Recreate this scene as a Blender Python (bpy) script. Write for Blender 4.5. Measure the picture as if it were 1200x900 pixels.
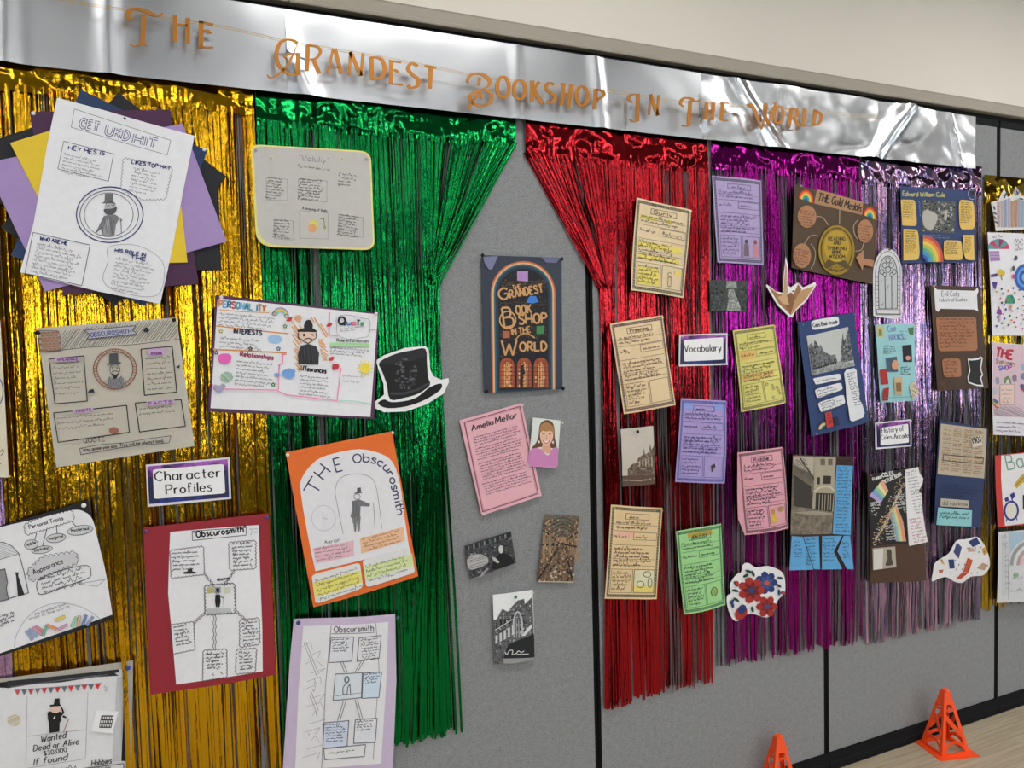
import bpy, bmesh, math, random
from mathutils import Vector, Matrix, noise
from mathutils.geometry import tessellate_polygon

for o in list(bpy.data.objects):
    bpy.data.objects.remove(o)
scene = bpy.context.scene
COL = scene.collection

# ------------------------------------------------------------------ camera
FPX = 900.0                      # focal length for a 1200 x 900 frame
YAW, PITCH, ROLL = 0.42664, -0.04869, -0.02566
CAM = Vector((0.0, -2.115, 1.640))
_f = Vector((math.sin(YAW) * math.cos(PITCH), math.cos(YAW) * math.cos(PITCH), math.sin(PITCH)))
_r = Vector((math.cos(YAW), -math.sin(YAW), 0.0))
_u = _r.cross(_f)
RIGHT = _r * math.cos(ROLL) + _u * math.sin(ROLL)
UP = -_r * math.sin(ROLL) + _u * math.cos(ROLL)
FWD = _f
cd = bpy.data.cameras.new('camera')
cd.sensor_fit = 'HORIZONTAL'
cd.sensor_width = 36.0
cd.lens = 36.0 * FPX / 1200.0
cd.clip_start = 0.05
cam = bpy.data.objects.new('camera', cd)
COL.objects.link(cam)
M3 = Matrix((RIGHT, UP, -FWD)).transposed()
cam.matrix_world = Matrix.Translation(CAM) @ M3.to_4x4()
scene.camera = cam

# ------------------------------------------------------------------ world, light level
w = bpy.data.worlds.new('world')
scene.world = w
w.use_nodes = True
w.node_tree.nodes['Background'].inputs[0].default_value = (0.75, 0.85, 1.0, 1)
w.node_tree.nodes['Background'].inputs[1].default_value = 0.4
vs = scene.view_settings
vs.view_transform = 'Standard'
vs.look = 'None'
vs.gamma = 1.0
vs.use_curve_mapping = False
vs.exposure = 0.06
PANEL_LIGHT = 22.5                # emission of the unseen, added ceiling panels
WINDOW_LIGHT = 8.0               # glow of the unseen window panes, invented for light and foil reflections


# ------------------------------------------------------------------ helpers
def lin(c):
    if isinstance(c, str):
        c = c.lstrip('#')
        c = [int(c[i:i + 2], 16) / 255 for i in (0, 2, 4)]
    return tuple((v / 12.92 if v <= .04045 else ((v + .055) / 1.055) ** 2.4) for v in c) + (1.0,)


MATS = {}


def new_mat(name):
    m = bpy.data.materials.new(name)
    m.use_nodes = True
    return m, m.node_tree.nodes, m.node_tree.links, m.node_tree.nodes['Principled BSDF']


def paper(c, rough=0.75, var=0.06, scale=60.0):
    """matt paper or card with a faint fibre mottling"""
    k = ('paper', c, rough, var)
    if k in MATS:
        return MATS[k]
    m, n, l, b = new_mat('paper_' + c.strip('#'))
    tc = n.new('ShaderNodeTexCoord')
    nz = n.new('ShaderNodeTexNoise')
    nz.inputs['Scale'].default_value = scale
    nz.inputs['Detail'].default_value = 3
    l.new(tc.outputs['Object'], nz.inputs['Vector'])
    mx = n.new('ShaderNodeMix')
    mx.data_type = 'RGBA'
    L = lin(c)
    mx.inputs[6].default_value = tuple(v * (1 - var) for v in L[:3]) + (1,)
    mx.inputs[7].default_value = tuple(min(1, v * (1 + var)) for v in L[:3]) + (1,)
    l.new(nz.outputs['Fac'], mx.inputs[0])
    l.new(mx.outputs[2], b.inputs['Base Color'])
    b.inputs['Roughness'].default_value = rough
    bp = n.new('ShaderNodeBump')
    bp.inputs['Strength'].default_value = 0.12
    bp.inputs['Distance'].default_value = 0.002
    nz2 = n.new('ShaderNodeTexNoise')
    nz2.inputs['Scale'].default_value = 22
    l.new(tc.outputs['Object'], nz2.inputs['Vector'])
    l.new(nz2.outputs['Fac'], bp.inputs['Height'])
    l.new(bp.outputs['Normal'], b.inputs['Normal'])
    MATS[k] = m
    return m


def plain(c, rough=0.5, metal=0.0):
    k = ('plain', c, rough, metal)
    if k in MATS:
        return MATS[k]
    m, n, l, b = new_mat('plain_' + c.strip('#'))
    b.inputs['Base Color'].default_value = lin(c)
    b.inputs['Roughness'].default_value = rough
    b.inputs['Metallic'].default_value = metal
    if sum(lin(c)[:3]) < .06:
        b.inputs['Specular IOR Level'].default_value = .15
    MATS[k] = m
    return m


def photo_mat(a, b_, scale, stretch=(1, 1, 1)):
    """mottled two-tone photographic print"""
    k = ('photo', a, b_, scale, stretch)
    if k in MATS:
        return MATS[k]
    m, n, l, b = new_mat('print_tone')
    tc = n.new('ShaderNodeTexCoord')
    mp = n.new('ShaderNodeMapping')
    mp.inputs['Scale'].default_value = stretch
    nz = n.new('ShaderNodeTexNoise')
    nz.inputs['Scale'].default_value = scale
    nz.inputs['Detail'].default_value = 5
    nz.inputs['Roughness'].default_value = 0.75
    rp = n.new('ShaderNodeValToRGB')
    rp.color_ramp.elements[0].position = 0.38
    rp.color_ramp.elements[1].position = 0.62
    rp.color_ramp.elements[0].color = lin(a)
    rp.color_ramp.elements[1].color = lin(b_)
    l.new(tc.outputs['Object'], mp.inputs['Vector'])
    l.new(mp.outputs['Vector'], nz.inputs['Vector'])
    l.new(nz.outputs['Fac'], rp.inputs['Fac'])
    l.new(rp.outputs['Color'], b.inputs['Base Color'])
    b.inputs['Roughness'].default_value = 0.4
    MATS[k] = m
    return m


def foil(name, c, rough=0.16, bump=0.5, c2=None, scale=(160, 160, 40)):
    m, n, l, b = new_mat(name)
    b.inputs['Metallic'].default_value = 1.0
    b.inputs['Roughness'].default_value = rough
    tc = n.new('ShaderNodeTexCoord')
    mp = n.new('ShaderNodeMapping')
    mp.inputs['Scale'].default_value = scale
    nz = n.new('ShaderNodeTexNoise')
    nz.inputs['Scale'].default_value = 1.0
    nz.inputs['Detail'].default_value = 3
    l.new(tc.outputs['Object'], mp.inputs['Vector'])
    l.new(mp.outputs['Vector'], nz.inputs['Vector'])
    bp = n.new('ShaderNodeBump')
    bp.inputs['Strength'].default_value = bump
    bp.inputs['Distance'].default_value = 0.003
    l.new(nz.outputs['Fac'], bp.inputs['Height'])
    l.new(bp.outputs['Normal'], b.inputs['Normal'])
    if c2:
        nz2 = n.new('ShaderNodeTexNoise')
        nz2.inputs['Scale'].default_value = 14.0
        nz2.inputs['Detail'].default_value = 2
        l.new(tc.outputs['Object'], nz2.inputs['Vector'])
        rp = n.new('ShaderNodeValToRGB')
        rp.color_ramp.elements[0].position = 0.35
        rp.color_ramp.elements[1].position = 0.65
        rp.color_ramp.elements[0].color = lin(c)
        rp.color_ramp.elements[1].color = lin(c2)
        l.new(nz2.outputs['Fac'], rp.inputs['Fac'])
        l.new(rp.outputs['Color'], b.inputs['Base Color'])
    else:
        b.inputs['Base Color'].default_value = lin(c)
    return m


def P(px, py, d=0.0):
    """the point of the plane d metres in front of the wall seen at a photograph pixel"""
    v = RIGHT * ((px - 600) / FPX) - UP * ((py - 450) / FPX) + FWD
    return CAM + v * ((-d - CAM.y) / v.y)


def PF(px, py, z=0.0):
    v = RIGHT * ((px - 600) / FPX) - UP * ((py - 450) / FPX) + FWD
    return CAM + v * ((z - CAM.z) / v.z)


def tag(o, label=None, cat=None, group=None, kind=None):
    for k, v in (('label', label), ('category', cat), ('group', group), ('kind', kind)):
        if v:
            o[k] = v
    return o


def empty(name, loc=(0, 0, 0), rz=0.0):
    o = bpy.data.objects.new(name, None)
    o.empty_display_size = 0.05
    COL.objects.link(o)
    o.location = loc
    o.rotation_euler = (0, 0, rz)
    return o


def mesh_obj(name, verts, faces, mat, parent=None, smooth=False, loc=None):
    me = bpy.data.meshes.new(name)
    me.from_pydata([tuple(v) for v in verts], [], faces)
    if smooth:
        me.polygons.foreach_set('use_smooth', [True] * len(me.polygons))
    me.materials.append(mat)
    me.update()
    o = bpy.data.objects.new(name, me)
    COL.objects.link(o)
    if parent:
        o.parent = parent
    if loc is not None:
        o.location = loc
    return o


class MB:
    """collects boxes and prisms into one mesh"""
    def __init__(s):
        s.v, s.f = [], []

    def box(s, x0, x1, y0, y1, z0, z1):
        b = len(s.v)
        s.v += [(x, y, z) for z in (z0, z1) for y in (y0, y1) for x in (x0, x1)]
        for q in ((0, 2, 3, 1), (4, 5, 7, 6), (0, 1, 5, 4), (2, 6, 7, 3), (0, 4, 6, 2), (1, 3, 7, 5)):
            s.f.append([b + i for i in q])
        return s

    def prism(s, prof, x0, x1):
        """profile of (y, z) points swept along x"""
        b, n = len(s.v), len(prof)
        for x in (x0, x1):
            s.v += [(x, y, z) for y, z in prof]
        s.f.append([b + i for i in range(n)])
        s.f.append([b + n + i for i in reversed(range(n))])
        for i in range(n):
            j = (i + 1) % n
            s.f.append([b + i, b + n + i, b + n + j, b + j])
        return s

    def bar(s, a, b_, w, t, nrm):
        """a flat bar from a to b, w wide, t thick along nrm"""
        a, b_, nrm = Vector(a), Vector(b_), Vector(nrm).normalized()
        d = (b_ - a).normalized()
        e = d.cross(nrm).normalized() * (w / 2)
        k = len(s.v)
        for p in (a, b_):
            for q in (e, -e):
                s.v += [tuple(p + q), tuple(p + q - nrm * t)]
        for q in ((0, 2, 3, 1), (4, 5, 7, 6), (0, 1, 5, 4), (2, 6, 7, 3), (0, 4, 6, 2), (1, 3, 7, 5)):
            s.f.append([k + i for i in q])
        return s

    def build(s, name, mat, parent=None, bevel=0.0, smooth=False):
        o = mesh_obj(name, s.v, s.f, mat, parent, smooth)
        bm = bmesh.new()
        bm.from_mesh(o.data)
        bmesh.ops.recalc_face_normals(bm, faces=bm.faces)
        if bevel:
            bmesh.ops.bevel(bm, geom=bm.edges[:], offset=bevel, segments=2, affect='EDGES', profile=0.5)
        bm.to_mesh(o.data)
        bm.free()
        return o


# ------------------------------------------------------------------ the setting
X0, X1, YB, ZC = -5.0, 9.0, -6.5, 3.25


def felt():
    m, n, l, b = new_mat('grey_felt')
    tc = n.new('ShaderNodeTexCoord')
    a = n.new('ShaderNodeTexNoise')
    a.inputs['Scale'].default_value = 300
    a.inputs['Detail'].default_value = 6
    a.inputs['Roughness'].default_value = 0.8
    c = n.new('ShaderNodeTexNoise')
    c.inputs['Scale'].default_value = 60
    c.inputs['Detail'].default_value = 4
    ad = n.new('ShaderNodeMath')
    ad.operation = 'MULTIPLY_ADD'
    ad.inputs[1].default_value = 0.15
    l.new(tc.outputs['Object'], a.inputs['Vector'])
    l.new(tc.outputs['Object'], c.inputs['Vector'])
    l.new(c.outputs['Fac'], ad.inputs[0])
    l.new(a.outputs['Fac'], ad.inputs[2])
    rp = n.new('ShaderNodeValToRGB')
    rp.color_ramp.elements[0].position = 0.36
    rp.color_ramp.elements[1].position = 0.79
    rp.color_ramp.elements[0].color = lin('#525354')
    rp.color_ramp.elements[1].color = lin('#b3b4b5')
    l.new(ad.outputs[0], rp.inputs['Fac'])
    l.new(rp.outputs['Color'], b.inputs['Base Color'])
    b.inputs['Roughness'].default_value = 0.95
    b.inputs['Specular IOR Level'].default_value = 0.1
    bp = n.new('ShaderNodeBump')
    bp.inputs['Strength'].default_value = 0.3
    bp.inputs['Distance'].default_value = 0.002
    l.new(a.outputs['Fac'], bp.inputs['Height'])
    l.new(bp.outputs['Normal'], b.inputs['Normal'])
    return m


def wood(name='vinyl_plank'):
    m, n, l, b = new_mat(name)
    tc = n.new('ShaderNodeTexCoord')
    oi = n.new('ShaderNodeObjectInfo')
    mp = n.new('ShaderNodeMapping')
    mp.inputs['Scale'].default_value = (1.1, 16, 1)
    ad = n.new('ShaderNodeVectorMath')
    ad.operation = 'ADD'
    cm = n.new('ShaderNodeCombineXYZ')
    ml = n.new('ShaderNodeMath')
    ml.operation = 'MULTIPLY'
    ml.inputs[1].default_value = 37.0
    l.new(oi.outputs['Random'], ml.inputs[0])
    l.new(ml.outputs[0], cm.inputs['X'])
    l.new(ml.outputs[0], cm.inputs['Y'])
    l.new(tc.outputs['Object'], mp.inputs['Vector'])
    l.new(mp.outputs['Vector'], ad.inputs[0])
    l.new(cm.outputs['Vector'], ad.inputs[1])
    a = n.new('ShaderNodeTexNoise')
    a.inputs['Scale'].default_value = 1.6
    a.inputs['Detail'].default_value = 6
    a.inputs['Roughness'].default_value = 0.65
    a.inputs['Distortion'].default_value = 1.2
    l.new(ad.outputs[0], a.inputs['Vector'])
    wv = n.new('ShaderNodeTexWave')
    wv.bands_direction = 'Y'
    wv.inputs['Scale'].default_value = 0.9
    wv.inputs['Distortion'].default_value = 6
    wv.inputs['Detail'].default_value = 3
    l.new(ad.outputs[0], wv.inputs['Vector'])
    mx = n.new('ShaderNodeMath')
    mx.operation = 'MULTIPLY_ADD'
    mx.inputs[1].default_value = 0.12
    l.new(wv.outputs['Fac'], mx.inputs[0])
    l.new(a.outputs['Fac'], mx.inputs[2])
    rp = n.new('ShaderNodeValToRGB')
    e = rp.color_ramp.elements
    e[0].position, e[1].position = 0.35, 0.95
    e[0].color, e[1].color = lin('#a39379'), lin('#d2c5ab')
    l.new(mx.outputs[0], rp.inputs['Fac'])
    l.new(rp.outputs['Color'], b.inputs['Base Color'])
    b.inputs['Roughness'].default_value = 0.45
    return m


FELT = felt()
WOOD = wood()
BLACK = plain('#0b0b0c', 0.7)
WALLP = paper('#e4ddd0', 0.8, 0.02, 4)
WHITE = paper('#9a9b9c', 0.8, 0.02, 4)
FARWALL = paper('#35322f', 0.8, 0.05, 4)

# wall made of felt panels, black edge strips between them
wl = empty('wall_back', (0, 0, 0))
tag(wl, 'grey felt folding partition wall with black seams', kind='structure')
SEAMS = [-1.762, -0.762, 0.238, 1.238, 2.239, 3.231, 4.231, 5.23]
ZP0, ZP1 = 0.063, 2.505
for i in range(len(SEAMS) - 1):
    MB().box(SEAMS[i] + .0125, SEAMS[i + 1] - .0125, 0.0, 0.05, ZP0, ZP1).build('felt_panel', FELT, wl, bevel=0.002)
for x in SEAMS[1:-1]:
    s = MB()
    s.box(x - .0118, x - .0015, 0.001, 0.05, ZP0, ZP1)
    s.box(x + .0015, x + .0118, 0.001, 0.05, ZP0, ZP1)
    s.box(x - .0015, x + .0015, 0.008, 0.05, ZP0, ZP1)
    s.build('seam_strip', BLACK, wl)
for i in range(len(SEAMS) - 1):
    MB().box(SEAMS[i] + .003, SEAMS[i + 1] - .003, -0.004, 0.05, ZP1, 2.532).build('top_rail', plain('#101113', .7), wl, bevel=.001)
tag(MB().box(X0, X1, 0.05, 0.07, 0.0, 2.70).build('wall_core', BLACK), kind='structure')
bb = empty('baseboard_back')
tag(bb, kind='structure')
for i in range(len(SEAMS) - 1):
    a = MB()
    a.prism([(0.05, 0.0), (-0.014, 0.0), (-0.014, 0.026), (-0.009, 0.030), (-0.009, 0.062), (0.05, 0.062)],
            SEAMS[i] + .002, SEAMS[i + 1] - .002)
    a.build('skirting', plain('#19191b', .85), bb)
# aluminium pelmet under a plaster bulkhead
pm = empty('trim_1')
tag(pm, 'taupe aluminium ceiling track trim above the partition', kind='structure')
prof = [(0.05, 2.548), (-0.030, 2.548), (-0.032, 2.551), (-0.032, 2.558), (-0.028, 2.561), (-0.028, 2.588), (-0.030, 2.592),
        (-0.010, 2.594), (0.05, 2.594)]
for xa, xb in ((X0, -2.2), (-2.198, 0.339), (0.341, 3.95), (3.952, X1)):
    MB().prism(prof, xa, xb).build('track_length', plain('#a39b8d', .6, 0.0), pm)
tag(MB().box(X0, X1, -0.004, 0.05, 2.532, 2.548).build('trim_2', plain('#0d0d0e', .6)), kind='structure')
tag(MB().box(X0, X1, 0.0, 0.07, 2.594, ZC).build('wall_bulkhead', WALLP), kind='structure')

# floor of vinyl planks
fl = empty('floor')
tag(fl, 'light oak vinyl plank floor', kind='structure')
MB().box(X0, X1, YB, 0.05, -0.05, -0.004).build('floor_slab', plain('#6d604d', .8), fl)
rnd = random.Random(4)
pw, plen = 0.18, 1.22
strip = MB()
row = 0
y = -0.016
while y > YB + .05:
    y0 = max(y - pw, YB)
    xx = X0 - (row * 0.47) % plen
    while xx < X1:
        a, b_ = max(xx, X0), min(xx + plen, X1)
        if b_ > a:
            if a < 4.6 and b_ > 1.0 and y > -1.5:
                MB().box(a + .0004, b_ - .0004, y0 + .0004, y - .0004, -0.004, 0.0).build('plank', WOOD, fl)
            else:
                strip.box(a + .0004, b_ - .0004, y0 + .0004, y - .0004, -0.004, 0.0)
        xx += plen
    y -= pw
    row += 1
tag(strip.build('plank_field', WOOD, fl), kind='stuff')

tag(MB().box(X0, X1, YB, -2.95, -0.004, 0.005).build('floor_added_carpet', paper('#2e2f33', .95, .15, 90)), kind='structure')  # invented carpet, out of view, darkens what the foil mirrors

# unseen rest of the hall, behind the camera; dark tones chosen for foil reflections
tag(MB().box(X0, X1, YB, 0.07, ZC, ZC + .05).build('ceiling', WHITE), kind='structure')
tag(MB().box(X0 - .1, X0, YB, 0.07, 0, ZC).build('wall_left', FARWALL), kind='structure')


def wall_with_windows(name, horizontal, at, lo, hi, wins, z0, z1):
    m = MB()
    def seg(a, b, za, zb):
        if horizontal:
            m.box(a, b, at - .1, at, za, zb)
        else:
            m.box(at, at + .1, a, b, za, zb)
    seg(lo, hi, 0, z0)
    seg(lo, hi, z1, ZC)
    edges = [lo] + [v for ab in wins for v in ab] + [hi]
    for i in range(0, len(edges), 2):
        seg(edges[i], edges[i + 1], z0, z1)
    tag(m.build(name, FARWALL), kind='structure')


def emit(name, c, s):
    m, n, l, b = new_mat(name)
    b.inputs['Base Color'].default_value = (.8, .8, .8, 1)
    b.inputs['Emission Color'].default_value = c + (1,)
    b.inputs['Emission Strength'].default_value = s
    return m


GLASS = emit('added_window_glow', (0.86, 0.94, 1.0), WINDOW_LIGHT)
PANEL = emit('lit_diffuser', (1.0, 0.98, 0.955), PANEL_LIGHT)
FRAME = plain('#3a3d42', .4)
wn = 0


def window(horizontal, at, a, b, z0, z1):  # unseen glowing window, invented and placed for the foil reflections
    global wn
    wn += 1
    r = tag(empty('window_%d' % wn), kind='structure')
    g, f = MB(), MB()
    mid = (a + b) / 2
    for p, q in ((a, mid), (mid, b)):
        if horizontal:
            MB().box(p + .03, q - .03, at - .06, at - .05, z0 + .04, z1 - .04).build('pane', GLASS, r)
        else:
            MB().box(at + .05, at + .06, p + .03, q - .03, z0 + .04, z1 - .04).build('pane', GLASS, r)
    for p, q, za, zb in ((a, b, z0, z0 + .05), (a, b, z1 - .05, z1), (a, a + .05, z0, z1), (b - .05, b, z0, z1), (mid - .03, mid + .03, z0, z1)):
        if horizontal:
            f.box(p, q, at - .08, at - .02, za, zb)
        else:
            f.box(at + .02, at + .08, p, q, za, zb)
    f.build('window_frame', FRAME, r)


WB = [(-3.6, -2.2), (0.5, 1.9), (4.2, 5.6)]
wall_with_windows('wall_front', True, YB, X0, X1, WB, 0.95, 2.45)
for a, b in WB:
    window(True, YB, a, b, 0.95, 2.45)
WR = [(-2.6, -1.2)]
wall_with_windows('wall_right', False, X1, YB, 0.07, WR, 0.95, 2.45)
for a, b in WR:
    window(False, X1, a, b, 0.95, 2.45)
# unseen lit ceiling panels, added for the light level and foil glints
for i, x in enumerate((-3.4, -1.2, 1.0, 3.2, 5.4, 7.6)):
    for j, y in enumerate((-1.15, -3.75, -5.6)):
        r = tag(empty('added_ceiling_light', (x, y, ZC)), 'unseen flat lit ceiling panel light in pale metal frame, added to light the hall', 'ceiling light', 'unseen panel lights added to the hall ceiling')
        MB().box(-.6, .6, -.1, .1, -.02, -.012).build('diffuser', PANEL, r)
        f = MB()
        f.box(-.62, .62, .1, .12, -.025, 0).box(-.62, .62, -.12, -.1, -.025, 0)
        f.box(-.62, -.6, -.1, .1, -.025, 0).box(.6, .62, -.1, .1, -.025, 0)
        f.build('frame', plain('#d8d8d8', .4), r)

# ------------------------------------------------------------------ foil fringe curtains
def crumple(x, z, k, amp, seed):
    v = Vector((x * k + seed * 7.3, z * k * 1.2, seed * 3.1))
    a = abs(noise.noise(v)) + 0.4 * abs(noise.noise(v * 2.3)) + .05 * abs(noise.noise(v * 5.7))
    return amp * a


HEAD = {}


def header(root, mat, xa, xb, ztop, zbot, seed, d=0.008, amp=0.010, slant=(0, 0)):
    nx, nz = max(24, int((xb - xa) / .006)), 22
    V, F = [], []
    for j in range(nz + 1):
        for i in range(nx + 1):
            u, v = i / nx, j / nz
            x = xa + (xb - xa) * u + slant[0] * v * (1 - u) + slant[1] * v * u
            z = ztop + (zbot - ztop) * v + (0.008 * noise.noise(Vector((x * 30, seed, 0))) if j == nz else 0)
            vert = 0.0012 * math.sin(x * 210 + seed + 1.5 * noise.noise(Vector((x * 9, seed, 5)))) * v
            V.append((x, -(d + crumple(x, z, 7, amp, seed) + vert), z))
    for j in range(nz):
        for i in range(nx):
            a = j * (nx + 1) + i
            F.append((a, a + 1, a + nx + 2, a + nx + 1))
    if mat.name not in HEAD:
        h = mat.copy()
        h.name = mat.name + '_header'
        for n in h.node_tree.nodes:
            if n.type == 'BUMP':
                n.inputs['Strength'].default_value = .12
            if n.type == 'MAPPING':
                n.inputs['Scale'].default_value = (30, 30, 30)
            if n.type == 'BSDF_PRINCIPLED':
                n.inputs['Roughness'].default_value = .1
        HEAD[mat.name] = h
    return mesh_obj('header_band', V, F, HEAD[mat.name], root, True)


def strip_path(pts, n):
    """resample a list of (x, z) so that it has n + 1 points evenly along z index, smoothed"""
    out = []
    seg = len(pts) - 1
    for i in range(n + 1):
        t = i / n * seg
        k = min(int(t), seg - 1)
        f = t - k
        p0, p1, p2, p3 = pts[max(k - 1, 0)], pts[k], pts[k + 1], pts[min(k + 2, seg)]
        q = []
        for c in (0, 1):
            q.append(0.5 * (2 * p1[c] + (p2[c] - p0[c]) * f + (2 * p0[c] - 5 * p1[c] + 4 * p2[c] - p3[c]) * f * f +
                            (3 * p1[c] - p0[c] - 3 * p2[c] + p3[c]) * f ** 3))
        out.append(q)
    return out


def foil_strip(root, mat, pts, width, d, r, creases=(), twist=0.55, n=34, ends=0.0):
    path = strip_path(pts, n)
    x0 = pts[0][0]
    ph = [5 * noise.noise(Vector((x0 * 11, k * 7.1, 2.5))) + r.gauss(0, .5) for k in range(4)]
    a0 = 1.1 * noise.noise(Vector((x0 * 24, 3.3, 9.1))) + r.gauss(0, 0.22)
    V, F = [], []
    cj = r.gauss(0, .008)
    cg = r.uniform(.002, .007)
    for i, (x, z) in enumerate(path):
        s = i / n
        a = a0 + twist * (0.6 * math.sin(3.1 * s * 2 + ph[0]) + 0.35 * math.sin(9 * s + ph[1]) + .25 * math.sin(23 * s + ph[2]))
        yd = d + 0.003 * math.sin(11 * s + ph[3])
        tl = 0.0
        for zc in creases:
            g = math.exp(-((z - zc - cj) / .014) ** 2)
            yd += cg * g
        wv = width * (1 - .25 * s * ends)
        c, sn = math.cos(a), math.sin(a)
        for k, e in ((-1, 0), (0, 0.0012), (1, 0)):
            V.append((x + k * wv / 2 * c, -(yd + e) - k * wv / 2 * sn * .8, z + 0.0004 * k * r.uniform(-1, 1)))
    for i in range(n):
        for k in (0, 1):
            a = i * 3 + k
            F.append((a, a + 3, a + 4, a + 1))
    return mesh_obj('foil_strip', V, F, mat, root, True)


def clump(x, r_seed, amt):
    return amt * (noise.noise(Vector((x * 34, r_seed, 0))) + .5 * noise.noise(Vector((x * 85, r_seed, 3))))


def curtain(label, mats, xa, xb, ztop, zhead, zbot, n, seed, width=.0085, creases=(), tied=None, slope=0.0, hd=None,
            bunch=0.018, hslant=(0, 0), twist=.6, amp=.010, path_fn=None):
    r = random.Random(seed)
    root = tag(empty('foil_curtain', ((xa + xb) / 2, 0, 0)), label, 'foil curtain', 'foil fringe curtains on the partition')
    base = Vector(root.location)
    root.location = (0, 0, 0)
    made = [header(root, mats[0], hd[0] if hd else xa, hd[1] if hd else xb, ztop, zhead - .004, seed, slant=hslant, amp=amp)]
    for i in range(n):
        u = (i + r.uniform(.2, .8)) / n
        x = xa + (xb - xa) * u
        zb = (zbot[0] + (zbot[1] - zbot[0]) * u if isinstance(zbot, tuple) else zbot) + r.uniform(-.012, .018)
        zs = zhead + .012
        dx = clump(x, seed, bunch)
        pts = path_fn(u, x, zs, zb, r) if path_fn else None
        if pts is None:
            L = zs - zb
            pts = [(x, zs), (x + dx * .25, zs - L * .25), (x + dx * .6 + r.gauss(0, .001), zs - L * .5),
                   (x + dx * .9 + r.gauss(0, .0015), zs - L * .75), (x + dx + r.gauss(0, .002), zb)]
        d = 0.006 + (i % 3) * 0.0035 + r.uniform(0, .002)
        made.append(foil_strip(root, r.choice(mats), pts, width * r.uniform(.65, 1.2), d, r, creases, twist))
    root.location = (base.x, 0, min(zbot) if isinstance(zbot, tuple) else zbot)
    off = Vector(root.location)
    for o in made:
        for v in o.data.vertices:
            v.co -= off
    return root


GOLD = foil('gold_foil', '#d8a520', .16, .5)
GREEN = foil('green_foil', '#107739', .16, .5)
RED = foil('red_foil', '#a42128', .16, .5)
MAG = foil('magenta_foil', '#841671', .16, .5)
LAV = [foil('lavender_foil', '#7d719c', .16, .5, '#b58aa6'), foil('lilac_foil', '#676189', .16, .5, '#8f7b9e'),
       foil('pink_foil', '#cf9fb6', .18, .5, '#a58fb4')]
OLD = foil('old_gold_foil', '#b8941f', .16, .5)
LILAC = foil('lilac_left_foil', '#cfa6d4', .25, .3)
ZT = 2.33                       # top edge of the curtains, behind the banner


def wx(px, py):
    return P(px, py).x


def wz(px, py):
    return P(px, py).z


curtain('gold foil fringe curtain at the left, under the big fan-backed poster', [GOLD], -.62, 0.244, ZT, wz(150, 120), wz(300, 985), 150, 11,
        width=.0095, creases=(wz(150, 225), wz(150, 445), wz(150, 640)), bunch=.017)
GT = P(512, 330)


def green_path(u, x, zs, zb, r):
    xe = wx(508, 300)
    if x < xe - .012:
        return None
    k = (x - xe) / (wx(604, 150) - xe)
    tx = GT.x - .03 * (1 - k) * .8 + r.uniform(-.004, .004)
    tz = GT.z + r.uniform(-.012, .012)
    xb = wx(470 + 70 * r.random(), 860)
    return [(x, zs), (x + (tx - x) * .35, zs + (tz - zs) * .35), (x + (tx - x) * .7, zs + (tz - zs) * .7), (x + (tx - x) * .93, zs + (tz - zs) * .93), (tx, tz - .01),
            (tx + (xb - tx) * .1, tz + (zb - tz) * .12), (tx + (xb - tx) * .3, tz + (zb - tz) * .35), (tx + (xb - tx) * .75, tz + (zb - tz) * .7), (xb, zb)]


curtain('green foil fringe curtain tied back on its right side', [GREEN], 0.25, wx(603, 150), ZT, wz(430, 158), wz(500, 862), 135, 23,
        creases=(wz(440, 250), wz(440, 330), wz(440, 560)), path_fn=green_path, bunch=.017)
RT = P(702, 342)


def red_path(u, x, zs, zb, r):
    xe = wx(702, 342)
    if x > xe + .06:
        return None
    k = (xe + .06 - x) / (xe + .06 - wx(613, 150))
    tx = RT.x + .05 * (1 - k) + r.uniform(-.004, .004)
    tz = RT.z + r.uniform(-.01, .01)
    xb = wx(707 + 24 * r.random(), 800)
    return [(x, zs), (x + (tx - x) * .35, zs + (tz - zs) * .35), (x + (tx - x) * .7, zs + (tz - zs) * .7), (x + (tx - x) * .93, zs + (tz - zs) * .93), (tx, tz - .01),
            (tx + (xb - tx) * .1, tz + (zb - tz) * .12), (tx + (xb - tx) * .35, tz + (zb - tz) * .35), (tx + (xb - tx) * .75, tz + (zb - tz) * .7), (xb, zb)]


curtain('red foil fringe curtain tied back on its left side', [RED], wx(613, 150), wx(828, 250), ZT, wz(740, 195), (wz(715, 826), wz(835, 795)), 130, 31,
        creases=(wz(760, 270), wz(760, 400), wz(760, 560)), path_fn=red_path, bunch=.017)
curtain('magenta foil fringe curtain between the red and lavender ones', [MAG], wx(832, 250), wx(1004, 250), ZT, wz(915, 205), (wz(840, 780), wz(1003, 750)), 105, 47,
        creases=(wz(915, 300), wz(915, 420), wz(915, 590)), bunch=.017)
curtain('iridescent lavender and pink foil fringe curtain', LAV, wx(1007, 250), wx(1147, 250), ZT, wz(1075, 222), (wz(1016, 752), wz(1150, 722)), 95, 59,
        creases=(wz(1075, 320), wz(1075, 480), wz(1075, 690)), bunch=.012, twist=.8)
curtain('dark gold foil fringe curtain at the right edge', [OLD], wx(1151, 250), 3.75, ZT - .03, wz(1175, 240), wz(1160, 712), 75, 67,
        creases=(wz(1175, 330), wz(1175, 520)), bunch=.012)
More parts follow.
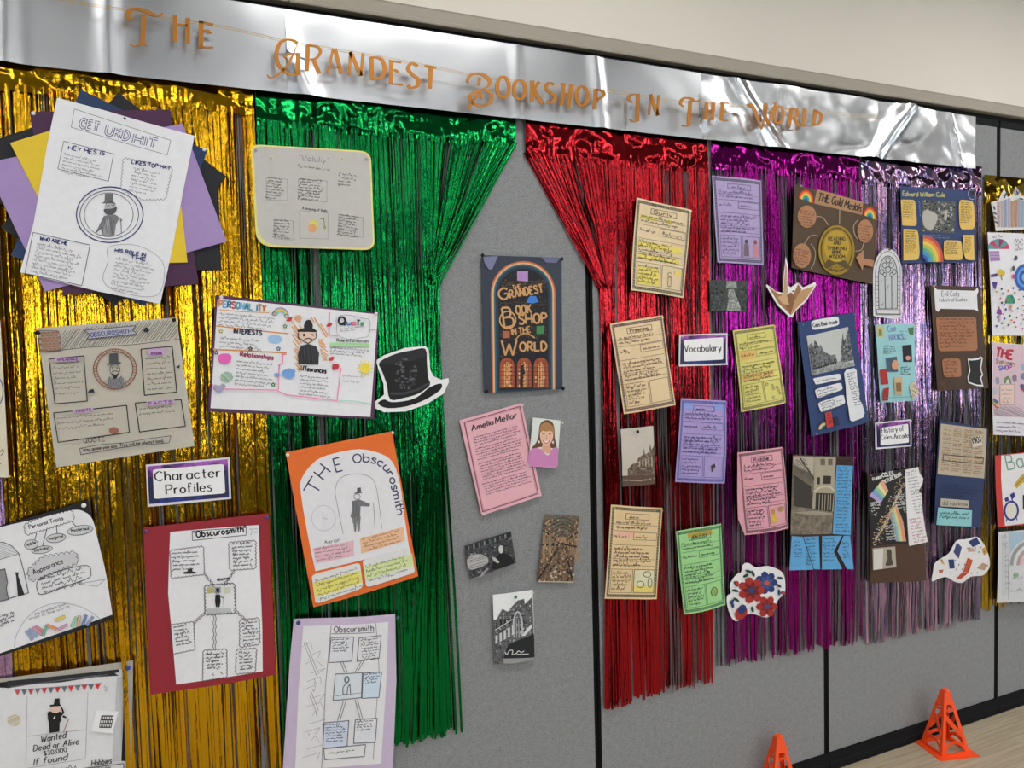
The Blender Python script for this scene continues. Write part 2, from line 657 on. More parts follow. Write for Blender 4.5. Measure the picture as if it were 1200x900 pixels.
# a few lilac strands hanging at the far left
r_ = random.Random(5)
lr = tag(empty('foil_strand_bundle', (wx(6, 700), 0, wz(6, 880))), 'small bundle of lilac foil strands at the far left edge', 'foil strands')
lo = Vector(lr.location)
for k in range(6):
    x = wx(-14 + 3.6 * k, 600)
    o = foil_strip(lr, LILAC, [(x, wz(0, 520)), (x + .002, wz(0, 620)), (x - .002, wz(0, 720)), (x, wz(0, 880))], .008, .0245, r_, (), .25)
    for v in o.data.vertices:
        v.co -= lo
# two loose gold strands that fall in front of the wanted poster
for k, (p, lab) in enumerate((([(133, 560), (140, 690), (147, 780), (150, 850), (153, 960)], 'single gold foil strand hanging over the right edge of the wanted poster'),)):
    q = [(P(a, b).x, P(a, b).z) for a, b in p]
    rr = tag(empty('loose_foil_strand', (q[-1][0], 0, q[-1][1])), lab, 'foil strand')
    o = foil_strip(rr, GOLD, q, .011, .042, r_, (), .25)
    for v in o.data.vertices:
        v.co -= Vector(rr.location)

# ------------------------------------------------------------------ silver banner
SILV = foil('silver_foil', '#bfc1c4', .3, .1, None, (25, 25, 25))
SILV2 = foil('bright_silver_foil', '#c9cbcd', .24, .1, None, (25, 25, 25))
bn = tag(empty('silver_banner', (1.2, 0, 2.29)), 'long crinkled silver foil banner across the top of the wall', 'banner')
bo = Vector(bn.location)


def banner_sheet(xa, xb, d, mat, seed, fold, edge=None):
    nx, nz = int((xb - xa) / .012), 26
    V, F = [], []
    for j in range(nz + 1):
        for i in range(nx + 1):
            u, v = i / nx, j / nz
            x = xa + (xb - xa) * u
            zt = 2.527 - (0.0 if xb < 2.5 else .01 * max(0, x - 2.4))
            z = 2.312 + (zt - 2.312) * v
            y = d + fold(x, z)
            V.append((x - bo.x, -y, z - bo.z))
    for j in range(nz):
        for i in range(nx):
            a = j * (nx + 1) + i
            F.append((a, a + 1, a + nx + 2, a + nx + 1))
    return mesh_obj('foil_sheet', V, F, mat, bn, True)


def nz3(x, z, k, s):
    return noise.noise(Vector((x * k, z * k, s)))


def ridge(x, z, x0, sl, wd):
    t = (x - x0 - sl * (z - 2.42)) / wd
    return math.exp(-t * t)


def foldA(x, z):
    return .006 * nz3(x, z * .4, 2.2, 1) + .0015 * nz3(x, z, 9, 2) + .008 * ridge(x, z, wx(128, 40), .03, .02) + .010 * ridge(x, z, wx(8, 40), .05, .025)


def foldB(x, z):
    return .004 * nz3(x, z * .5, 2.0, 7) + .0012 * nz3(x, z, 11, 3) + .005 * ridge(x, z, wx(600, 100), .0, .012) + \
        .008 * ridge(x, z, wx(695, 110), -.1, .02) + .012 * ridge(x, z, wx(330, 40), -.5, .04)


def foldC(x, z):
    a = .022 * abs(nz3(x, z, 3.2, 9)) + .006 * abs(nz3(x, z, 8, 4)) + .001 * nz3(x, z, 20, 6)
    return a + .010 * ridge(x, z, wx(880, 140), -.9, .03) + .02 * ridge(x, z, wx(1035, 160), .9, .04) + .01 * ridge(x, z, wx(1110, 165), -.3, .01)


banner_sheet(-.75, wx(337, 80), .034, SILV, 1, foldA)
banner_sheet(wx(334, 80), wx(815, 120), .030, SILV, 2, foldB)
banner_sheet(wx(812, 120), 3.04, .026, SILV2, 3, foldC)

# ------------------------------------------------------------------ garland of gold letters
LG = tag(empty('letter_garland', (1.1, 0, 2.36)), 'string of gold letters spelling the title across the silver banner', 'letter garland')
lgo = Vector(LG.location)
m_, n_, l_, b_ = new_mat('gold_card')
b_.inputs['Base Color'].default_value = lin('#b07328')
b_.inputs['Metallic'].default_value = .5
b_.inputs['Roughness'].default_value = .45
GCARD = m_
DL = 0.070


def smooth_pts(pts, closed=False, k=6):
    n = len(pts)
    if n < 3:
        return pts
    out = []
    rng = n if closed else n - 1
    for i in range(rng):
        if closed:
            p0, p1, p2, p3 = pts[(i - 1) % n], pts[i], pts[(i + 1) % n], pts[(i + 2) % n]
        else:
            p0, p1, p2, p3 = pts[max(i - 1, 0)], pts[i], pts[i + 1], pts[min(i + 2, n - 1)]
        for s in range(k):
            f = s / k
            out.append(tuple(0.5 * (2 * p1[c] + (p2[c] - p0[c]) * f + (2 * p0[c] - 5 * p1[c] + 4 * p2[c] - p3[c]) * f * f +
                                    (3 * p1[c] - p0[c] - 3 * p2[c] + p3[c]) * f ** 3) for c in (0, 1)))
    out.append(tuple(pts[0]) if closed else tuple(pts[-1]))
    return out


def ribbon2d(pts, wfun):
    """left and right outlines of a polyline; wfun(t, dx, dy) gives the width; sharp corners are bevelled"""
    pts = [p for i, p in enumerate(pts) if i == 0 or math.dist(p, pts[i - 1]) > 1e-6]
    n = len(pts)
    L, R = [], []
    dirs = []
    for i in range(n - 1):
        k = math.dist(pts[i], pts[i + 1])
        dirs.append(((pts[i + 1][0] - pts[i][0]) / k, (pts[i + 1][1] - pts[i][1]) / k))
    for i in range(n):
        d1, d2 = dirs[max(i - 1, 0)], dirs[min(i, n - 2)]
        dot = d1[0] * d2[0] + d1[1] * d2[1]
        if dot > .5:
            k = math.hypot(d1[0] + d2[0], d1[1] + d2[1])
            dd = [((d1[0] + d2[0]) / k, (d1[1] + d2[1]) / k)]
        else:
            dd = [d1, d2]
        for dx, dy in dd:
            w_ = wfun(i / max(1, n - 1), dx, dy) / 2
            L.append((pts[i][0] - dy * w_, pts[i][1] + dx * w_))
            R.append((pts[i][0] + dy * w_, pts[i][1] - dx * w_))
    return L, R


def gold_letter(frame, strokes):
    """strokes: (smooth, closed, thick, taper, pts) in zoomed-crop coordinates"""
    ox, oy, s = frame
    V, F = [], []
    for sm, cl, thick, taper, pts in strokes:
        q = [(ox + x / s, oy + y / s) for x, y in pts]
        if sm:
            q = smooth_pts(q, cl)
        def wf(t, dx, dy):
            nib = .42 + .58 * abs(dy)
            tp = 1 if not taper else .35 + .65 * math.sin(math.pi * min(1, max(0, t)))
            return thick * nib * tp
        L, R = ribbon2d(q, wf)
        b0 = len(V)
        n = len(L)
        for i in range(n):
            for pt in (L[i], R[i]):
                w3 = P(pt[0], pt[1], DL) - lgo
                V.append((w3.x, w3.y, w3.z))
                V.append((w3.x, w3.y + .0022, w3.z))
        for i in range(n - 1):
            a = b0 + i * 4
            F += [(a, a + 2, a + 6, a + 4), (a + 1, a + 5, a + 7, a + 3), (a, a + 4, a + 5, a + 1), (a + 2, a + 3, a + 7, a + 6)]
        F += [(b0, b0 + 1, b0 + 3, b0 + 2), (b0 + n * 4 - 4, b0 + n * 4 - 2, b0 + n * 4 - 1, b0 + n * 4 - 3)]
    return mesh_obj('letter', V, F, GCARD, LG)


def ellp(cx, cy, rx, ry, n=14, a=0.0, t0=0.0, t1=6.2832):
    return [(cx + rx * math.cos(t0 + (t1 - t0) * i / n) * math.cos(a) - ry * math.sin(t0 + (t1 - t0) * i / n) * math.sin(a),
             cy + rx * math.cos(t0 + (t1 - t0) * i / n) * math.sin(a) + ry * math.sin(t0 + (t1 - t0) * i / n) * math.cos(a)) for i in range(n + (0 if t1 - t0 > 6.28 else 1))]


def S(t, *p):
    return (0, 0, t, 0, list(zip(p[::2], p[1::2])))


def Cv(t, *p):
    return (1, 0, t, 0, list(zip(p[::2], p[1::2])))


def Tp(t, *p):
    return (1, 0, t, 1, list(zip(p[::2], p[1::2])))


def Oo(t, cx, cy, rx, ry, a=0):
    return (1, 1, t, 0, ellp(cx, cy, rx, ry, 12, a))


F5, F6, F7, F8 = (140, 0, 9.23), (300, 30, 5.4545), (530, 70, 5.4545), (720, 90, 4.615)
gold_letter(F5, [S(5.6, 264, 150, 248, 470), Tp(3.8, 110, 470, 150, 495, 240, 480, 300, 495), Tp(7, 160, 195, 110, 215, 88, 165, 120, 105, 200, 95, 290, 120, 370, 160, 430, 165, 470, 140)])
gold_letter(F5, [S(5.4, 600, 165, 600, 450), S(5.4, 738, 195, 735, 475), S(6, 610, 262, 735, 275)])
gold_letter(F5, [S(5.4, 885, 230, 880, 520), S(4.5, 855, 232, 1015, 265), Tp(6, 905, 330, 940, 330, 975, 350, 1005, 350), S(4.5, 850, 505, 930, 512, 1015, 512)])
gold_letter(F6, [Cv(5, 265, 108, 215, 88, 160, 105, 132, 170, 142, 245, 185, 292, 235, 312, 285, 308), Tp(3.4, 268, 105, 235, 190, 190, 265, 135, 318, 90, 332, 70, 312), S(5, 268, 172, 268, 308), Tp(3.6, 275, 178, 220, 180, 182, 195, 200, 215)])
gold_letter(F6, [S(5, 332, 122, 325, 290), Cv(4, 328, 124, 385, 132, 412, 165, 385, 208, 345, 215), S(5, 365, 210, 405, 305)])
gold_letter(F6, [S(3, 493, 148, 460, 302), S(5, 505, 148, 545, 308), S(4.5, 474, 265, 532, 268)])
gold_letter(F6, [S(3.4, 605, 168, 595, 315), S(5, 603, 168, 672, 320), S(3.4, 684, 178, 672, 320)])
gold_letter(F6, [S(5, 738, 200, 742, 345), Cv(5, 735, 202, 795, 210, 822, 262, 802, 328, 742, 343)])
gold_letter(F6, [S(5, 866, 220, 862, 375), S(4, 850, 224, 928, 235), Tp(5, 870, 285, 890, 285, 915, 300), S(4, 852, 370, 938, 378)])
gold_letter(F6, [Cv(5, 1035, 258, 995, 242, 972, 275, 1000, 312, 1038, 345, 1030, 385, 990, 396, 972, 378)])
gold_letter(F6, [S(5, 1118, 260, 1112, 402), S(5, 1078, 258, 1154, 270)])
gold_letter(F7, [Tp(5.5, 105, 150, 98, 125, 130, 92, 190, 92, 238, 130, 232, 168, 185, 190), S(3.5, 175, 112, 170, 165), Cv(4.2, 150, 205, 205, 193, 250, 220, 240, 275, 180, 296, 125, 268, 115, 230, 150, 205), Tp(5, 140, 255, 175, 215, 195, 250), S(4, 135, 250, 108, 315)])
gold_letter(F7, [Oo(4.4, 325, 175, 38, 68)])
gold_letter(F7, [Oo(4.4, 430, 190, 37, 62)])
gold_letter(F7, [S(5, 512, 132, 510, 272), S(4, 555, 138, 512, 205), S(5, 520, 188, 575, 280)])
gold_letter(F7, [Cv(4.6, 652, 158, 615, 148, 598, 182, 630, 212, 660, 245, 635, 272, 600, 268)])
gold_letter(F7, [S(4.6, 712, 148, 700, 292), S(4.6, 762, 158, 745, 302), S(4, 705, 215, 755, 225)])
gold_letter(F7, [Oo(4.4, 830, 232, 35, 62)])
gold_letter(F7, [S(4.6, 917, 188, 910, 316), Cv(4.4, 915, 190, 958, 198, 967, 230, 920, 258)])
gold_letter(F8, [Tp(4.4, 100, 140, 78, 120, 90, 98, 135, 94), S(4.4, 128, 92, 125, 240), Tp(3.4, 130, 238, 105, 242, 82, 230)])
gold_letter(F8, [S(2.8, 196, 94, 188, 205), S(4.4, 195, 94, 236, 210), S(2.8, 240, 98, 232, 208)])
gold_letter(F8, [Tp(4.6, 375, 162, 358, 142, 375, 116, 412, 116, 440, 132, 466, 122), S(4.4, 412, 128, 402, 262), Tp(3, 362, 260, 385, 267, 412, 262)])
gold_letter(F8, [S(4.2, 502, 134, 494, 230), S(4.2, 536, 138, 530, 234), S(4, 498, 180, 532, 186)])
gold_letter(F8, [S(4.2, 586, 138, 580, 236), S(3.4, 575, 140, 618, 142), S(3.4, 585, 182, 608, 190), S(3.4, 574, 234, 614, 236)])
gold_letter(F8, [Tp(4.4, 738, 165, 722, 150, 745, 152, 765, 200, 798, 285), Tp(3, 798, 285, 815, 210, 822, 150, 808, 145), Tp(4, 808, 150, 818, 210, 836, 262), Tp(3, 832, 268, 850, 190, 872, 150, 858, 140)])
gold_letter(F8, [Oo(3.6, 890, 205, 24, 45, .12)])
gold_letter(F8, [S(4, 958, 168, 946, 266), Cv(3.6, 952, 170, 988, 178, 986, 212, 955, 222), S(4, 966, 218, 1004, 270)])
gold_letter(F8, [S(4, 1030, 172, 1022, 266), S(3.4, 1018, 266, 1054, 264)])
gold_letter(F8, [S(4, 1088, 178, 1076, 264), Cv(3.6, 1082, 180, 1118, 205, 1110, 248, 1074, 265)])


def tube(name, pts3, rad, mat, parent, off, n=5):
    V, F = [], []
    for i, p in enumerate(pts3):
        a, b = pts3[max(i - 1, 0)], pts3[min(i + 1, len(pts3) - 1)]
        t = (b - a).normalized()
        e1 = t.cross(Vector((0, 1, 0.01))).normalized()
        e2 = t.cross(e1)
        for k in range(n):
            an = 6.2832 * k / n
            V.append(p + e1 * rad * math.cos(an) + e2 * rad * math.sin(an) - off)
    for i in range(len(pts3) - 1):
        for k in range(n):
            a, b = i * n + k, i * n + (k + 1) % n
            F.append((a, b, b + n, a + n))
    return mesh_obj(name, V, F, mat, parent, True)


THREAD = plain('#c8a860', .5)
for dy in (0, 2.4):
    sp = [(60, -4), (110, 5), (152, 11), (200, 21), (255, 29), (300, 39), (340, 48), (400, 58), (470, 70), (520, 80), (560, 88), (620, 96), (680, 102), (745, 110), (800, 118), (870, 123), (930, 128), (1030, 136)]
    sp = smooth_pts([(a, b + dy) for a, b in sp])
    tube('thread', [P(a, b, DL - .003) for a, b in sp], .0008, THREAD, LG, lgo)


# ------------------------------------------------------------------ orange marker cones
CONE = plain('#ff5518', .5)


def cone(label, px, py, rz):
    c = PF(px, py)
    r = tag(empty('marker_cone', c, rz), label, 'cone', 'orange marker cones on the floor')
    hb, ht, H, t = .062, .012, .232, .003
    b = MB()
    o = .085
    b.box(-o, o, -o, -hb + .006, 0, t).box(-o, o, hb - .006, o, 0, t).box(-o, -hb + .006, -hb + .006, hb - .006, 0, t).box(hb - .006, o, -hb + .006, hb - .006, 0, t)
    b.build('base_plate', CONE, r, bevel=.001)
    for k in range(4):
        m = MB()
        R4 = Matrix.Rotation(k * math.pi / 2, 3, 'Z')
        def q(u, v):
            h = hb + (ht - hb) * v
            return R4 @ Vector((u * h, -h, H * v))
        nr = R4 @ Vector((0, -H, hb - ht)) * -1
        nr = R4 @ Vector((0, -H, (hb - ht) * -1))
        nr.normalize()
        edge = [((-1, 0), (-1, 1)), ((1, 0), (1, 1))]
        m.bar(q(-.88, 0), q(-.6, .97), .013, t, nr)
        m.bar(q(.88, 0), q(.6, .97), .013, t, nr)
        m.bar(q(-.9, .03), q(.9, .03), .012, t, nr)
        m.bar(q(0, .80), q(0, 1.0), .026, t, nr)
        m.bar(q(-.75, .62), q(.75, .30), .016, t, nr)
        m.bar(q(-.5, .70), q(.5, .72), .010, t, nr)
        pr = None
        for i in range(9):
            a = math.pi * i / 8
            p = q(-.82 * math.cos(a), .04 + .17 * math.sin(a))
            if pr is not None:
                m.bar(pr, p, .013, t, nr)
            pr = p
        m.build('side_panel', CONE, r)
    m = MB()
    n = 16
    for j, (rad, z) in enumerate(((.0135, H - .012), (.0135, H + .004), (.011, H + .008))):
        for i in range(n):
            m.v.append((rad * math.cos(6.2832 * i / n), rad * math.sin(6.2832 * i / n), z))
    for j in range(2):
        for i in range(n):
            m.f.append([j * n + i, j * n + (i + 1) % n, (j + 1) * n + (i + 1) % n, (j + 1) * n + i])
    m.f.append([2 * n + i for i in range(n)])
    m.build('cap', CONE, r)


cone('bright orange cut-out marker cone standing by the skirting, seen whole', 1107.5, 876.5, -0.27)
cone('bright orange marker cone cut off by the bottom edge of the picture', 913, 938, -0.27)

# ------------------------------------------------------------------ pinned paper: drawing kit
# single-stroke alphabet: strokes split by |, ~ = smooth, grid with cap height 10, x-height 6
GL = {
    'A': '0 0 3 10 6 0|1 4 5 4', 'B': '0 0 0 10|~0 10 3.5 9.6 4.3 7.5 3.5 5.4 0 5|~0 5 4.2 4.6 5.2 2.5 4.2 .4 0 0',
    'C': '~5.6 8.4 3.4 10 .8 8 0 5 .8 2 3.4 0 5.6 1.6', 'D': '0 0 0 10|~0 10 3.4 9.4 5.6 5 3.4 .6 0 0',
    'E': '5 10 0 10 0 0 5 0|0 5.2 4 5.2', 'F': '5 10 0 10 0 0|0 5.2 4 5.2',
    'G': '~5.6 8.4 3.4 10 .8 8 0 5 .8 2 3.4 0 5.6 2|5.6 2 5.6 5 3.4 5', 'H': '0 0 0 10|6 0 6 10|0 5 6 5', 'I': '1 0 1 10',
    'J': '~4 10 4 4 3.4 .8 1.8 0 0 1.6', 'K': '0 0 0 10|5.4 10 0 4.4|1.8 6 5.6 0', 'L': '0 10 0 0 5 0',
    'M': '0 0 .6 10 3.6 3 6.6 10 7.2 0', 'N': '0 0 0 10 5.6 0 5.6 10', 'O': '~3 10 .8 8.4 0 5 .8 1.6 3 0 5.2 1.6 6 5 5.2 8.4 3 10',
    'P': '0 0 0 10|~0 10 3.8 9.6 5 7.4 3.8 5.2 0 4.8', 'Q': '~3 10 .8 8.4 0 5 .8 1.6 3 0 5.2 1.6 6 5 5.2 8.4 3 10|3.6 2.6 6.4 -.8',
    'R': '0 0 0 10|~0 10 3.8 9.6 4.8 7.6 3.6 5.4 0 5|2 5 5.4 0', 'S': '~5 8.4 3 10 .6 9 .4 6.8 2.8 5.2 5 3.4 4.6 1 2.4 0 0 1.4',
    'T': '3 0 3 10|0 10 6 10', 'U': '~0 10 0 3.4 1.2 .6 3 0 4.8 .6 6 3.4 6 10', 'V': '0 10 3 0 6 10', 'W': '0 10 2 0 4 7.6 6 0 8 10',
    'X': '0 0 5.6 10|0 10 5.6 0', 'Y': '0 10 3 5 6 10|3 5 3 0', 'Z': '0 10 5.4 10 0 0 5.4 0',
    'a': '~4 4.8 2 6 .2 4.6 .2 1.4 2 0 4 1.6|4 6 4 0', 'b': '0 10 0 0|~0 4.6 2 6 4 4.4 4 1.6 2 0 0 1.4', 'c': '~3.8 5 2 6 .2 4.4 .2 1.6 2 0 3.8 1',
    'd': '4 10 4 0|~4 4.6 2 6 0 4.4 0 1.6 2 0 4 1.4', 'e': '~.2 3.2 4 3.4 3.4 5.4 2 6 .3 4.6 .2 1.6 2 0 3.8 1', 'f': '~3.4 9 2.2 10 1.2 8.6 1.2 0|0 6 2.8 6',
    'g': '~4 4.6 2 6 .2 4.4 .2 1.8 2 .2 4 1.6|~4 6 4 -1.6 2.4 -3 .4 -2.4', 'h': '0 10 0 0|~0 4 2 6 3.8 4.6 3.8 0', 'i': '.6 6 .6 0|.6 8 .6 8.8',
    'j': '~1.6 6 1.6 -2 .4 -3 -.6 -2.4|1.6 8 1.6 8.8', 'k': '0 10 0 0|3.6 6 0 2.6|1.2 3.6 3.8 0', 'l': '.6 10 .6 0',
    'm': '0 6 0 0|~0 4.4 1.6 6 2.8 4.8 2.8 0|~2.8 4.4 4.4 6 5.8 4.8 5.8 0', 'n': '0 6 0 0|~0 4.2 2 6 3.8 4.6 3.8 0',
    'o': '~2 6 .2 4.4 .2 1.6 2 0 3.8 1.6 3.8 4.4 2 6', 'p': '0 6 0 -3|~0 4.6 2 6 4 4.4 4 1.6 2 0 0 1.4', 'q': '4 6 4 -3|~4 4.6 2 6 0 4.4 0 1.6 2 0 4 1.4',
    'r': '0 6 0 0|~0 4 1.4 5.8 3 5.6', 's': '~3.4 5 1.8 6 .4 4.8 1.6 3.4 3.4 2 2.6 .2 1.2 0 0 .8', 't': '1.4 9 1.4 1 2.6 0|0 6 3 6',
    'u': '~0 6 0 1.6 1.6 0 3.8 1.6|3.8 6 3.8 0', 'v': '0 6 1.9 0 3.8 6', 'w': '0 6 1.4 0 2.8 4.6 4.2 0 5.6 6', 'x': '0 0 3.6 6|0 6 3.6 0',
    'y': '0 6 2 .6|4 6 1.2 -3', 'z': '0 6 3.6 6 0 0 3.6 0',
    '0': '~2.4 10 .4 8 .4 2 2.4 0 4.4 2 4.4 8 2.4 10', '1': '.4 8 2 10 2 0', '3': '~.4 8.8 2.4 10 4.2 8 2 5.4|~2 5.4 4.6 3.4 3.4 .4 0 .8',
    '9': '~4 7.6 2.2 5 .4 7.6 2.2 10 4 7.6|~4 7.6 3.8 3 2 0', '$': '~4.4 8.4 2.4 9.4 .4 7.6 2.4 5.2 4.4 3 2.4 .8 0 2|2.4 11 2.4 -1',
    '.': '0 0 .5 .2', ',': '.5 .3 0 -1.4', "'": '.3 10 0 8', '"': '.2 10 0 8|1.4 10 1.2 8', '-': '0 4 3 4', ':': '0 1 .4 1|0 5 .4 5', '?': '~.2 8.4 2 10 3.8 8 2 5.4 2 3|2 .6 2 0',
}


def glyph(ch):
    out = []
    for s in GL.get(ch, '').split('|'):
        if not s:
            continue
        sm = s[0] == '~'
        v = [float(t) for t in s.lstrip('~').split()]
        p = list(zip(v[::2], v[1::2]))
        out.append(smooth_pts(p, False, 4) if sm else p)
    return out


def advance(ch):
    if ch == ' ':
        return 3.4
    return max([x for st in glyph(ch) for x, _ in st] or [2]) + 1.9


def rquad(q, r, n=5):
    """quad with rounded corners; r as a fraction of the sides"""
    out = []
    rs = r if isinstance(r, (list, tuple)) else [r] * 4
    for i in range(4):
        a, b, c = q[i - 1], q[i], q[(i + 1) % 4]
        k = rs[i]
        if k <= 0:
            out.append(b)
            continue
        p0 = (b[0] + (a[0] - b[0]) * k, b[1] + (a[1] - b[1]) * k)
        p2 = (b[0] + (c[0] - b[0]) * k, b[1] + (c[1] - b[1]) * k)
        for j in range(n + 1):
            t = j / n
            out.append(tuple((1 - t) ** 2 * p0[m] + 2 * t * (1 - t) * b[m] + t * t * p2[m] for m in (0, 1)))
    return out


PIN_MESH = {}


class Sheet:
    """a thing of paper pinned to the wall; everything is laid out on its own plane"""
    def __init__(s, name, label, cat, corners, frame=(0, 0, 1), d=0.03, bow=0.003, wave=0.002, group=None, seed=0):
        s.fr = frame
        s.q = [s.m0(p) for p in corners]                     # TL TR BR BL in photo pixels
        s.d = d
        c = [P(x, y, d) for x, y in s.q]
        s.root = tag(empty(name, ((c[2] + c[3]) / 2)), label, cat, group)
        s.o = Vector(s.root.location)
        s.A, s.U, s.Vv = c[0], c[1] - c[0], c[3] - c[0]
        s.det = s.U.x * s.Vv.z - s.U.z * s.Vv.x
        s.bow, s.wave, s.ph = bow, wave, seed * 1.7
        s.acc = {}
        s.order = []
        s.lift = 0.0006
        s.gen = 0
        s.un = 0
        s.tx = 0
        s.keep = {}
        s.par, s.cards = {}, {}
        s.rnd = random.Random(seed + 77)
        s.m = s.m0

    def m0(s, p):
        return (s.fr[0] + p[0] / s.fr[2], s.fr[1] + p[1] / s.fr[2])

    def muv(s, p):
        u, v = p[0] / 100.0, p[1] / 100.0
        a, b, c, d = s.q
        return tuple((1 - u) * (1 - v) * a[k] + u * (1 - v) * b[k] + u * v * c[k] + (1 - u) * v * d[k] for k in (0, 1))

    def disp(s, x, z):
        dx, dz = x - s.A.x, z - s.A.z
        u = (dx * s.Vv.z - dz * s.Vv.x) / s.det
        v = (s.U.x * dz - s.U.z * dx) / s.det
        u, v = min(1.1, max(-.1, u)), min(1.1, max(-.1, v))
        return s.bow * (4 * u * (1 - u)) * (.4 + .6 * v) + s.wave * math.sin(5.2 * u + 3.1 * v + s.ph) + s.wave * 1.4 * math.sin(2.3 * v - 1.9 * u + 2 * s.ph) * v

    def W(s, p, lift):
        w_ = P(p[0], p[1], s.d)
        return Vector((w_.x - s.o.x, -(s.d + s.disp(w_.x, w_.z) + lift) - s.o.y, w_.z - s.o.z))

    # --- accumulation of ink and cut paper into parts
    UNIQ = {'bunting', 'tinted_box', 'book_doodle', 'berry_doodle', 'title_tab', 'bubble', 'tinted_note', 'rule', 'connector', 'ring', 'wavy_box',
            'cloud_outline', 'bubble_outline', 'brick_drawing', 'hat_doodle', 'ray_doodle', 'leaf_print', 'petal_print', 'book_print', 'coin', 'stripe',
            'window_print', 'building_print', 'pencil_rule', 'spot_doodle', 'book_spine', 'pink_outline', 'arch_drawing', 'drawn_box'}

    def _a(s, key, mat):
        if key in s.UNIQ:
            s.un += 1
            key = '%s#u%d' % (key, s.un)
        key = '%s#%d' % (key, s.gen)
        k = (key, id(mat))
        if k not in s.acc:
            s.lift += 0.00005
            s.acc[k] = [key, mat, s.lift, [], []]
            s.order.append(k)
        return s.acc[k]

    def on(s, key=None):
        """what follows lies on the named card (or directly on the thing)"""
        s.gen += 1
        if key:
            s.par[s.gen] = s.cards[key]

    def tri(s, key, mat, tris):
        a = s._a(key, mat)
        for t in tris:
            st = [t]
            while st:
                A, B, C = st.pop()
                e = [math.dist(A, B), math.dist(B, C), math.dist(C, A)]
                k = e.index(max(e))
                if e[k] > 8.5:
                    if k == 0:
                        m = ((A[0] + B[0]) / 2, (A[1] + B[1]) / 2)
                        st += [(A, m, C), (m, B, C)]
                    elif k == 1:
                        m = ((B[0] + C[0]) / 2, (B[1] + C[1]) / 2)
                        st += [(A, B, m), (A, m, C)]
                    else:
                        m = ((A[0] + C[0]) / 2, (A[1] + C[1]) / 2)
                        st += [(A, B, m), (m, B, C)]
                    continue
                b = len(a[3])
                a[3] += [A, B, C]
                a[4].append((b, b + 1, b + 2))

    def fillpx(s, key, mat, pts):
        s.lift += 0.00005
        t = tessellate_polygon([[Vector((p[0], p[1], 0)) for p in pts]])
        s.tri(key, mat, [(pts[i], pts[j], pts[k]) for i, j, k in t])

    def fill(s, key, c, pts, mat=None, smooth=False):
        if smooth:
            pts = smooth_pts(pts, True, 4)[:-1]
        s.fillpx(key, mat or paper(c), [s.m(p) for p in pts])

    def card(s, key, c, pts, thick=0.0006, smooth=False, gap=0.0, mat=None):
        """a separate cut piece of paper with its own thickness"""
        if smooth:
            pts = smooth_pts(pts, True, 5)[:-1]
        s.lift += 0.0004 + gap
        s.gen += 1
        s.fill(key, c, pts, mat)
        k = s.order[-1]
        s.lift += 0.0003
        s.par[s.gen] = k
        s.cards[key] = k
        s.keep[k] = ([s.m(p) for p in pts], thick + gap)

    def line(s, key, c, pts, wpx=.7, smooth=False, closed=False, nib=0.0, mapped=False, mat=None):
        if smooth:
            pts = smooth_pts(pts, closed, 4)
        elif closed:
            pts = list(pts) + [pts[0]]
        q = pts if mapped else [s.m(p) for p in pts]
        if len(q) < 2 or max(math.dist(q[0], p) for p in q) < 1e-4:
            return
        qq = [q[0]]
        for p in q[1:]:
            m_ = int(math.dist(p, qq[-1]) / 8) + 1
            o_ = qq[-1]
            qq += [(o_[0] + (p[0] - o_[0]) * t / m_, o_[1] + (p[1] - o_[1]) * t / m_) for t in range(1, m_ + 1)]
        q = qq
        L, R = ribbon2d(q, lambda t, dx, dy: wpx * (1 - nib + nib * abs(dy)))
        a = s._a(key, mat or paper(c))
        b = len(a[3])
        n = len(L)
        a[3] += L + R
        for i in range(n - 1):
            a[4].append((b + i, b + i + 1, b + n + i + 1, b + n + i))

    def text(s, key, c, txt, x, y, x2, y2, h, wpx=.8, nib=0.0, jit=0.0, slant=0.0):
        s.tx += 1
        key = '%s#t%d' % (key, s.tx) if '#' not in key else key
        tot = sum(advance(ch) for ch in txt) - 1.9
        L = math.hypot(x2 - x, y2 - y)
        ux, uy = (x2 - x) / L, (y2 - y) / L
        vx, vy = uy, -ux
        sx, sy = L / tot, h / 10.0
        cx = 0.0
        for ch in txt:
            ja, jb = (s.rnd.uniform(-jit, jit), 1 + s.rnd.uniform(-jit, jit) * .12) if jit else (0, 1)
            for st in glyph(ch):
                pts = [(x + ux * (cx + gx + slant * gy) * sx + vx * (gy * jb + ja) * sy,
                        y + uy * (cx + gx + slant * gy) * sx + vy * (gy * jb + ja) * sy) for gx, gy in st]
                s.line(key, c, pts, wpx, nib=nib)
            cx += advance(ch)

    def arc_text(s, key, c, txt, pts, h, wpx):
        """letters along a smooth path"""
        s.tx += 1
        key = '%s#t%d' % (key, s.tx) if '#' not in key else key
        path = smooth_pts(pts, False, 12)
        cum = [0]
        for a, b in zip(path, path[1:]):
            cum.append(cum[-1] + math.dist(a, b))
        tot = sum(advance(ch) for ch in txt)
        pos = 0
        for ch in txt:
            adv = advance(ch)
            t0, t1 = pos / tot * cum[-1], min(cum[-1], (pos + adv - 1.2) / tot * cum[-1])
            def at(t):
                k = 0
                while k < len(cum) - 2 and cum[k + 1] < t:
                    k += 1
                f = (t - cum[k]) / max(1e-6, cum[k + 1] - cum[k])
                return tuple(path[k][m] + (path[k + 1][m] - path[k][m]) * f for m in (0, 1))
            if ch != ' ':
                a, b = at(t0), at(t1)
                s.text(key, c, ch, a[0], a[1], b[0], b[1], h, wpx)
            pos += adv

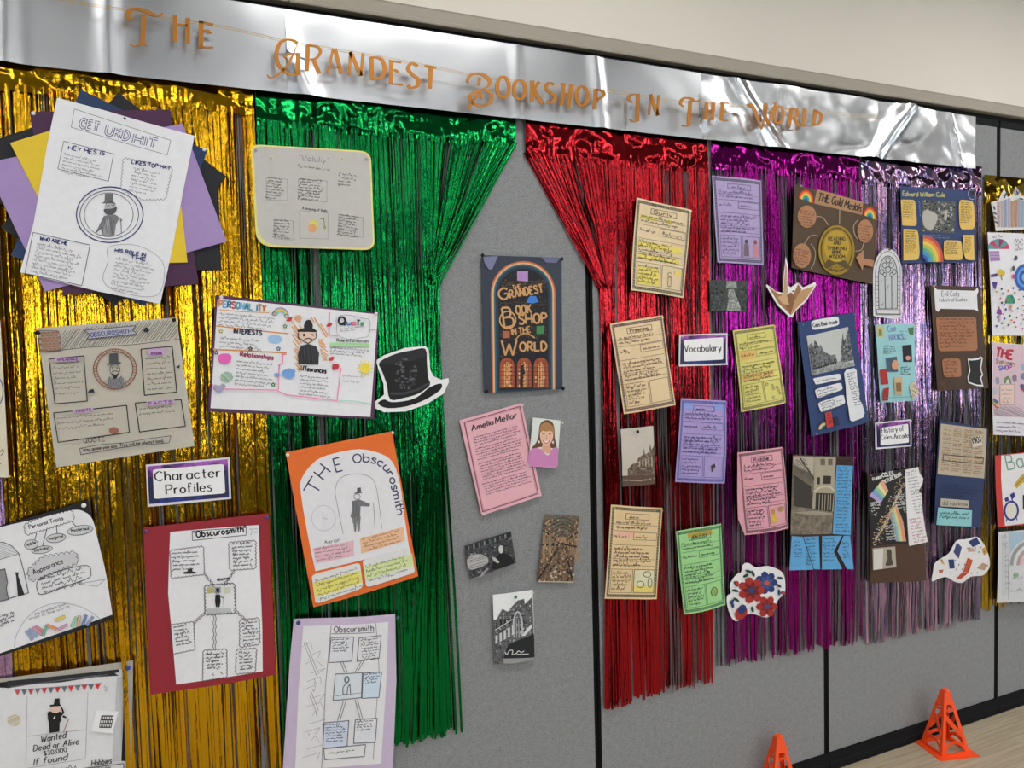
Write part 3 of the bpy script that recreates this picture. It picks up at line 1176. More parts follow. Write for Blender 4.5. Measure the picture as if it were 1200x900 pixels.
    def scrib(s, key, c, x, y, x2, y2, n, gap, h, wpx=.55, fill=.95, ragged=.25):
        """n lines of small illegible handwriting; first baseline from (x, y) to (x2, y2)"""
        s.tx += 1
        key = '%s#t%d' % (key, s.tx) if '#' not in key else key
        r = s.rnd
        L = math.hypot(x2 - x, y2 - y)
        ux, uy = (x2 - x) / L, (y2 - y) / L
        vx, vy = uy, -ux
        for k in range(n):
            bx, by = x - vx * gap * k, y - vy * gap * k
            end = L * (fill - r.uniform(0, ragged) * (1.6 if k == n - 1 else 1))
            t = r.uniform(0, .02) * L
            while t < end:
                wl = h * r.uniform(1.5, 5)
                wl = min(wl, end - t)
                if wl < h * .6:
                    break
                pts = []
                m = max(2, int(wl / (h * .42)))
                for i in range(m + 1):
                    up = (r.uniform(.5, 1.0) if i % 2 else r.uniform(-.12, .2)) * h
                    if r.random() < .12:
                        up = h * r.choice((1.6, -.6))
                    a = t + wl * i / m
                    pts.append((bx + ux * a + vx * up, by + uy * a + vy * up))
                s.line(key, c, pts, wpx * .72)
                t += wl + h * .7

    def frame_box(s, key, c, pts, wpx=.8, jit=0.0):
        if jit:
            pts = [(x + s.rnd.uniform(-jit, jit), y + s.rnd.uniform(-jit, jit)) for x, y in pts]
        s.line(key, c, pts, wpx, closed=True)

    def wavy(s, key, c, pts, amp, n, wpx):
        """closed scalloped outline"""
        out = []
        area = sum(pts[i - 1][0] * pts[i][1] - pts[i][0] * pts[i - 1][1] for i in range(len(pts)))
        sg = -1 if area > 0 else 1
        for i in range(len(pts)):
            a, b = pts[i], pts[(i + 1) % len(pts)]
            L = math.dist(a, b)
            m = max(1, round(n * L / 200))
            nx, ny = -(b[1] - a[1]) / L * sg, (b[0] - a[0]) / L * sg
            for j in range(m):
                for q in range(5):
                    t = (j + q / 5) / m
                    h = 1.6 * amp * math.sin(math.pi * q / 5)
                    out.append((a[0] + (b[0] - a[0]) * t + nx * h, a[1] + (b[1] - a[1]) * t + ny * h))
        s.line(key, c, out, wpx, closed=True)

    def hatch(s, key, c, pts, n, wpx, ang=0.0, dens=1.0):
        """scribbled strokes inside a polygon's bounding box, clipped by the polygon"""
        s.tx += 1
        key = '%s#t%d' % (key, s.tx) if '#' not in key else key
        def inside(p):
            k = False
            for i in range(len(pts)):
                (x1, y1), (x2, y2) = pts[i], pts[i - 1]
                if (y1 > p[1]) != (y2 > p[1]) and p[0] < (x2 - x1) * (p[1] - y1) / (y2 - y1) + x1:
                    k = not k
            return k
        xs, ys = [p[0] for p in pts], [p[1] for p in pts]
        cx, cy = (min(xs) + max(xs)) / 2, (min(ys) + max(ys)) / 2
        R_ = math.hypot(max(xs) - min(xs), max(ys) - min(ys)) / 2
        dx, dy = math.cos(ang), math.sin(ang)
        for i in range(n):
            o = -R_ + 2 * R_ * (i + s.rnd.uniform(.2, .8)) / n
            run = []
            K = 40
            for j in range(K + 1):
                t = -R_ + 2 * R_ * j / K
                p = (cx + dx * t - dy * o, cy + dy * t + dx * o)
                if inside(p):
                    run.append(p)
                elif len(run) > 1:
                    s.line(key, c, [run[0], run[-1]], wpx)
                    run = []
                else:
                    run = []
            if len(run) > 1:
                s.line(key, c, [run[0], run[-1]], wpx)

    def specks(s, key, cols, pts, n, w_, h_, grid=False):
        """small light and dark patches scattered inside a polygon: windows, people, foliage of a print"""
        xs, ys = [p[0] for p in pts], [p[1] for p in pts]
        k = 0
        for _ in range(n * 6):
            if k >= n:
                break
            x, y = s.rnd.uniform(min(xs), max(xs)), s.rnd.uniform(min(ys), max(ys))
            if grid:
                x, y = round(x / (w_ * 2)) * w_ * 2, round(y / (h_ * 1.7)) * h_ * 1.7
            ins = False
            for i in range(len(pts)):
                (x1, y1), (x2, y2) = pts[i], pts[i - 1]
                if (y1 > y) != (y2 > y) and x < (x2 - x1) * (y - y1) / (y2 - y1) + x1:
                    ins = not ins
            if not ins:
                continue
            a, b = w_ * s.rnd.uniform(.4, 1) / 2, h_ * s.rnd.uniform(.5, 1) / 2
            c = cols[k % len(cols)]
            s.fill('%s#s%d' % (key, k % len(cols)), c, [(x - a, y - b), (x + a, y - b), (x + a, y + b), (x - a, y + b)])
            s.lift -= 0.00005
            k += 1

    def blob(s, key, c, cx, cy, rx, ry, j=.12, n=12):
        s.fill(key, c, [(cx + rx * math.cos(6.2832 * i / n) * (1 + s.rnd.uniform(-j, j)), cy + ry * math.sin(6.2832 * i / n) * (1 + s.rnd.uniform(-j, j))) for i in range(n)], smooth=True)

    def star(s, key, c, cx, cy, r, wpx=.6):
        s.line(key, c, [(cx + (r if i % 2 == 0 else r * .45) * math.sin(i * math.pi / 5), cy - (r if i % 2 == 0 else r * .45) * math.cos(i * math.pi / 5)) for i in range(10)], wpx, closed=True)

    def rainbow(s, key, cols, cx, cy, r0, r1, t0=math.pi, t1=2 * math.pi, sy=1.0):
        n = len(cols)
        for i, c in enumerate(cols):
            a, b = r0 + (r1 - r0) * i / n, r0 + (r1 - r0) * (i + 1) / n
            o = [(cx + b * math.cos(t0 + (t1 - t0) * k / 14), cy + b * sy * math.sin(t0 + (t1 - t0) * k / 14)) for k in range(15)]
            q = [(cx + a * math.cos(t0 + (t1 - t0) * k / 14), cy + a * sy * math.sin(t0 + (t1 - t0) * k / 14)) for k in range(14, -1, -1)]
            s.fill(key, c, o + q)

    def gent(s, key, x, y, h, c='#1a1a1c', solid=True, cane=True, lw=.6):
        """small drawing of a man in a top hat; feet at (x, y), h tall"""
        w_ = h * .16
        if solid:
            s.fill(key, c, [(x - w_ * .55, y - h), (x + w_ * .55, y - h), (x + w_ * .5, y - h * .84), (x - w_ * .5, y - h * .84)])
            s.fill(key, c, [(x - w_ * .95, y - h * .85), (x + w_ * .95, y - h * .85), (x + w_ * .95, y - h * .82), (x - w_ * .95, y - h * .82)])
            s.fill(key, c, [(x - w_ * .8, y - h * .66), (x + w_ * .8, y - h * .66), (x + w_ * .95, y - h * .3), (x + w_ * .6, y), (x + w_ * .1, y), (x, y - h * .3), (x - w_ * .1, y), (x - w_ * .6, y), (x - w_ * .95, y - h * .3)])
        s.line(key, c, ellp(x, y - h * .75, w_ * .45, h * .075, 10), lw, closed=True)
        s.line(key, c, [(x + w_ * .7, y - h * .6), (x + w_ * 1.5, y - h * .5), (x + w_ * 1.9, y - h * .52)], lw * 1.6)
        if cane:
            s.line(key, c, [(x + w_ * 1.9, y - h * .55), (x + w_ * 2.0, y)], lw)

    def pin(s, x, y, c='#e8e8e8', r=.0045):
        p = s.W(s.m((x, y)), s.lift + .0006)
        k = (c, r)
        if k not in PIN_MESH:
            V, F, n = [], [], 10
            for rad, dy in ((r * .5, 0), (r * .55, -.003), (r, -.0045), (r, -.0065), (r * .7, -.008)):
                V += [(rad * math.cos(6.2832 * i / n), dy, rad * math.sin(6.2832 * i / n)) for i in range(n)]
            for j in range(4):
                F += [(j * n + i, j * n + (i + 1) % n, (j + 1) * n + (i + 1) % n, (j + 1) * n + i) for i in range(n)]
            F.append([4 * n + i for i in range(n)])
            me = bpy.data.meshes.new('push_pin')
            me.from_pydata(V, [], F)
            me.materials.append(plain(c, .3))
            me.polygons.foreach_set('use_smooth', [True] * len(me.polygons))
            PIN_MESH[k] = me
        o = bpy.data.objects.new('push_pin', PIN_MESH[k])
        COL.objects.link(o)
        o.parent = s.root
        o.location = p

    def done(s):
        made = {}
        for k in s.order:
            key, mat, lift, V, F = s.acc[k]
            verts = [s.W(p, lift) for p in V]
            faces = list(F)
            if k in s.keep:
                pts, th = s.keep[k]
                n0 = len(verts)
                dense = []
                for i in range(len(pts)):
                    a, b = pts[i], pts[(i + 1) % len(pts)]
                    m = max(1, int(math.dist(a, b) / 8))
                    dense += [(a[0] + (b[0] - a[0]) * t / m, a[1] + (b[1] - a[1]) * t / m) for t in range(m)]
                n = len(dense)
                verts += [s.W(p, lift) for p in dense] + [s.W(p, lift - th) for p in dense]
                faces += [(n0 + i, n0 + (i + 1) % n, n0 + n + (i + 1) % n, n0 + n + i) for i in range(n)]
                nb = len(verts)
                verts += [s.W(p, lift - th) for p in V]
                faces += [tuple(nb + i for i in reversed(f)) for f in F]
            g = int(key.rsplit('#', 1)[1])
            pk = s.par.get(g)
            host = s.root if k in s.keep or pk is None else made[pk]
            me_o = mesh_obj(key.split('#')[0], verts, faces, mat, host)
            if k in s.keep:
                made[k] = me_o
            if len(F) > 1:
                bm = bmesh.new()
                bm.from_mesh(me_o.data)
                bmesh.ops.remove_doubles(bm, verts=bm.verts, dist=1e-5)
                bm.verts.index_update()
                for f in bm.faces:
                    f.smooth = k not in s.keep
                bm.to_mesh(me_o.data)
                if k not in s.keep:
                    bm.verts.ensure_lookup_table()
                    seen, isl = set(), 0
                    for v in bm.verts:
                        if v.index in seen:
                            continue
                        isl += 1
                        st = [v]
                        seen.add(v.index)
                        while st:
                            a = st.pop()
                            for e in a.link_edges:
                                b = e.other_vert(a)
                                if b.index not in seen:
                                    seen.add(b.index)
                                    st.append(b)
                    if isl > 1:
                        me_o['kind'] = 'stuff'
                bm.free()
        return s.root


INK, PEN, PENCIL, NAVY = '#26262b', '#3c3e48', '#85868a', '#28326e'

# ------------------------------------------------------------------ sheets on the left half
WH, OFF = '#e9e9ec', '#dcd9d0'

# big white poster on a fan of coloured card
f = (0, 100, 3.461)
s = Sheet('fan_poster', 'white handwritten poster on a fan of purple, yellow, navy and black card', 'poster', [(235, 60), (788, 212), (650, 888), (85, 760)], f, .030, .004, .002, seed=1)
s.card('backing_card', '#1c1d22', [(480, 30), (918, 372), (470, 895), (2, 575)], gap=.001)
s.card('backing_card', '#1c1d22', [(300, 420), (885, 400), (896, 748), (310, 752)], gap=.001)
s.card('backing_card', '#1c1d22', [(-60, 235), (130, 175), (300, 160), (330, 480), (-60, 480)], gap=.001)
s.card('backing_card', '#26395f', [(330, 22), (840, 270), (590, 895), (45, 690)], gap=.0012)
s.card('backing_card', '#4b2748', [(122, 112), (690, 103), (806, 805), (260, 852)], gap=.0012)
s.card('backing_card', '#a58cc0', [(-60, 320), (740, 160), (918, 636), (185, 838)], gap=.0012)
s.card('backing_card', '#e6c531', [(45, 240), (240, 180), (735, 500), (760, 720), (300, 735)], gap=.0012)
s.card('sheet', WH, [(235, 60), (420, 108), (600, 160), (788, 212), (745, 420), (700, 660), (650, 888), (400, 838), (85, 760), (140, 560), (195, 250)], gap=.0015)
s.frame_box('drawn_box', PEN, [(305, 105), (692, 230), (678, 290), (292, 178)], .5)
for txt, x, y, x2, y2 in (('GET', 325, 178, 400, 196), ('UKD', 428, 205, 520, 232), ('HIT', 540, 240, 632, 262)):
    s.text('heading', NAVY, txt, x, y, x2, y2, 36, 3.2)
    s.text('heading_fill', WH, txt, x, y, x2, y2, 36, 1.5)
for (x, y, x2, y2), box in (((280, 268, 425, 292), [(262, 234), (462, 285), (442, 395), (238, 345)]),):
    s.frame_box('drawn_box', PEN, box, .6)
    s.text('subheading', NAVY, 'HEY HES IS', x, y, x2, y2, 16, 1.1, jit=1)
    s.scrib('writing', PEN, 262, 288, 440, 328, 6, 14, 6, .45)
s.wavy('drawn_box', PENCIL, [(505, 305), (695, 345), (668, 465), (580, 468), (495, 425)], 4, 14, .6)
s.text('subheading', NAVY, 'LIKES TOP HAT', 535, 325, 690, 350, 14, 1.1, jit=1)
s.scrib('writing', PEN, 540, 345, 660, 372, 7, 15, 7, .45)
for k, (rx, ry, c, wd) in enumerate(((134, 112, NAVY, 1.3), (118, 98, '#3a3d55', .8), (98, 88, PEN, .6))):
    s.line('ring', c, ellp(447 - 2 * k, 530, rx, ry, 26), wd, smooth=True, closed=True)
# pencil man in the ring
s.fill('drawing', '#6d6d70', [(428, 445), (460, 445), (462, 478), (472, 486), (415, 484), (426, 476)])
s.line('drawing', PEN, ellp(450, 500, 22, 22, 12), .7, closed=True, smooth=True)
s.fill('drawing', '#b9b9bb', smooth_pts([(432, 490), (468, 488), (472, 510), (450, 528), (430, 512)], True, 4)[:-1])
s.line('drawing', INK, [(436, 494), (446, 493)], .8)
s.line('drawing', INK, [(456, 492), (466, 491)], .8)
s.fill('drawing', '#55565a', smooth_pts([(424, 508), (452, 506), (476, 500), (468, 524), (448, 532), (430, 526)], True, 4)[:-1])
s.fill('drawing', '#7d7d81', [(425, 535), (448, 530), (470, 530), (484, 548), (472, 570), (466, 616), (414, 612), (420, 575), (392, 602)])
s.fill('drawing', '#9c9ca0', [(430, 552), (446, 545), (450, 612), (416, 610)])
s.line('drawing', PEN, [(425, 535), (392, 602), (440, 560), (462, 612), (470, 532), (497, 552), (488, 556)], .8)
s.line('drawing', PEN, [(492, 552), (494, 606)], .7)
s.hatch('drawing', PEN, [(425, 540), (465, 535), (465, 610), (410, 605)], 12, .4, 1.4)
s.frame_box('drawn_box', PEN, [(138, 600), (368, 652), (335, 815), (105, 765)], .7)
s.text('subheading', NAVY, 'WHO ARE HE', 165, 630, 275, 652, 14, 1.1, jit=1)
s.scrib('writing', PEN, 150, 648, 350, 692, 8, 16, 8, .5)
s.line('drawn_box', PENCIL, [(445, 660), (560, 655), (660, 720), (655, 830), (600, 860), (470, 835), (420, 790), (440, 720)], .5, smooth=True, closed=True)
s.text('subheading', NAVY, 'HIS ROLE IN', 468, 678, 590, 700, 14, 1.1, jit=1)
s.text('subheading', NAVY, 'THE', 530, 706, 590, 716, 12, 1.1, jit=1)
s.scrib('writing', PEN, 470, 708, 640, 742, 9, 15, 7, .45)
s.pin(508, 146, '#303440', .003)
s.pin(142, 126)
s.pin(826, 270)
s.done()

# grey rounded sheet with yellow edge
f = (290, 165, 6.923)
s = Sheet('character_sheet', 'pale grey rounded sheet with a yellow border and small pencil boxes', 'poster', [(45, 35), (990, 85), (1030, 885), (75, 850)], f, .030, .003, .0015, seed=2)
s.card('backing_card', '#e8df8a', rquad([(28, 28), (1000, 88), (1032, 890), (70, 862)], [.08, .1, .1, .16]), gap=.001)
s.card('sheet', '#c3c0ba', rquad([(50, 42), (985, 100), (1018, 872), (88, 850)], [.08, .1, .1, .2]))
s.text('heading', PENCIL, '"Valuliy"', 415, 160, 650, 188, 46, .8, jit=.6)
s.scrib('subheading', PEN, 400, 212, 680, 248, 1, 20, 14, .6)
for bx, (x, y, x2, y2), n in (([(150, 300), (322, 315), (322, 488), (155, 482)], (158, 305, 320, 325), 8),
                              ([(408, 315), (640, 330), (640, 500), (405, 478)], (415, 315, 635, 335), 8),
                              ([(210, 640), (365, 655), (372, 808), (222, 800)], (212, 650, 365, 665), 7),
                              ([(735, 600), (935, 625), (935, 785), (735, 770)], (740, 605, 930, 632), 8)):
    s.frame_box('drawn_box', PENCIL, bx, .35)
    s.scrib('writing', INK, x, y, x2, y2, n, 23, 12, .55)
s.scrib('writing', INK, 735, 278, 890, 295, 4, 28, 14, .6)
s.text('writing', PEN, 'A drawing of Vally', 440, 560, 640, 582, 20, .5, jit=.5)
s.frame_box('drawn_box', PENCIL, [(418, 570), (648, 590), (648, 800), (418, 795)], .35)
s.blob('drawing', '#dcd26e', 528, 690, 40, 42)
s.blob('drawing', '#e0a678', 522, 712, 34, 34)
s.line('drawing', '#8a8a4a', [(585, 640), (615, 632), (620, 700)], .8)
s.blob('drawing', '#a9b277', 622, 706, 12, 14)
for p in ((66, 80), (960, 155)):
    s.pin(p[0], p[1], '#b9b2b4')
for p in ((190, 142), (765, 152)):
    s.pin(p[0], p[1], '#f2e89a', .003)
s.done()

# tan sheet with brick corner and portrait in an oval
f = (40, 365, 4.867)
q = [(15, 95), (812, 35), (915, 768), (128, 888)]
s = Sheet('character_sheet', 'tan ink-drawn sheet with a brick corner, hatched top and oval portrait', 'poster', q, f, .028, .005, .003, seed=3)
s.card('sheet', '#c2bcae', q)
s.hatch('hatching', PEN, [(150, 110), (300, 85), (812, 42), (830, 158), (400, 200), (155, 222)], 62, .6, -.95)
s.line('hatching', PEN, [(35, 232), (300, 205), (560, 190), (832, 158)], .7)
for r_i in range(7):
    for k in range(5):
        x = 22 + r_i * 2 + k * 25 - (r_i % 2) * 10
        y = 118 + r_i * 16 - k * 1.6
        if x > 15 + r_i * 2.4:
            s.fill('brick_drawing', '#a3765f', [(x, y), (x + 22, y - 1), (x + 22, y + 12), (x, y + 13)])
s.line('brick_drawing', PEN, [(20, 110), (130, 108), (148, 130), (155, 222), (35, 232)], .8, closed=True)
s.fill('ribbon_drawing', '#b3b2bd', [(288, 108), (580, 82), (560, 108), (590, 128), (305, 158), (320, 132)])
s.line('ribbon_drawing', PEN, [(288, 108), (580, 82), (560, 108), (590, 128), (305, 158), (320, 132)], .8, closed=True)
s.text('heading', '#4a4f86', 'OBSCUROSMITH', 325, 146, 555, 124, 24, 1.0)
for k, c in enumerate(('#8d5a48', '#8d5a48')):
    s.line('oval_frame', c, ellp(462, 328, 122 - 20 * k, 114 - 14 * k, 26), 1.2, smooth=True, closed=True)
for i in range(40):
    a = 6.2832 * i / 40
    s.line('oval_frame', '#8d5a48', [(462 + 103 * math.cos(a), 328 + 101 * math.sin(a)), (462 + 120 * math.cos(a + .05), 328 + 113 * math.sin(a + .05))], .7)
s.fill('drawing', '#4a4b50', [(430, 240), (480, 236), (482, 292), (430, 296)])
s.fill('drawing', '#4a4b50', [(415, 298), (496, 288), (496, 298), (418, 306)])
s.line('drawing', PEN, ellp(462, 332, 28, 34, 14), .7, closed=True, smooth=True)
s.fill('drawing', INK, [(440, 350), (465, 362), (486, 348), (470, 385), (455, 385)])
for x in (450, 475):
    s.line('drawing', INK, ellp(x, 322, 4, 3, 6), .6, closed=True)
s.line('drawing', INK, [(444, 343), (462, 338), (482, 342)], .9)
s.fill('drawing', '#8c8d90', [(430, 370), (465, 388), (500, 365), (514, 390), (512, 428), (462, 436), (420, 425), (418, 390)])
s.hatch('drawing', PEN, [(430, 370), (465, 388), (500, 365), (514, 390), (512, 428), (462, 436), (420, 425), (418, 390)], 14, .5, 1.2)
for ttl, tq, box, (x, y, x2, y2), n in (('APPEARANCE', [(118, 268), (265, 258), (258, 282), (125, 288)], [(85, 270), (285, 252), (304, 510), (122, 526)], (105, 300, 285, 288), 7),
                                        ('PERSONAL', [(640, 215), (755, 205), (740, 250), (660, 255)], [(610, 215), (785, 200), (815, 458), (630, 476)], (632, 275, 795, 262), 7),
                                        ('HABITS', [(215, 560), (340, 548), (335, 570), (235, 580)], [(112, 578), (528, 534), (542, 690), (138, 744)], (130, 612, 525, 578), 3),
                                        ('FACTS', [(640, 512), (800, 500), (795, 526), (645, 538)], [(578, 522), (838, 500), (864, 655), (602, 686)], (596, 560, 830, 540), 2)):
    s.frame_box('drawn_box', INK, box, 1.2, 2)
    s.fill('title_tab', '#bfa2c4', tq)
    s.text('subheading', '#7a3f86', ttl, tq[3][0] + 8, tq[3][1] - 5, tq[2][0] - 8, tq[2][1] - 5, 15, .8)
    s.scrib('writing', PEN, x, y, x2, y2, n, 29, 9, .5)
s.fill('hat_doodle', INK, [(318, 445), (340, 440), (348, 462), (308, 462)])
s.blob('hat_doodle', INK, 640, 106, 15, 14)
s.fill('hat_doodle', INK, [(808, 316), (832, 304), (828, 326)])
s.blob('house_doodle', '#9a6553', 455, 678, 28, 20, .05)
s.text('writing', INK, 'QUOTE', 285, 748, 405, 738, 24, .7)
s.line('quote_ribbon', PEN, [(262, 778), (400, 755), (520, 748), (650, 725), (780, 708), (770, 748), (600, 762), (500, 775), (380, 795), (268, 815)], .7, closed=True)
s.text('writing', INK, '"Any game you say. This will be always long"', 275, 796, 742, 742, 18, .7, jit=.5)
for p in ((25, 122), (797, 50)):
    s.pin(p[0], p[1], '#1a1a1c', .005)
s.done()

# colourful landscape poster
f = (240, 340, 5.714)
s = Sheet('personality_poster', 'colourful felt-pen landscape poster with a hatted man, on purple card', 'poster', [(72, 32), (1165, 152), (1130, 862), (20, 812)], f, .032, .004, .002, seed=4)
s.card('backing_card', '#54304f', [(72, 32), (1165, 152), (1130, 862), (20, 812)])
s.card('sheet', WH, rquad([(85, 55), (1158, 162), (1105, 848), (38, 790)], [.03, .02, 0, 0]))
cols = ['#d98a56', '#7db6d8', '#3f6f9a', '#c55a5a', '#5aa0a8', '#7db6d8', '#3a8fa8', '#7ab0c8', '#4a88a8', '#d08a50', '#c87848']
for i, ch in enumerate('PERSONALITY'):
    s.text('heading', cols[i], ch, 92 + i * 29, 112 + i * 3.0, 115 + i * 29, 114 + i * 3.0, 42, 2.2)
s.scrib('writing', PEN, 90, 160, 545, 205, 4, 25, 11, .5)
s.line('rule', '#e0a45a', [(95, 132), (250, 145), (430, 152)], 1)
s.line('rule', '#e0963e', [(75, 240), (350, 272), (560, 292)], 1.3)
s.line('rule', '#e0963e', [(55, 396), (300, 408), (545, 420)], 1.6)
for txt, x, y, x2, y2, c in (('INTERESTS', 190, 288, 378, 302, '#2f2f48'), ('Relationships', 235, 440, 455, 466, '#9a4a62'), ('Affearances', 630, 535, 808, 556, '#30202c')):
    s.text('subheading', c, txt, x, y, x2, y2, 30, 1.5)
s.scrib('writing', PEN, 100, 325, 410, 350, 3, 27, 11, .5)
s.scrib('writing', PEN, 210, 480, 490, 508, 7, 25, 10, .5)
s.scrib('writing', PEN, 635, 578, 870, 600, 6, 24, 9, .5)
s.fill('cloud_doodle', '#9fc3e8', smooth_pts([(420, 315), (455, 298), (505, 312), (512, 342), (475, 358), (430, 348)], True, 4)[:-1])
s.rainbow('rainbow_doodle', ['#8fc6d8', '#8fcf96', '#e8dc74', '#e8a25c', '#7aa0d8'], 505, 172, 22, 56, math.pi * 1.05, math.pi * 2.0)
for cx, cy in ((462, 160), (545, 175)):
    s.line('rainbow_doodle', PEN, ellp(cx, cy, 14, 12, 9), .6, smooth=True, closed=True)
# striped rays and the man
for i in range(7):
    s.hatch('ray_doodle', '#e6a768', [(560 + i * 6, 200 + i * 48), (590 + i * 6, 190 + i * 48), (650, 260 + i * 44), (630, 290 + i * 44)], 7, 1.2, .9)
s.hatch('ray_doodle', '#e6a768', [(590, 170), (640, 165), (650, 190), (640, 230), (600, 200)], 8, 1.3, .6)
s.hatch('ray_doodle', '#e6a768', [(700, 180), (740, 180), (830, 300), (815, 320), (760, 250)], 12, 1.3, 1.0)
s.hatch('ray_doodle', '#e6a768', [(755, 320), (790, 330), (825, 430), (815, 480), (790, 470), (770, 400)], 12, 1.4, .7)
s.fill('drawing', '#2a2426', smooth_pts([(665, 225), (680, 202), (705, 202), (718, 225), (718, 252), (665, 252)], True, 4)[:-1])
s.fill('drawing', '#2a2426', [(615, 270), (665, 252), (718, 252), (748, 272), (745, 282), (620, 280)])
s.fill('drawing', '#e8c9b4', smooth_pts([(630, 285), (740, 285), (735, 325), (690, 358), (640, 325)], True, 4)[:-1])
s.line('drawing', INK, [(625, 285), (622, 318), (690, 358), (742, 320), (745, 285)], 1)
s.fill('drawing', INK, [(655, 292), (668, 292), (668, 310), (655, 310)])
s.line('drawing', INK, [(705, 295), (725, 298), (722, 310)], .8)
s.line('drawing', INK, [(665, 330), (690, 322), (718, 330)], 1.2)
s.fill('drawing', '#45434a', [(640, 372), (690, 360), (742, 375), (762, 420), (758, 500), (625, 495), (622, 420)])
s.hatch('drawing', '#16161a', [(640, 372), (690, 360), (742, 375), (762, 420), (758, 500), (625, 495), (622, 420)], 22, .8, 1.5)
for i, ch in enumerate('QuoTe'):
    s.text('subheading', ['#1c1c22', '#4f7bb5', '#d86a8c', '#3c3c44', '#4a9a6a'][i], ch, (892, 948, 985, 1012, 1042)[i], 228 + i * 2, (938, 975, 1005, 1034, 1058)[i], 231 + i * 2, 50 if i == 0 else 34, 2.4 if i == 0 else 1.6)
s.line('drawn_box', PENCIL, [(885, 180), (960, 168), (1060, 190), (1102, 205), (1095, 300), (1040, 320), (960, 330), (890, 300), (880, 240)], .5, smooth=True, closed=True)
s.scrib('writing', PENCIL, 900, 265, 1080, 245, 2, 16, 8, .5)
s.text('subheading', '#3c4a3c', 'Role information', 880, 345, 1090, 350, 20, .7)
s.fill('highlight', '#a8dc9a', [(835, 350), (1100, 358), (1098, 380), (832, 374)])
s.scrib('writing', PEN, 835, 388, 1120, 410, 3, 20, 9, .5)
s.scrib('writing', PENCIL, 915, 575, 1085, 590, 2, 36, 10, .5)
s.blob('sun_doodle', '#f0d944', 1068, 522, 32, 36, .05)
for i in range(12):
    a = 6.2832 * i / 12
    s.line('sun_doodle', '#f0d944', [(1068 + 40 * math.cos(a), 522 + 43 * math.sin(a)), (1068 + 54 * math.cos(a), 522 + 56 * math.sin(a))], 1)
for pts in ([(50, 630), (60, 660), (480, 668), (500, 680), (545, 700), (880, 738), (908, 520)], [(545, 430), (518, 430), (518, 490), (495, 500), (490, 665)], [(835, 150), (830, 230), (830, 300), (890, 308)], [(1100, 265), (1145, 265)]):
    s.line('pink_outline', '#f08cb8', pts, 1.3)
s.line('rule', '#a8d8c8', [(885, 735), (1000, 742), (1108, 762)], 1)
s.blob('brain_doodle', '#e866b8', 132, 458, 46, 36)
s.blob('bubble_doodle', '#78a4e0', 562, 558, 44, 36, .18)
s.blob('bubble_doodle', '#78a4e0', 478, 566, 20, 12)
s.hatch('bush_doodle', '#6aa87a', ellp(145, 582, 45, 38, 10), 14, .7, .8)
s.fill('heart_doodle', '#a9a4c4', smooth_pts([(95, 690), (60, 655), (66, 632), (95, 640), (118, 626), (138, 645)], True, 4)[:-1])
for x, y, c in ((535, 242, '#6a8a4a'), (105, 275, '#b8a844'), (302, 392, '#5a5a4a'), (490, 392, '#4a6a9a'), (75, 418, '#5a5a5a'), (455, 632, '#3c7a3c')):
    s.star('star_doodle', c, x, y, 15, 1)
for x, y in ((830, 232), (562, 196), (842, 460)):
    s.fill('berry_doodle', '#c83a3a', smooth_pts([(x - 20, y + 10), (x, y - 14), (x + 20, y - 10), (x + 8, y + 12)], True, 3)[:-1])
s.blob('candy_doodle', '#c03a44', 870, 510, 24, 22, .2)
s.pin(107, 50, '#ead8dc')
s.pin(1140, 160, '#ead8dc')
s.done()

# top hat cut-out
f = (300, 225, 4.0)
s = Sheet('top_hat_cutout', 'glossy black top hat cut-out with a white paper margin', 'cutout', [(570, 725), (805, 725), (905, 1000), (560, 1025)], f, .030, .003, .001, seed=5)
s.card('sheet', '#f0f0f0', [(562, 790), (600, 765), (700, 730), (795, 722), (808, 740), (815, 830), (830, 862), (868, 880), (902, 872), (905, 890), (880, 945), (800, 995), (700, 1028), (600, 1032), (560, 1015), (555, 985), (600, 950), (598, 900), (575, 835)])
s.fill('crown', '#151517', smooth_pts([(578, 798), (650, 760), (730, 742), (792, 735), (800, 800), (806, 868), (815, 905), (760, 945), (690, 965), (628, 972), (612, 900), (590, 840)], True, 3)[:-1])
s.fill('top_disc', '#26262a', [(578, 798), (650, 760), (730, 742), (792, 735), (796, 770), (740, 790), (660, 800), (580, 808)])
s.fill('brim', '#0d0d0f', smooth_pts([(572, 990), (600, 972), (640, 985), (740, 968), (815, 915), (868, 898), (862, 930), (790, 975), (700, 1005), (610, 1012)], True, 4)[:-1])
s.specks('hat_sheen', ['#4a4a4e', '#333337', '#5c5c60'], ellp(700, 850, 55, 75, 12), 60, 16, 12)  # glare and scuffs painted on as grey specks
s.line('hat_band', '#3c3c40', [(626, 945), (690, 945), (760, 925), (812, 895)], 3)
s.done()

# Character Profiles sign
GAL = foil('galaxy_unused', '#ffffff')
bpy.data.materials.remove(GAL)


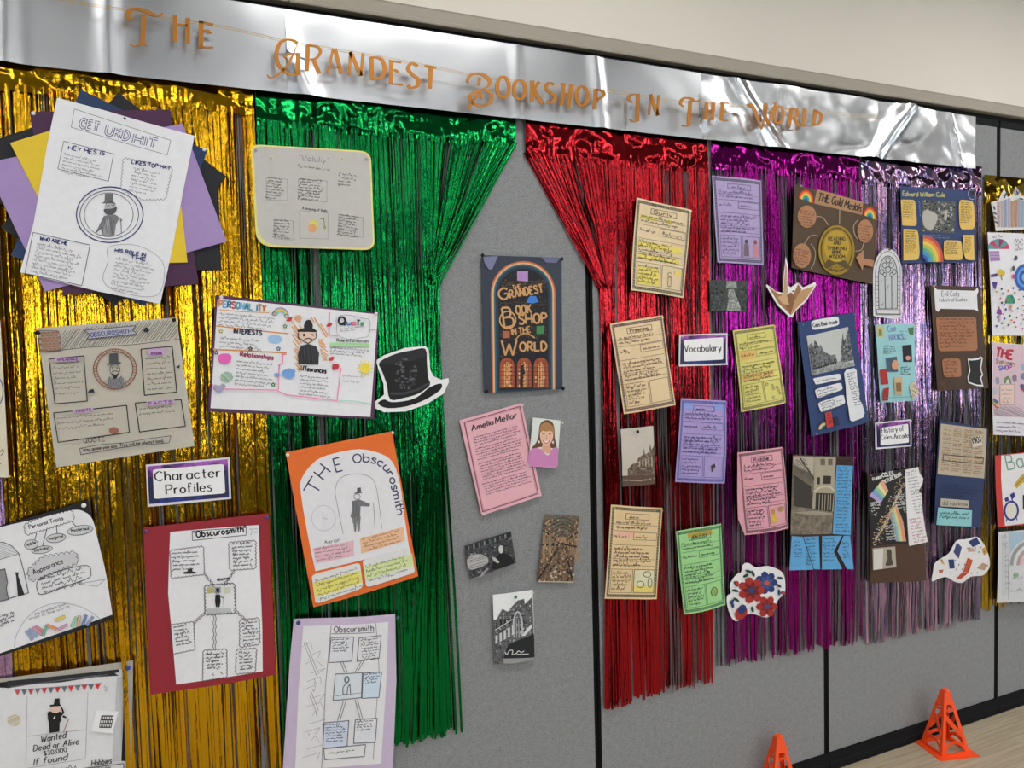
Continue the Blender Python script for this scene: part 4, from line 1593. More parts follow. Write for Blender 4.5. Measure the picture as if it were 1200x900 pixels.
def galaxy(name='galaxy_border'):
    if name in MATS:
        return MATS[name]
    m, n, l, b = new_mat(name)
    tc = n.new('ShaderNodeTexCoord')
    sp = n.new('ShaderNodeSeparateXYZ')
    l.new(tc.outputs['Object'], sp.inputs[0])
    nz = n.new('ShaderNodeTexNoise')
    nz.inputs['Scale'].default_value = 25
    nz.inputs['Detail'].default_value = 4
    l.new(tc.outputs['Object'], nz.inputs['Vector'])
    ad = n.new('ShaderNodeMath')
    ad.operation = 'MULTIPLY_ADD'
    ad.inputs[1].default_value = 4.2
    l.new(sp.outputs['Z'], ad.inputs[0])
    l.new(nz.outputs['Fac'], ad.inputs[2])
    rp = n.new('ShaderNodeValToRGB')
    e = rp.color_ramp.elements
    e[0].position, e[0].color = .40, lin('#2440a0')
    e[1].position, e[1].color = 1.0, lin('#a85ab8')
    for pos, col in ((.56, '#1a2052'), (.80, '#241640'), (.90, '#6a2c80')):
        k = e.new(pos)
        k.color = lin(col)
    l.new(ad.outputs[0], rp.inputs['Fac'])
    l.new(rp.outputs['Color'], b.inputs['Base Color'])
    b.inputs['Roughness'].default_value = .35
    MATS[name] = m
    return m


def galaxy_sign(label, f, outer, mid, inner, words, d, wpx):
    s = Sheet('title_sign', label, 'sign', outer, f, d, .001, .0006, group='galaxy-edged title signs', seed=len(label))
    s.card('margin', '#e4dfe2', outer)
    s.card('border', None, mid, mat=galaxy())
    s.card('sheet', '#f2f1f1', rquad(inner, .06))
    for txt, x, y, x2, y2, h in words:
        s.text('lettering', '#15151a', txt, x, y, x2, y2, h, wpx, nib=.62)
    s.pin(outer[0][0] + 8, outer[0][1] + 10, '#cfcad6', .003)
    s.pin(outer[1][0] - 8, outer[1][1] + 8, '#cfcad6', .003)
    s.done()


galaxy_sign('sign with the words Character Profiles in a purple and blue border', (0, 450, 4.0), [(683, 378), (1076, 343), (1084, 538), (692, 576)], [(690, 386), (1066, 352), (1074, 530), (700, 562)],
            [(716, 400), (1048, 374), (1056, 512), (722, 538)], [('Character', 728, 455, 1034, 434, 44), ('Profiles', 780, 516, 992, 500, 44)], .03, 1.9)
galaxy_sign('sign with the word Vocabulary in a purple and blue border', (705, 225, 4.187), [(380, 700), (615, 692), (618, 848), (378, 856)], [(388, 706), (608, 700), (610, 840), (384, 846)],
            [(402, 726), (594, 712), (595, 822), (402, 832)], [('Vocabulary', 404, 786, 584, 780, 34)], .03, 1.1)
galaxy_sign('small sign beginning History of, in a purple and blue border', (1005, 480, 4.2875), [(85, 66), (266, 48), (270, 184), (90, 200)], [(92, 72), (260, 55), (263, 178), (98, 190)],
            [(112, 92), (250, 70), (254, 165), (114, 180)], [('History of', 120, 118, 228, 106, 26), ('Coles Arcade', 116, 152, 252, 140, 24)], .03, .8)

# cream strip at the left edge
f = (0, 225, 4)
s = Sheet('cream_sheet', 'cream sheet of paper cut off by the left picture edge', 'poster', [(-160, 560), (5, 600), (42, 1340), (-150, 1330)], f, .028, .003, .002, seed=6)
s.card('sheet', '#d8d0b8', rquad([(-160, 560), (2, 600), (42, 1338), (-150, 1330)], [0, .02, .03, 0]))
s.line('drawing', '#4a5f8c', ellp(-8, 935, 22, 60, 14), 1.2, closed=True, smooth=True)
s.line('writing', PEN, [(0, 1220), (12, 1205), (20, 1215), (5, 1235)], .8)
s.line('writing', PEN, [(0, 1275), (6, 1272)], .8)
s.done()

# personal traits sheet on black card
f = (0, 580, 4.736)
s = Sheet('traits_sheet', 'white ink-drawn traits sheet with book fan, on black card at the left edge', 'poster', [(-200, 235), (490, 28), (625, 680), (-170, 935)], f, .032, .005, .002, seed=7)
s.card('backing_card', '#17181b', [(-200, 230), (490, 28), (628, 690), (-170, 945)])
s.card('sheet', WH, smooth_pts([(-190, 250), (0, 178), (200, 132), (400, 84), (470, 95), (515, 140), (545, 260), (580, 400), (605, 540), (624, 665)], False, 3) + [(-165, 930)])
s.wavy('cloud_outline', PEN, [(140, 165), (250, 120), (395, 88), (408, 135), (300, 170), (150, 215)], 6, 10, .7)
s.text('heading', INK, 'Personal Traits', 165, 185, 352, 136, 20, .9, jit=.5)
for cx, cy, rx, ry, t in ((175, 272, 38, 26, 'noble'), (235, 302, 58, 20, 'Darkness'), (312, 238, 54, 24, 'magical'), (445, 195, 70, 26, 'Mysterious')):
    s.fill('bubble', '#d2d2d4', ellp(cx, cy, rx, ry, 20, -.15))
    s.line('bubble_outline', PEN, ellp(cx, cy, rx, ry, 20, -.15), .7, closed=True)
    s.text('bubble_word', INK, t, cx - rx * .7, cy + 10, cx + rx * .7, cy - 4, 17, .8, jit=.5)
for p in ([(205, 210), (195, 248)], [(262, 185), (238, 280)], [(314, 165), (318, 215)], [(400, 145), (420, 172)]):
    s.line('connector', PEN, p, .9)
s.fill('cloud', '#cfcfd2', smooth_pts([(160, 420), (190, 375), (240, 340), (320, 335), (410, 320), (432, 355), (400, 395), (340, 410), (250, 440), (180, 470)], True, 4)[:-1])
s.wavy('cloud_outline', PEN, [(160, 420), (240, 345), (415, 320), (430, 370), (300, 425), (175, 470)], 8, 7, .6)
s.text('heading', INK, 'Appearance', 190, 440, 352, 376, 28, 1, jit=.5)
s.line('drawn_box', PEN, [(215, 470), (330, 420), (480, 390), (505, 430), (490, 460), (380, 500), (245, 548), (212, 535)], .9, smooth=True, closed=True)
s.scrib('writing', INK, 222, 475, 490, 402, 4, 24, 13, .8, ragged=.1)
s.line('arch_drawing', PEN, [(-40, 268), (20, 258), (70, 280), (108, 322), (135, 420), (160, 540), (-20, 590)], .9)
s.line('arch_drawing', PEN, [(-20, 360), (108, 322)], .6)
s.hatch('arch_drawing', PENCIL, [(-20, 280), (20, 262), (70, 284), (104, 320), (-20, 355)], 16, .4, .3)
s.fill('door_drawing', INK, [(86, 425), (106, 425), (104, 445), (138, 550), (102, 560), (92, 445)])
s.fill('door_drawing', '#8f8f92', [(-20, 410), (30, 405), (42, 470), (38, 520), (50, 575), (-20, 590)])
s.line('door_drawing', PEN, [(0, 415), (30, 405), (45, 480), (38, 515), (50, 575), (-20, 590)], .9)
s.scrib('writing', INK, -20, 680, 85, 650, 3, 22, 14, 1.0, ragged=.05)
s.line('arch_drawing', PENCIL, [(82, 840), (95, 770), (150, 680), (230, 620), (330, 597), (430, 612), (510, 650), (565, 695)], .5, smooth=True)
s.text('writing', PENCIL, 'the Grandest book', 195, 665, 370, 605, 14, .5, jit=.6)
s.text('writing', PENCIL, 'shop in the world', 165, 690, 385, 622, 13, .5, jit=.6)
for i, (c, x, y, a) in enumerate((('#93a4c8', 165, 775, .9), ('#8fa6cc', 185, 760, .8), ('#d69ab0', 208, 748, .7), ('#d88a98', 225, 740, .6), ('#7ab89a', 252, 745, 1.9), ('#e0945c', 290, 728, .4), ('#e0c84a', 335, 680, -.4), ('#d89ac0', 350, 728, -.5), ('#98cfa8', 412, 700, 2.0), ('#e0b088', 438, 695, 1.7), ('#6a86b8', 470, 690, 1.9), ('#8a9ec4', 500, 695, 2.2))):
    ca, sa = math.cos(a), math.sin(a)
    s.fill('book_doodle', c, [(x + u * ca - v * sa, y + u * sa + v * ca) for u, v in ((-30, -8), (30, -8), (30, 8), (-30, 8))])
    s.line('book_doodle', PENCIL, [(x + u * ca - v * sa, y + u * sa + v * ca) for u, v in ((-30, -8), (30, -8), (30, 8), (-30, 8))], .4, closed=True)
s.line('envelope_doodle', PENCIL, [(440, 490), (585, 465), (540, 505), (440, 490)], .6)
s.pin(467, 54, '#f2f2f2', .0055)
s.done()

# red-backed mind map
f = (165, 595, 4.0)
s = Sheet('mind_map', 'white mind map with wavy boxes on dark red card', 'poster', [(12, 92), (600, 25), (632, 780), (45, 880)], f, .032, .005, .002, seed=8)
s.card('backing_card', '#96232f', [(12, 92), (600, 25), (632, 780), (45, 880)])
s.card('sheet', WH, [(138, 112), (300, 98), (552, 80), (558, 300), (568, 560), (570, 762), (330, 800), (166, 828), (150, 640), (128, 400), (132, 250)])
s.frame_box('drawn_box', PEN, [(240, 108), (495, 92), (492, 128), (242, 152)], .8)
s.text('heading', '#15151a', '"Obscurosmith"', 250, 138, 492, 112, 28, 1.7, jit=.4)
WOB = '#5c4450'
for box, (x, y, x2, y2), n, g in (([(140, 200), (290, 182), (295, 308), (145, 325)], (145, 215, 288, 208), 5, 19),
                                  ([(415, 165), (535, 155), (535, 280), (418, 288)], (425, 172, 530, 164), 7, 17),
                                  ([(140, 550), (245, 535), (250, 660), (148, 682)], (152, 562, 240, 548), 6, 17),
                                  ([(465, 525), (550, 515), (553, 632), (465, 645)], (470, 540, 550, 532), 7, 16),
                                  ([(295, 668), (398, 660), (400, 785), (292, 805)], (302, 688, 395, 680), 5, 16),
                                  ([(450, 662), (538, 656), (532, 762), (446, 770)], (456, 680, 532, 674), 6, 15)):
    s.wavy('wavy_box', WOB, box, 3.5, 12, .8)
    s.scrib('writing', '#1c1c22', x, y, x2, y2, n, g, 8, .9)
for a, b in (((295, 305), (345, 365)), ((440, 290), (390, 360)), ((300, 490), (245, 540)), ((345, 500), (345, 660)), ((435, 470), (490, 522))):
    for o in (-5, 5):
        pts = [(a[0] + (b[0] - a[0]) * t / 9 + (o if abs(b[0] - a[0]) < 30 else 0) + (2.5 if t % 2 else -2.5), a[1] + (b[1] - a[1]) * t / 9 + (o if abs(b[0] - a[0]) >= 30 else 0)) for t in range(10)]
        s.line('connector', WOB, pts, .7, smooth=True)
s.fill('hat_doodle', INK, [(200, 298), (218, 296), (222, 284), (240, 284), (242, 296), (258, 298), (256, 306), (202, 308)])
s.wavy('wavy_box', '#3c3840', [(302, 365), (435, 355), (440, 485), (305, 495)], 4, 12, 1.0)
s.fill('drawing', '#c2c2c4', [(305, 468), (420, 465), (425, 485), (310, 492)])
for x, c in ((325, '#b8b47a'), (358, '#a9a9ad'), (405, '#d2d2bc')):
    s.fill('drawing', c, [(x - 14, 370), (x + 16, 366), (x + 16, 395), (x - 14, 400)])
s.gent('gent_drawing', 360, 462, 88, '#121214')
s.text('writing', INK, 'obscuros', 358, 340, 412, 332, 14, .8)
s.gent('gent_drawing', 335, 792, 26, INK, False, False)
s.gent('gent_drawing', 375, 785, 26, INK, False, False)
s.scrib('writing', PENCIL, 508, 104, 552, 98, 2, 18, 9, .5)
s.pin(28, 106, '#3a478f', .005)
s.pin(588, 42, '#3a478f', .005)
s.done()

# orange poster
f = (330, 500, 4.188)
s = Sheet('orange_poster', 'bright orange poster with a white arch and a pencil man with cane', 'poster', [(20, 125), (540, 22), (672, 735), (155, 885)], f, .032, .005, .002, seed=9)
s.card('backing_card', '#e8702a', [(20, 125), (540, 22), (672, 735), (155, 885)])
s.card('sheet', '#e6e5e8', smooth_pts([(165, 708), (130, 540), (95, 330), (100, 250), (170, 165), (260, 130), (380, 110), (480, 130), (545, 175), (580, 280), (600, 420), (626, 592)], False, 3))
for txt, x, y, x2, y2 in (('T', 163, 348, 207, 276), ('H', 208, 262, 240, 222), ('E', 268, 222, 298, 214)):
    s.text('heading', '#2c3358', txt, x, y, x2, y2, 66, 1.6)
s.arc_text('heading', '#2c3358', 'Obscurosmith', [(352, 178), (420, 172), (480, 192), (520, 240), (540, 310), (556, 380), (566, 440)], 42, 1.5)
s.line('arch_drawing', PENCIL, [(300, 525), (275, 400), (262, 310), (290, 250), (360, 230), (430, 245), (460, 290), (478, 400), (490, 500)], .6, smooth=True)
s.fill('drawing', '#5a5a5e', [(368, 300), (386, 296), (388, 320), (394, 324), (350, 328), (368, 318)])
s.line('drawing', PEN, ellp(368, 342, 16, 14, 10), .6, closed=True)
s.fill('drawing', '#77777b', [(340, 365), (378, 355), (432, 378), (428, 390), (385, 388), (382, 440), (345, 448), (335, 440), (345, 400)])
s.fill('drawing', '#858589', [(346, 445), (386, 438), (378, 512), (370, 512), (366, 460), (362, 514), (354, 512)])
s.hatch('drawing', '#4a4a4e', [(345, 362), (380, 358), (384, 510), (356, 512), (340, 440)], 16, .4, 1.5)
s.line('drawing', PENCIL, [(448, 375), (455, 492)], .7)
s.line('clock_drawing', '#c4c4c8', ellp(205, 448, 58, 62, 22), .7, closed=True)
s.line('clock_drawing', '#a9a9ad', [(205, 448), (200, 418)], .6)
s.line('clock_drawing', '#a9a9ad', [(205, 448), (222, 452)], .6)
s.text('writing', PEN, 'Aerion', 210, 575, 285, 560, 18, .6, jit=.4)
for c, box, (x, y, x2, y2), n in (('#e6bcc8', [(152, 595), (350, 555), (352, 630), (168, 670)], (158, 605, 340, 572), 4), ('#eebf96', [(382, 545), (598, 490), (604, 560), (388, 618)], (390, 555, 590, 505), 4)):
    s.fill('tinted_note', c, box)
    s.scrib('writing', '#7a3c40', x, y, x2, y2, n, 18, 8, .6, ragged=.1)
s.card('note_card', '#e4e4e0', rquad([(145, 725), (380, 662), (395, 785), (165, 868)], .12))
s.fill('note_tint', '#e6de74', [(150, 765), (382, 700), (390, 760), (165, 835)])
s.scrib('writing', '#4a4436', 158, 762, 378, 690, 5, 22, 9, .65, ragged=.05)
s.card('note_card', '#e0e0e0', rquad([(392, 650), (628, 590), (655, 715), (410, 785)], [.1, .02, .1, .12]))
s.fill('note_tint', '#d6e2a4', [(398, 682), (640, 622), (648, 680), (405, 748)])
s.scrib('writing', '#3e4436', 405, 690, 630, 632, 4, 22, 9, .65, ragged=.05)
s.pin(26, 136, '#f2f0e8')
s.pin(538, 28, '#f2f0e8')
s.done()

# lilac-backed pencil sheet
f = (325, 715, 4.867)
s = Sheet('pencil_mind_map', 'pencil-drawn box map on pale lilac paper, low in the picture', 'poster', [(95, 52), (672, 22), (655, 960), (28, 960)], f, .034, .008, .004, seed=10)
s.card('backing_card', '#c9b9d2', [(95, 52), (672, 22), (680, 400), (655, 960), (28, 960), (45, 700), (72, 300)])
s.card('sheet', '#e6e5e8', [(148, 92), (632, 65), (620, 420), (590, 872), (440, 885), (100, 905), (118, 480)])
s.line('rule', PENCIL, [(305, 80), (270, 420), (250, 900)], .8)
s.line('rule', PENCIL, [(558, 70), (578, 330), (545, 850)], .7)
s.line('rule', PENCIL, [(305, 130), (550, 122)], .9)
s.text('heading', '#77707c', 'Obscursmith', 322, 122, 545, 112, 34, 1.3)
s.hatch('mountain_shading', PENCIL, [(140, 170), (165, 180), (230, 330), (225, 400), (200, 480), (235, 560), (190, 700), (110, 800), (180, 680), (215, 570), (180, 490), (205, 390), (205, 330)], 40, .6, 1.2)
for i in range(14):
    y = 180 + i * 48
    s.line('mountain_drawing', '#a3a3a6', [(140 + (i * 37) % 60, y + 30), (190 + (i * 53) % 80, y), (200 + (i * 29) % 70, y + 40)], .5)
for c, box, base, n in (('#dfe1e8', [(302, 150), (430, 145), (418, 282), (288, 290)], (306, 165, 420, 158), 5), ('#e2e2e6', [(462, 150), (590, 142), (578, 270), (450, 284)], (468, 168, 582, 158), 8),
                                  ('#dbe3ea', [(325, 355), (480, 348), (475, 492), (312, 505)], None, 0), ('#cfe0ee', [(484, 352), (592, 350), (578, 496), (478, 496)], (490, 365, 588, 358), 4),
                                  ('#d2daec', [(262, 632), (404, 622), (395, 770), (255, 780)], (266, 648, 398, 640), 7), ('#e0e2e8', [(440, 618), (566, 612), (556, 750), (432, 755)], (446, 634, 558, 628), 4),
                                  ('#e6e6e8', [(262, 782), (500, 762), (492, 830), (266, 845)], (290, 812, 470, 792), 1)):
    s.fill('tinted_box', c, box)
    s.frame_box('drawn_box', '#5c5f66', box, 1.0, 1)
    if n:
        s.scrib('writing', INK, *base, n, 16, 8, .7)
for a, b in (((362, 288), (385, 345)), ((480, 284), (445, 342)), ((378, 508), (345, 620)), ((445, 502), (475, 610))):
    for o in (-7, 7):
        s.line('connector', PENCIL, [(a[0] + o, a[1]), (b[0] + o, b[1])], .9)
s.line('gent_drawing', '#4c4d52', ellp(390, 385, 12, 18, 10), 1.4, closed=True)
s.line('gent_drawing', '#4c4d52', [(390, 402), (368, 430), (368, 470), (392, 470), (395, 430), (408, 412), (412, 468)], .9)
s.line('drawn_box', '#7b7d84', [(325, 478), (475, 462)], .6)
s.pin(118, 68, '#2c3f7c', .006)
s.pin(684, 40, '#2f5a5a', .006)
s.done()

# wanted poster
f = (0, 770, 6.923)
s = Sheet('wanted_poster', 'wanted poster with red and grey bunting and a top-hatted man', 'poster', [(-120, 195), (1080, 30), (1060, 1060), (-120, 1060)], f, .030, .003, .0015, seed=11)
s.card('backing_card', '#b5b0a4', [(-120, 190), (1080, 28), (1062, 1060), (-120, 1060)])
s.card('black_sheet', '#141416', [(-120, 215), (1000, 95), (1030, 600), (1020, 1040), (-120, 1060)])
s.card('sheet', '#e3e3e5', [(-120, 240), (60, 245), (970, 98), (1005, 98), (1000, 500), (985, 835), (1030, 838), (1025, 1050), (-120, 1055)])
s.card('brush_band', '#2b2b2f', [(60, 188), (965, 98), (968, 120), (930, 128), (965, 148), (760, 160), (500, 198), (300, 208), (60, 246)])
for i in range(7):
    s.line('brush_streak', '#6a6a70', [(90 + i * 70, 232 - i * 9), (300 + i * 80, 205 - i * 10)], .9)
for i in range(5):
    s.line('brush_streak', '#6a6a70', [(500 + i * 60, 182 - i * 5), (640 + i * 60, 160 - i * 6)], .8)
s.on('sheet')
bc = ['#d0606a', '#6d7376', '#cf4a54', '#7b8184', '#d43a46', '#6d7376', '#d63440', '#6d7376', '#d63a46', '#7b8184', '#c84a54', '#6d7376', '#d63440']
for i in range(13):
    x = 122 + i * 54
    y = 258 - i * 3.8
    s.fill('bunting', bc[i], [(x, y), (x + 50, y - 4), (x + 24, y + 48)])
s.line('bunting', PENCIL, [(120, 258), (826, 206)], .6)
for p in ([(225, 310), (215, 900)], [(715, 275), (695, 810)], [(220, 632), (702, 580)], [(215, 890), (695, 812)]):
    s.line('pencil_rule', '#9a9a9e', p, .5)
s.fill('drawing', '#111113', [(448, 328), (486, 325), (488, 375), (498, 378), (495, 388), (408, 392), (408, 378), (438, 375)])
s.fill('drawing', '#e8c9b8', smooth_pts([(415, 395), (490, 392), (492, 425), (455, 445), (418, 430)], True, 4)[:-1])
s.fill('drawing', '#111113', [(388, 440), (410, 428), (455, 446), (485, 430), (520, 448), (495, 480), (500, 505), (488, 520), (485, 596), (405, 606), (400, 520), (393, 500)])
s.fill('drawing', '#111113', [(496, 395), (508, 400), (525, 440), (512, 456), (495, 450), (508, 436)])
s.fill('drawing', '#111113', [(515, 462), (545, 478), (538, 488), (508, 478)])
s.line('drawing', '#b08078', [(562, 488), (518, 598)], 1.0)
s.line('drawing', WH, [(438, 490), (450, 470)], 1.2)
s.text('lettering', '#2c2c32', 'Wanted', 335, 682, 535, 645, 52, 1.1, nib=.3, slant=.25)
s.text('lettering', '#2c2c32', 'Dead or Alive', 275, 752, 640, 695, 48, 1.1, nib=.3, slant=.25)
s.text('lettering', '#2c2c32', '$30,000', 362, 788, 545, 755, 36, 1.0, nib=.3)
s.text('lettering', '#2c2c32', 'If found', 270, 865, 545, 822, 50, 1.1, nib=.3, slant=.25)
s.text('lettering', '#2c2c32', 'Hobbies', 745, 868, 905, 845, 44, 1.0, slant=.25)
s.scrib('lettering', INK, 410, 905, 680, 880, 1, 20, 20, .9)
s.frame_box('drawn_box', INK, [(690, 885), (1005, 850), (1005, 980), (690, 1000)], .9)
s.scrib('writing', INK, 705, 900, 960, 880, 3, 24, 14, .9)
s.hatch('scribble_patch', '#cdbf9a', ellp(118, 498, 58, 50, 14), 14, .9, -.4)
s.fill('side_strip', '#c6c6c9', [(955, 160), (1000, 150), (985, 830), (920, 830)])
s.scrib('writing', PENCIL, 845, 250, 890, 240, 2, 24, 16, .6)
s.card('grid_slip', '#efeff0', [(782, 425), (962, 432), (915, 608), (740, 592)])
for i in range(8):
    s.line('grid_drawing', '#3a3a3e', [(826 + i * 13.5, 466), (808 + i * 13.5, 560)], .9)
for i in range(4):
    s.line('grid_drawing', '#3a3a3e', [(826 - i * 6, 468 + i * 30), (922 - i * 6, 468 + i * 30)], 1.4)
s.pin(1040, 74, '#33408a', .006)
s.done()

# ------------------------------------------------------------------ sheets on the right half
# bookshop poster: lettering kept, generic arch of windows
f = (555, 290, 5.0)
q = [(45, 45), (515, 62), (520, 830), (62, 852)]
s = Sheet('bookshop_poster', 'dark navy bookshop poster with gold lettering inside an arch', 'poster', q, f, .010, .002, .001, seed=21)
m_, n_, l_, b_ = new_mat('glossy_navy')
b_.inputs['Base Color'].default_value = lin('#202a3c')
b_.inputs['Roughness'].default_value = .4
s.card('sheet', None, q, mat=m_)
def arch(x0, x1, ytop, ybot, n=16, sk=8):
    cx, r = (x0 + x1) / 2, (x1 - x0) / 2
    return [(x0 + sk, ybot)] + [(cx - r * math.cos(math.pi * i / n), ytop + r * (1 - math.sin(math.pi * i / n))) for i in range(n + 1)] + [(x1 + sk * .3, ybot - 18)]
for k, (c, ins) in enumerate((('#c26a3c', 0), ('#d8b48a', 9), ('#3c6670', 18), ('#223a4c', 28), ('#1c1a20', 44))):
    s.fill('arch_band#%d' % k, c, arch(98 + ins, 478 - ins, 80 + ins, 850 - (0 if k < 4 else 10)))
s.specks('filigree', ['#4a4034', '#5f5242', '#2c2a30'], arch(150, 430, 140, 640), 260, 9, 7)
s.scrib('ornament', '#6e5c44', 160, 210, 420, 200, 3, 16, 9, .6, 1, .02)
for y in (330, 480, 510):
    s.scrib('ornament', '#54493c', 150, y, 430, y - 8, 2, 14, 8, .5, 1, .02)
s.fill('window_print', '#b58ac4', [(252, 140), (315, 140), (315, 200), (252, 195)])
s.fill('window_print', '#3f7fd2', [(305, 315), (325, 285), (360, 285), (378, 318), (350, 328), (310, 325)])
s.fill('window_print', '#3f8a52', [(365, 462), (412, 458), (408, 505), (365, 508)])
s.fill('window_print', '#b5664a', [(170, 490), (208, 490), (208, 530), (170, 532)])
GO = '#d2a068'
s.text('title', GO, 'THE', 226, 248, 272, 240, 24, 1.0)
s.text('title', GO, 'G', 148, 308, 200, 302, 66, 2.2)
s.text('title', GO, 'RANDEST', 212, 298, 405, 262, 46, 1.9)
s.text('title', GO, 'B', 178, 470, 234, 462, 116, 2.3)
s.line('title_flourish', GO, ellp(196, 425, 46, 50, 18), 1.6, smooth=True, closed=True)
s.text('title', GO, 'OOK', 246, 392, 335, 384, 50, 2.1)
s.text('title', GO, 'SHOP', 262, 450, 425, 440, 56, 2.2)
s.text('title', GO, 'IN THE', 218, 512, 330, 496, 34, 1.5)
s.text('title', GO, 'W', 160, 632, 248, 632, 88, 2.3)
s.text('title', GO, 'ORLD', 268, 608, 425, 604, 52, 2.3)
s.line('title_flourish', GO, [(240, 545), (268, 512), (310, 505), (355, 530)], 1.4, smooth=True)
for x in (150, 250, 348):
    a = [(x, 822)] + [(x + 42 - 42 * math.cos(math.pi * i / 8), 688 - 42 * math.sin(math.pi * i / 8)) for i in range(9)] + [(x + 86, 820)]
    s.fill('window_print', '#a85438', a)
    s.fill('window_print', '#e0a870', [(x + 25, 815), (x + 25, 690), (x + 42, 668), (x + 60, 690), (x + 60, 815)])
    s.specks('stained_glass_%d' % x, ['#c87848', '#8a3c2c', '#e8c090', '#b85a3a'], [(x + 4, 818), (x + 8, 680), (x + 42, 652), (x + 78, 680), (x + 82, 818)], 46, 12, 14, True)
    for yy in range(680, 820, 24):
        s.line('glazing#%d' % x, '#4a221a', [(x + 2, yy), (x + 84, yy)], .5)
    for xx in (18, 34, 52, 68):
        s.line('glazing#%d' % x, '#4a221a', [(x + xx, 660), (x + xx, 820)], .5)
s.fill('figure_print', '#241c1c', [(272, 690), (286, 688), (298, 740), (286, 745), (284, 820), (268, 820), (268, 745)])
for x, y in ((45, 48), (508, 70), (70, 842), (515, 826)):
    s.pin(x, y, '#16171a', .0055)
s.fill('tape', '#7a7c9c', [(52, 55), (140, 52), (105, 130), (85, 128), (60, 90)])
s.fill('tape', '#6c6e90', [(392, 60), (505, 64), (480, 92), (420, 90)])
s.done()

# pink biography page and portrait
f = (530, 465, 6.207)
q = [(52, 170), (505, 45), (648, 718), (210, 862)]
s = Sheet('biography_page', 'pink typed biography page with a double maroon frame', 'page', q, f, .010, .003, .0015, seed=22)
s.card('sheet', '#e8b2bc', q)
s.line('frame_line', '#7a3a4c', [(85, 185), (492, 70), (622, 702), (218, 835)], 1.0, closed=True)
s.line('frame_line', '#a8606e', [(92, 192), (486, 80), (612, 698), (224, 826)], .4, closed=True)
s.text('heading', '#2c2028', 'Amelia', 140, 248, 295, 200, 40, 1.4, nib=.3, slant=.15)
s.text('heading', '#2c2028', 'Mellor', 312, 196, 470, 152, 44, 1.4, nib=.3, slant=.15)
for (x, y, x2, y2), n in (((148, 300, 490, 210), 4), ((160, 385, 500, 295), 5), ((186, 492, 525, 400), 7), ((216, 638, 560, 540), 5)):
    s.scrib('typed_text', '#4c2c38', x, y, x2, y2, n, 19.5, 7, .55, .98, .08)
for x, y in ((70, 178), (505, 60), (215, 850)):
    s.pin(x, y, '#e4d4d4', .003)
s.done()
s = Sheet('portrait_photo', 'small colour portrait photo of a smiling person in a pink top', 'photo', [(585, 150), (786, 172), (752, 520), (555, 505)], f, .016, .003, .001, seed=23)
s.card('sheet', '#dfe4dc', [(585, 150), (786, 172), (770, 380), (752, 520), (610, 508), (555, 505), (565, 380)])
s.fill('hair', '#6b4430', smooth_pts([(632, 210), (655, 178), (690, 168), (725, 185), (740, 230), (742, 300), (755, 365), (720, 372), (640, 365), (575, 380), (610, 330), (625, 280)], True, 4)[:-1])
s.fill('neck', '#dca98e', [(655, 340), (705, 345), (720, 392), (690, 415), (645, 385)])
s.fill('top', '#cf86ba', smooth_pts([(560, 400), (600, 372), (645, 382), (690, 425), (725, 375), (765, 372), (766, 440), (753, 516), (612, 506), (560, 500)], True, 3)[:-1])
s.fill('face', '#e8bca2', smooth_pts([(640, 240), (680, 228), (725, 245), (728, 300), (705, 345), (678, 355), (650, 335), (636, 290)], True, 4)[:-1])
s.fill('fringe', '#b07f52', smooth_pts([(632, 262), (640, 205), (685, 185), (730, 215), (736, 265), (712, 248), (680, 252), (655, 246)], True, 3)[:-1])
for x in (662, 706):
    s.line('features', '#4a3026', [(x - 9, 272), (x, 268), (x + 9, 273)], .8)
s.line('features', '#c48a72', [(684, 278), (680, 300), (688, 302)], .6)
s.fill('smile', '#f2e6e0', smooth_pts([(658, 318), (682, 322), (702, 320), (682, 336)], True, 3)[:-1])
s.line('features', '#b0504c', [(655, 316), (680, 338), (705, 318)], .9, smooth=True)
for x, y in ((628, 328), (728, 330)):
    s.blob('earring', '#f0d8d8', x, y, 6, 10, .05)
s.pin(792, 188, '#e0ddd8', .003)
s.done()

# old photographs on the bare felt
f = (535, 595, 4.613)
q = [(42, 205), (292, 125), (322, 298), (74, 382)]
s = Sheet('interior_photo', 'small black and white photo of a reader at a cluttered desk', 'photo', q, f, .010, .002, .001, seed=24)
s.card('sheet', None, q, mat=photo_mat('#17171a', '#55555a', 135))
s.fill('shelf_print', '#2b2b2e', [(45, 210), (292, 128), (296, 150), (52, 232)])
for i in range(16):
    x = 60 + i * 14
    y = 232 - i * 4.6
    s.fill('book_print', ('#6b6b6e', '#3e3e42', '#8b8b8e', '#222226')[i % 4], [(x, y - 24), (x + 9, y - 27), (x + 11, y - 4), (x + 2, y - 1)])
s.specks('room_detail', ['#6a6a6e', '#0e0e10', '#3c3c40', '#9a9a9c'], [(50, 235), (296, 152), (318, 295), (76, 376)], 110, 12, 9)
s.fill('paper_pile', '#b2b0ae', smooth_pts([(55, 280), (85, 255), (130, 250), (165, 270), (160, 300), (95, 330), (65, 328)], True, 3)[:-1])
s.hatch('paper_pile', '#66666a', [(60, 270), (160, 255), (160, 300), (70, 328)], 10, .6, -.3)
s.fill('figure_print', '#101012', smooth_pts([(222, 250), (262, 245), (305, 280), (300, 302), (200, 330), (190, 300)], True, 3)[:-1])
s.blob('head_print', '#cfcbc8', 236, 222, 12, 22, .05)
s.fill('hand_print', '#bdbab8', [(188, 262), (205, 268), (228, 290), (220, 298), (195, 285)])
s.line('desk_print', '#a3a19f', [(120, 372), (165, 325)], 2.2)
s.pin(180, 180, '#1f6a4c', .0045)
s.done()
q = [(480, 35), (662, 45), (628, 402), (435, 398)]
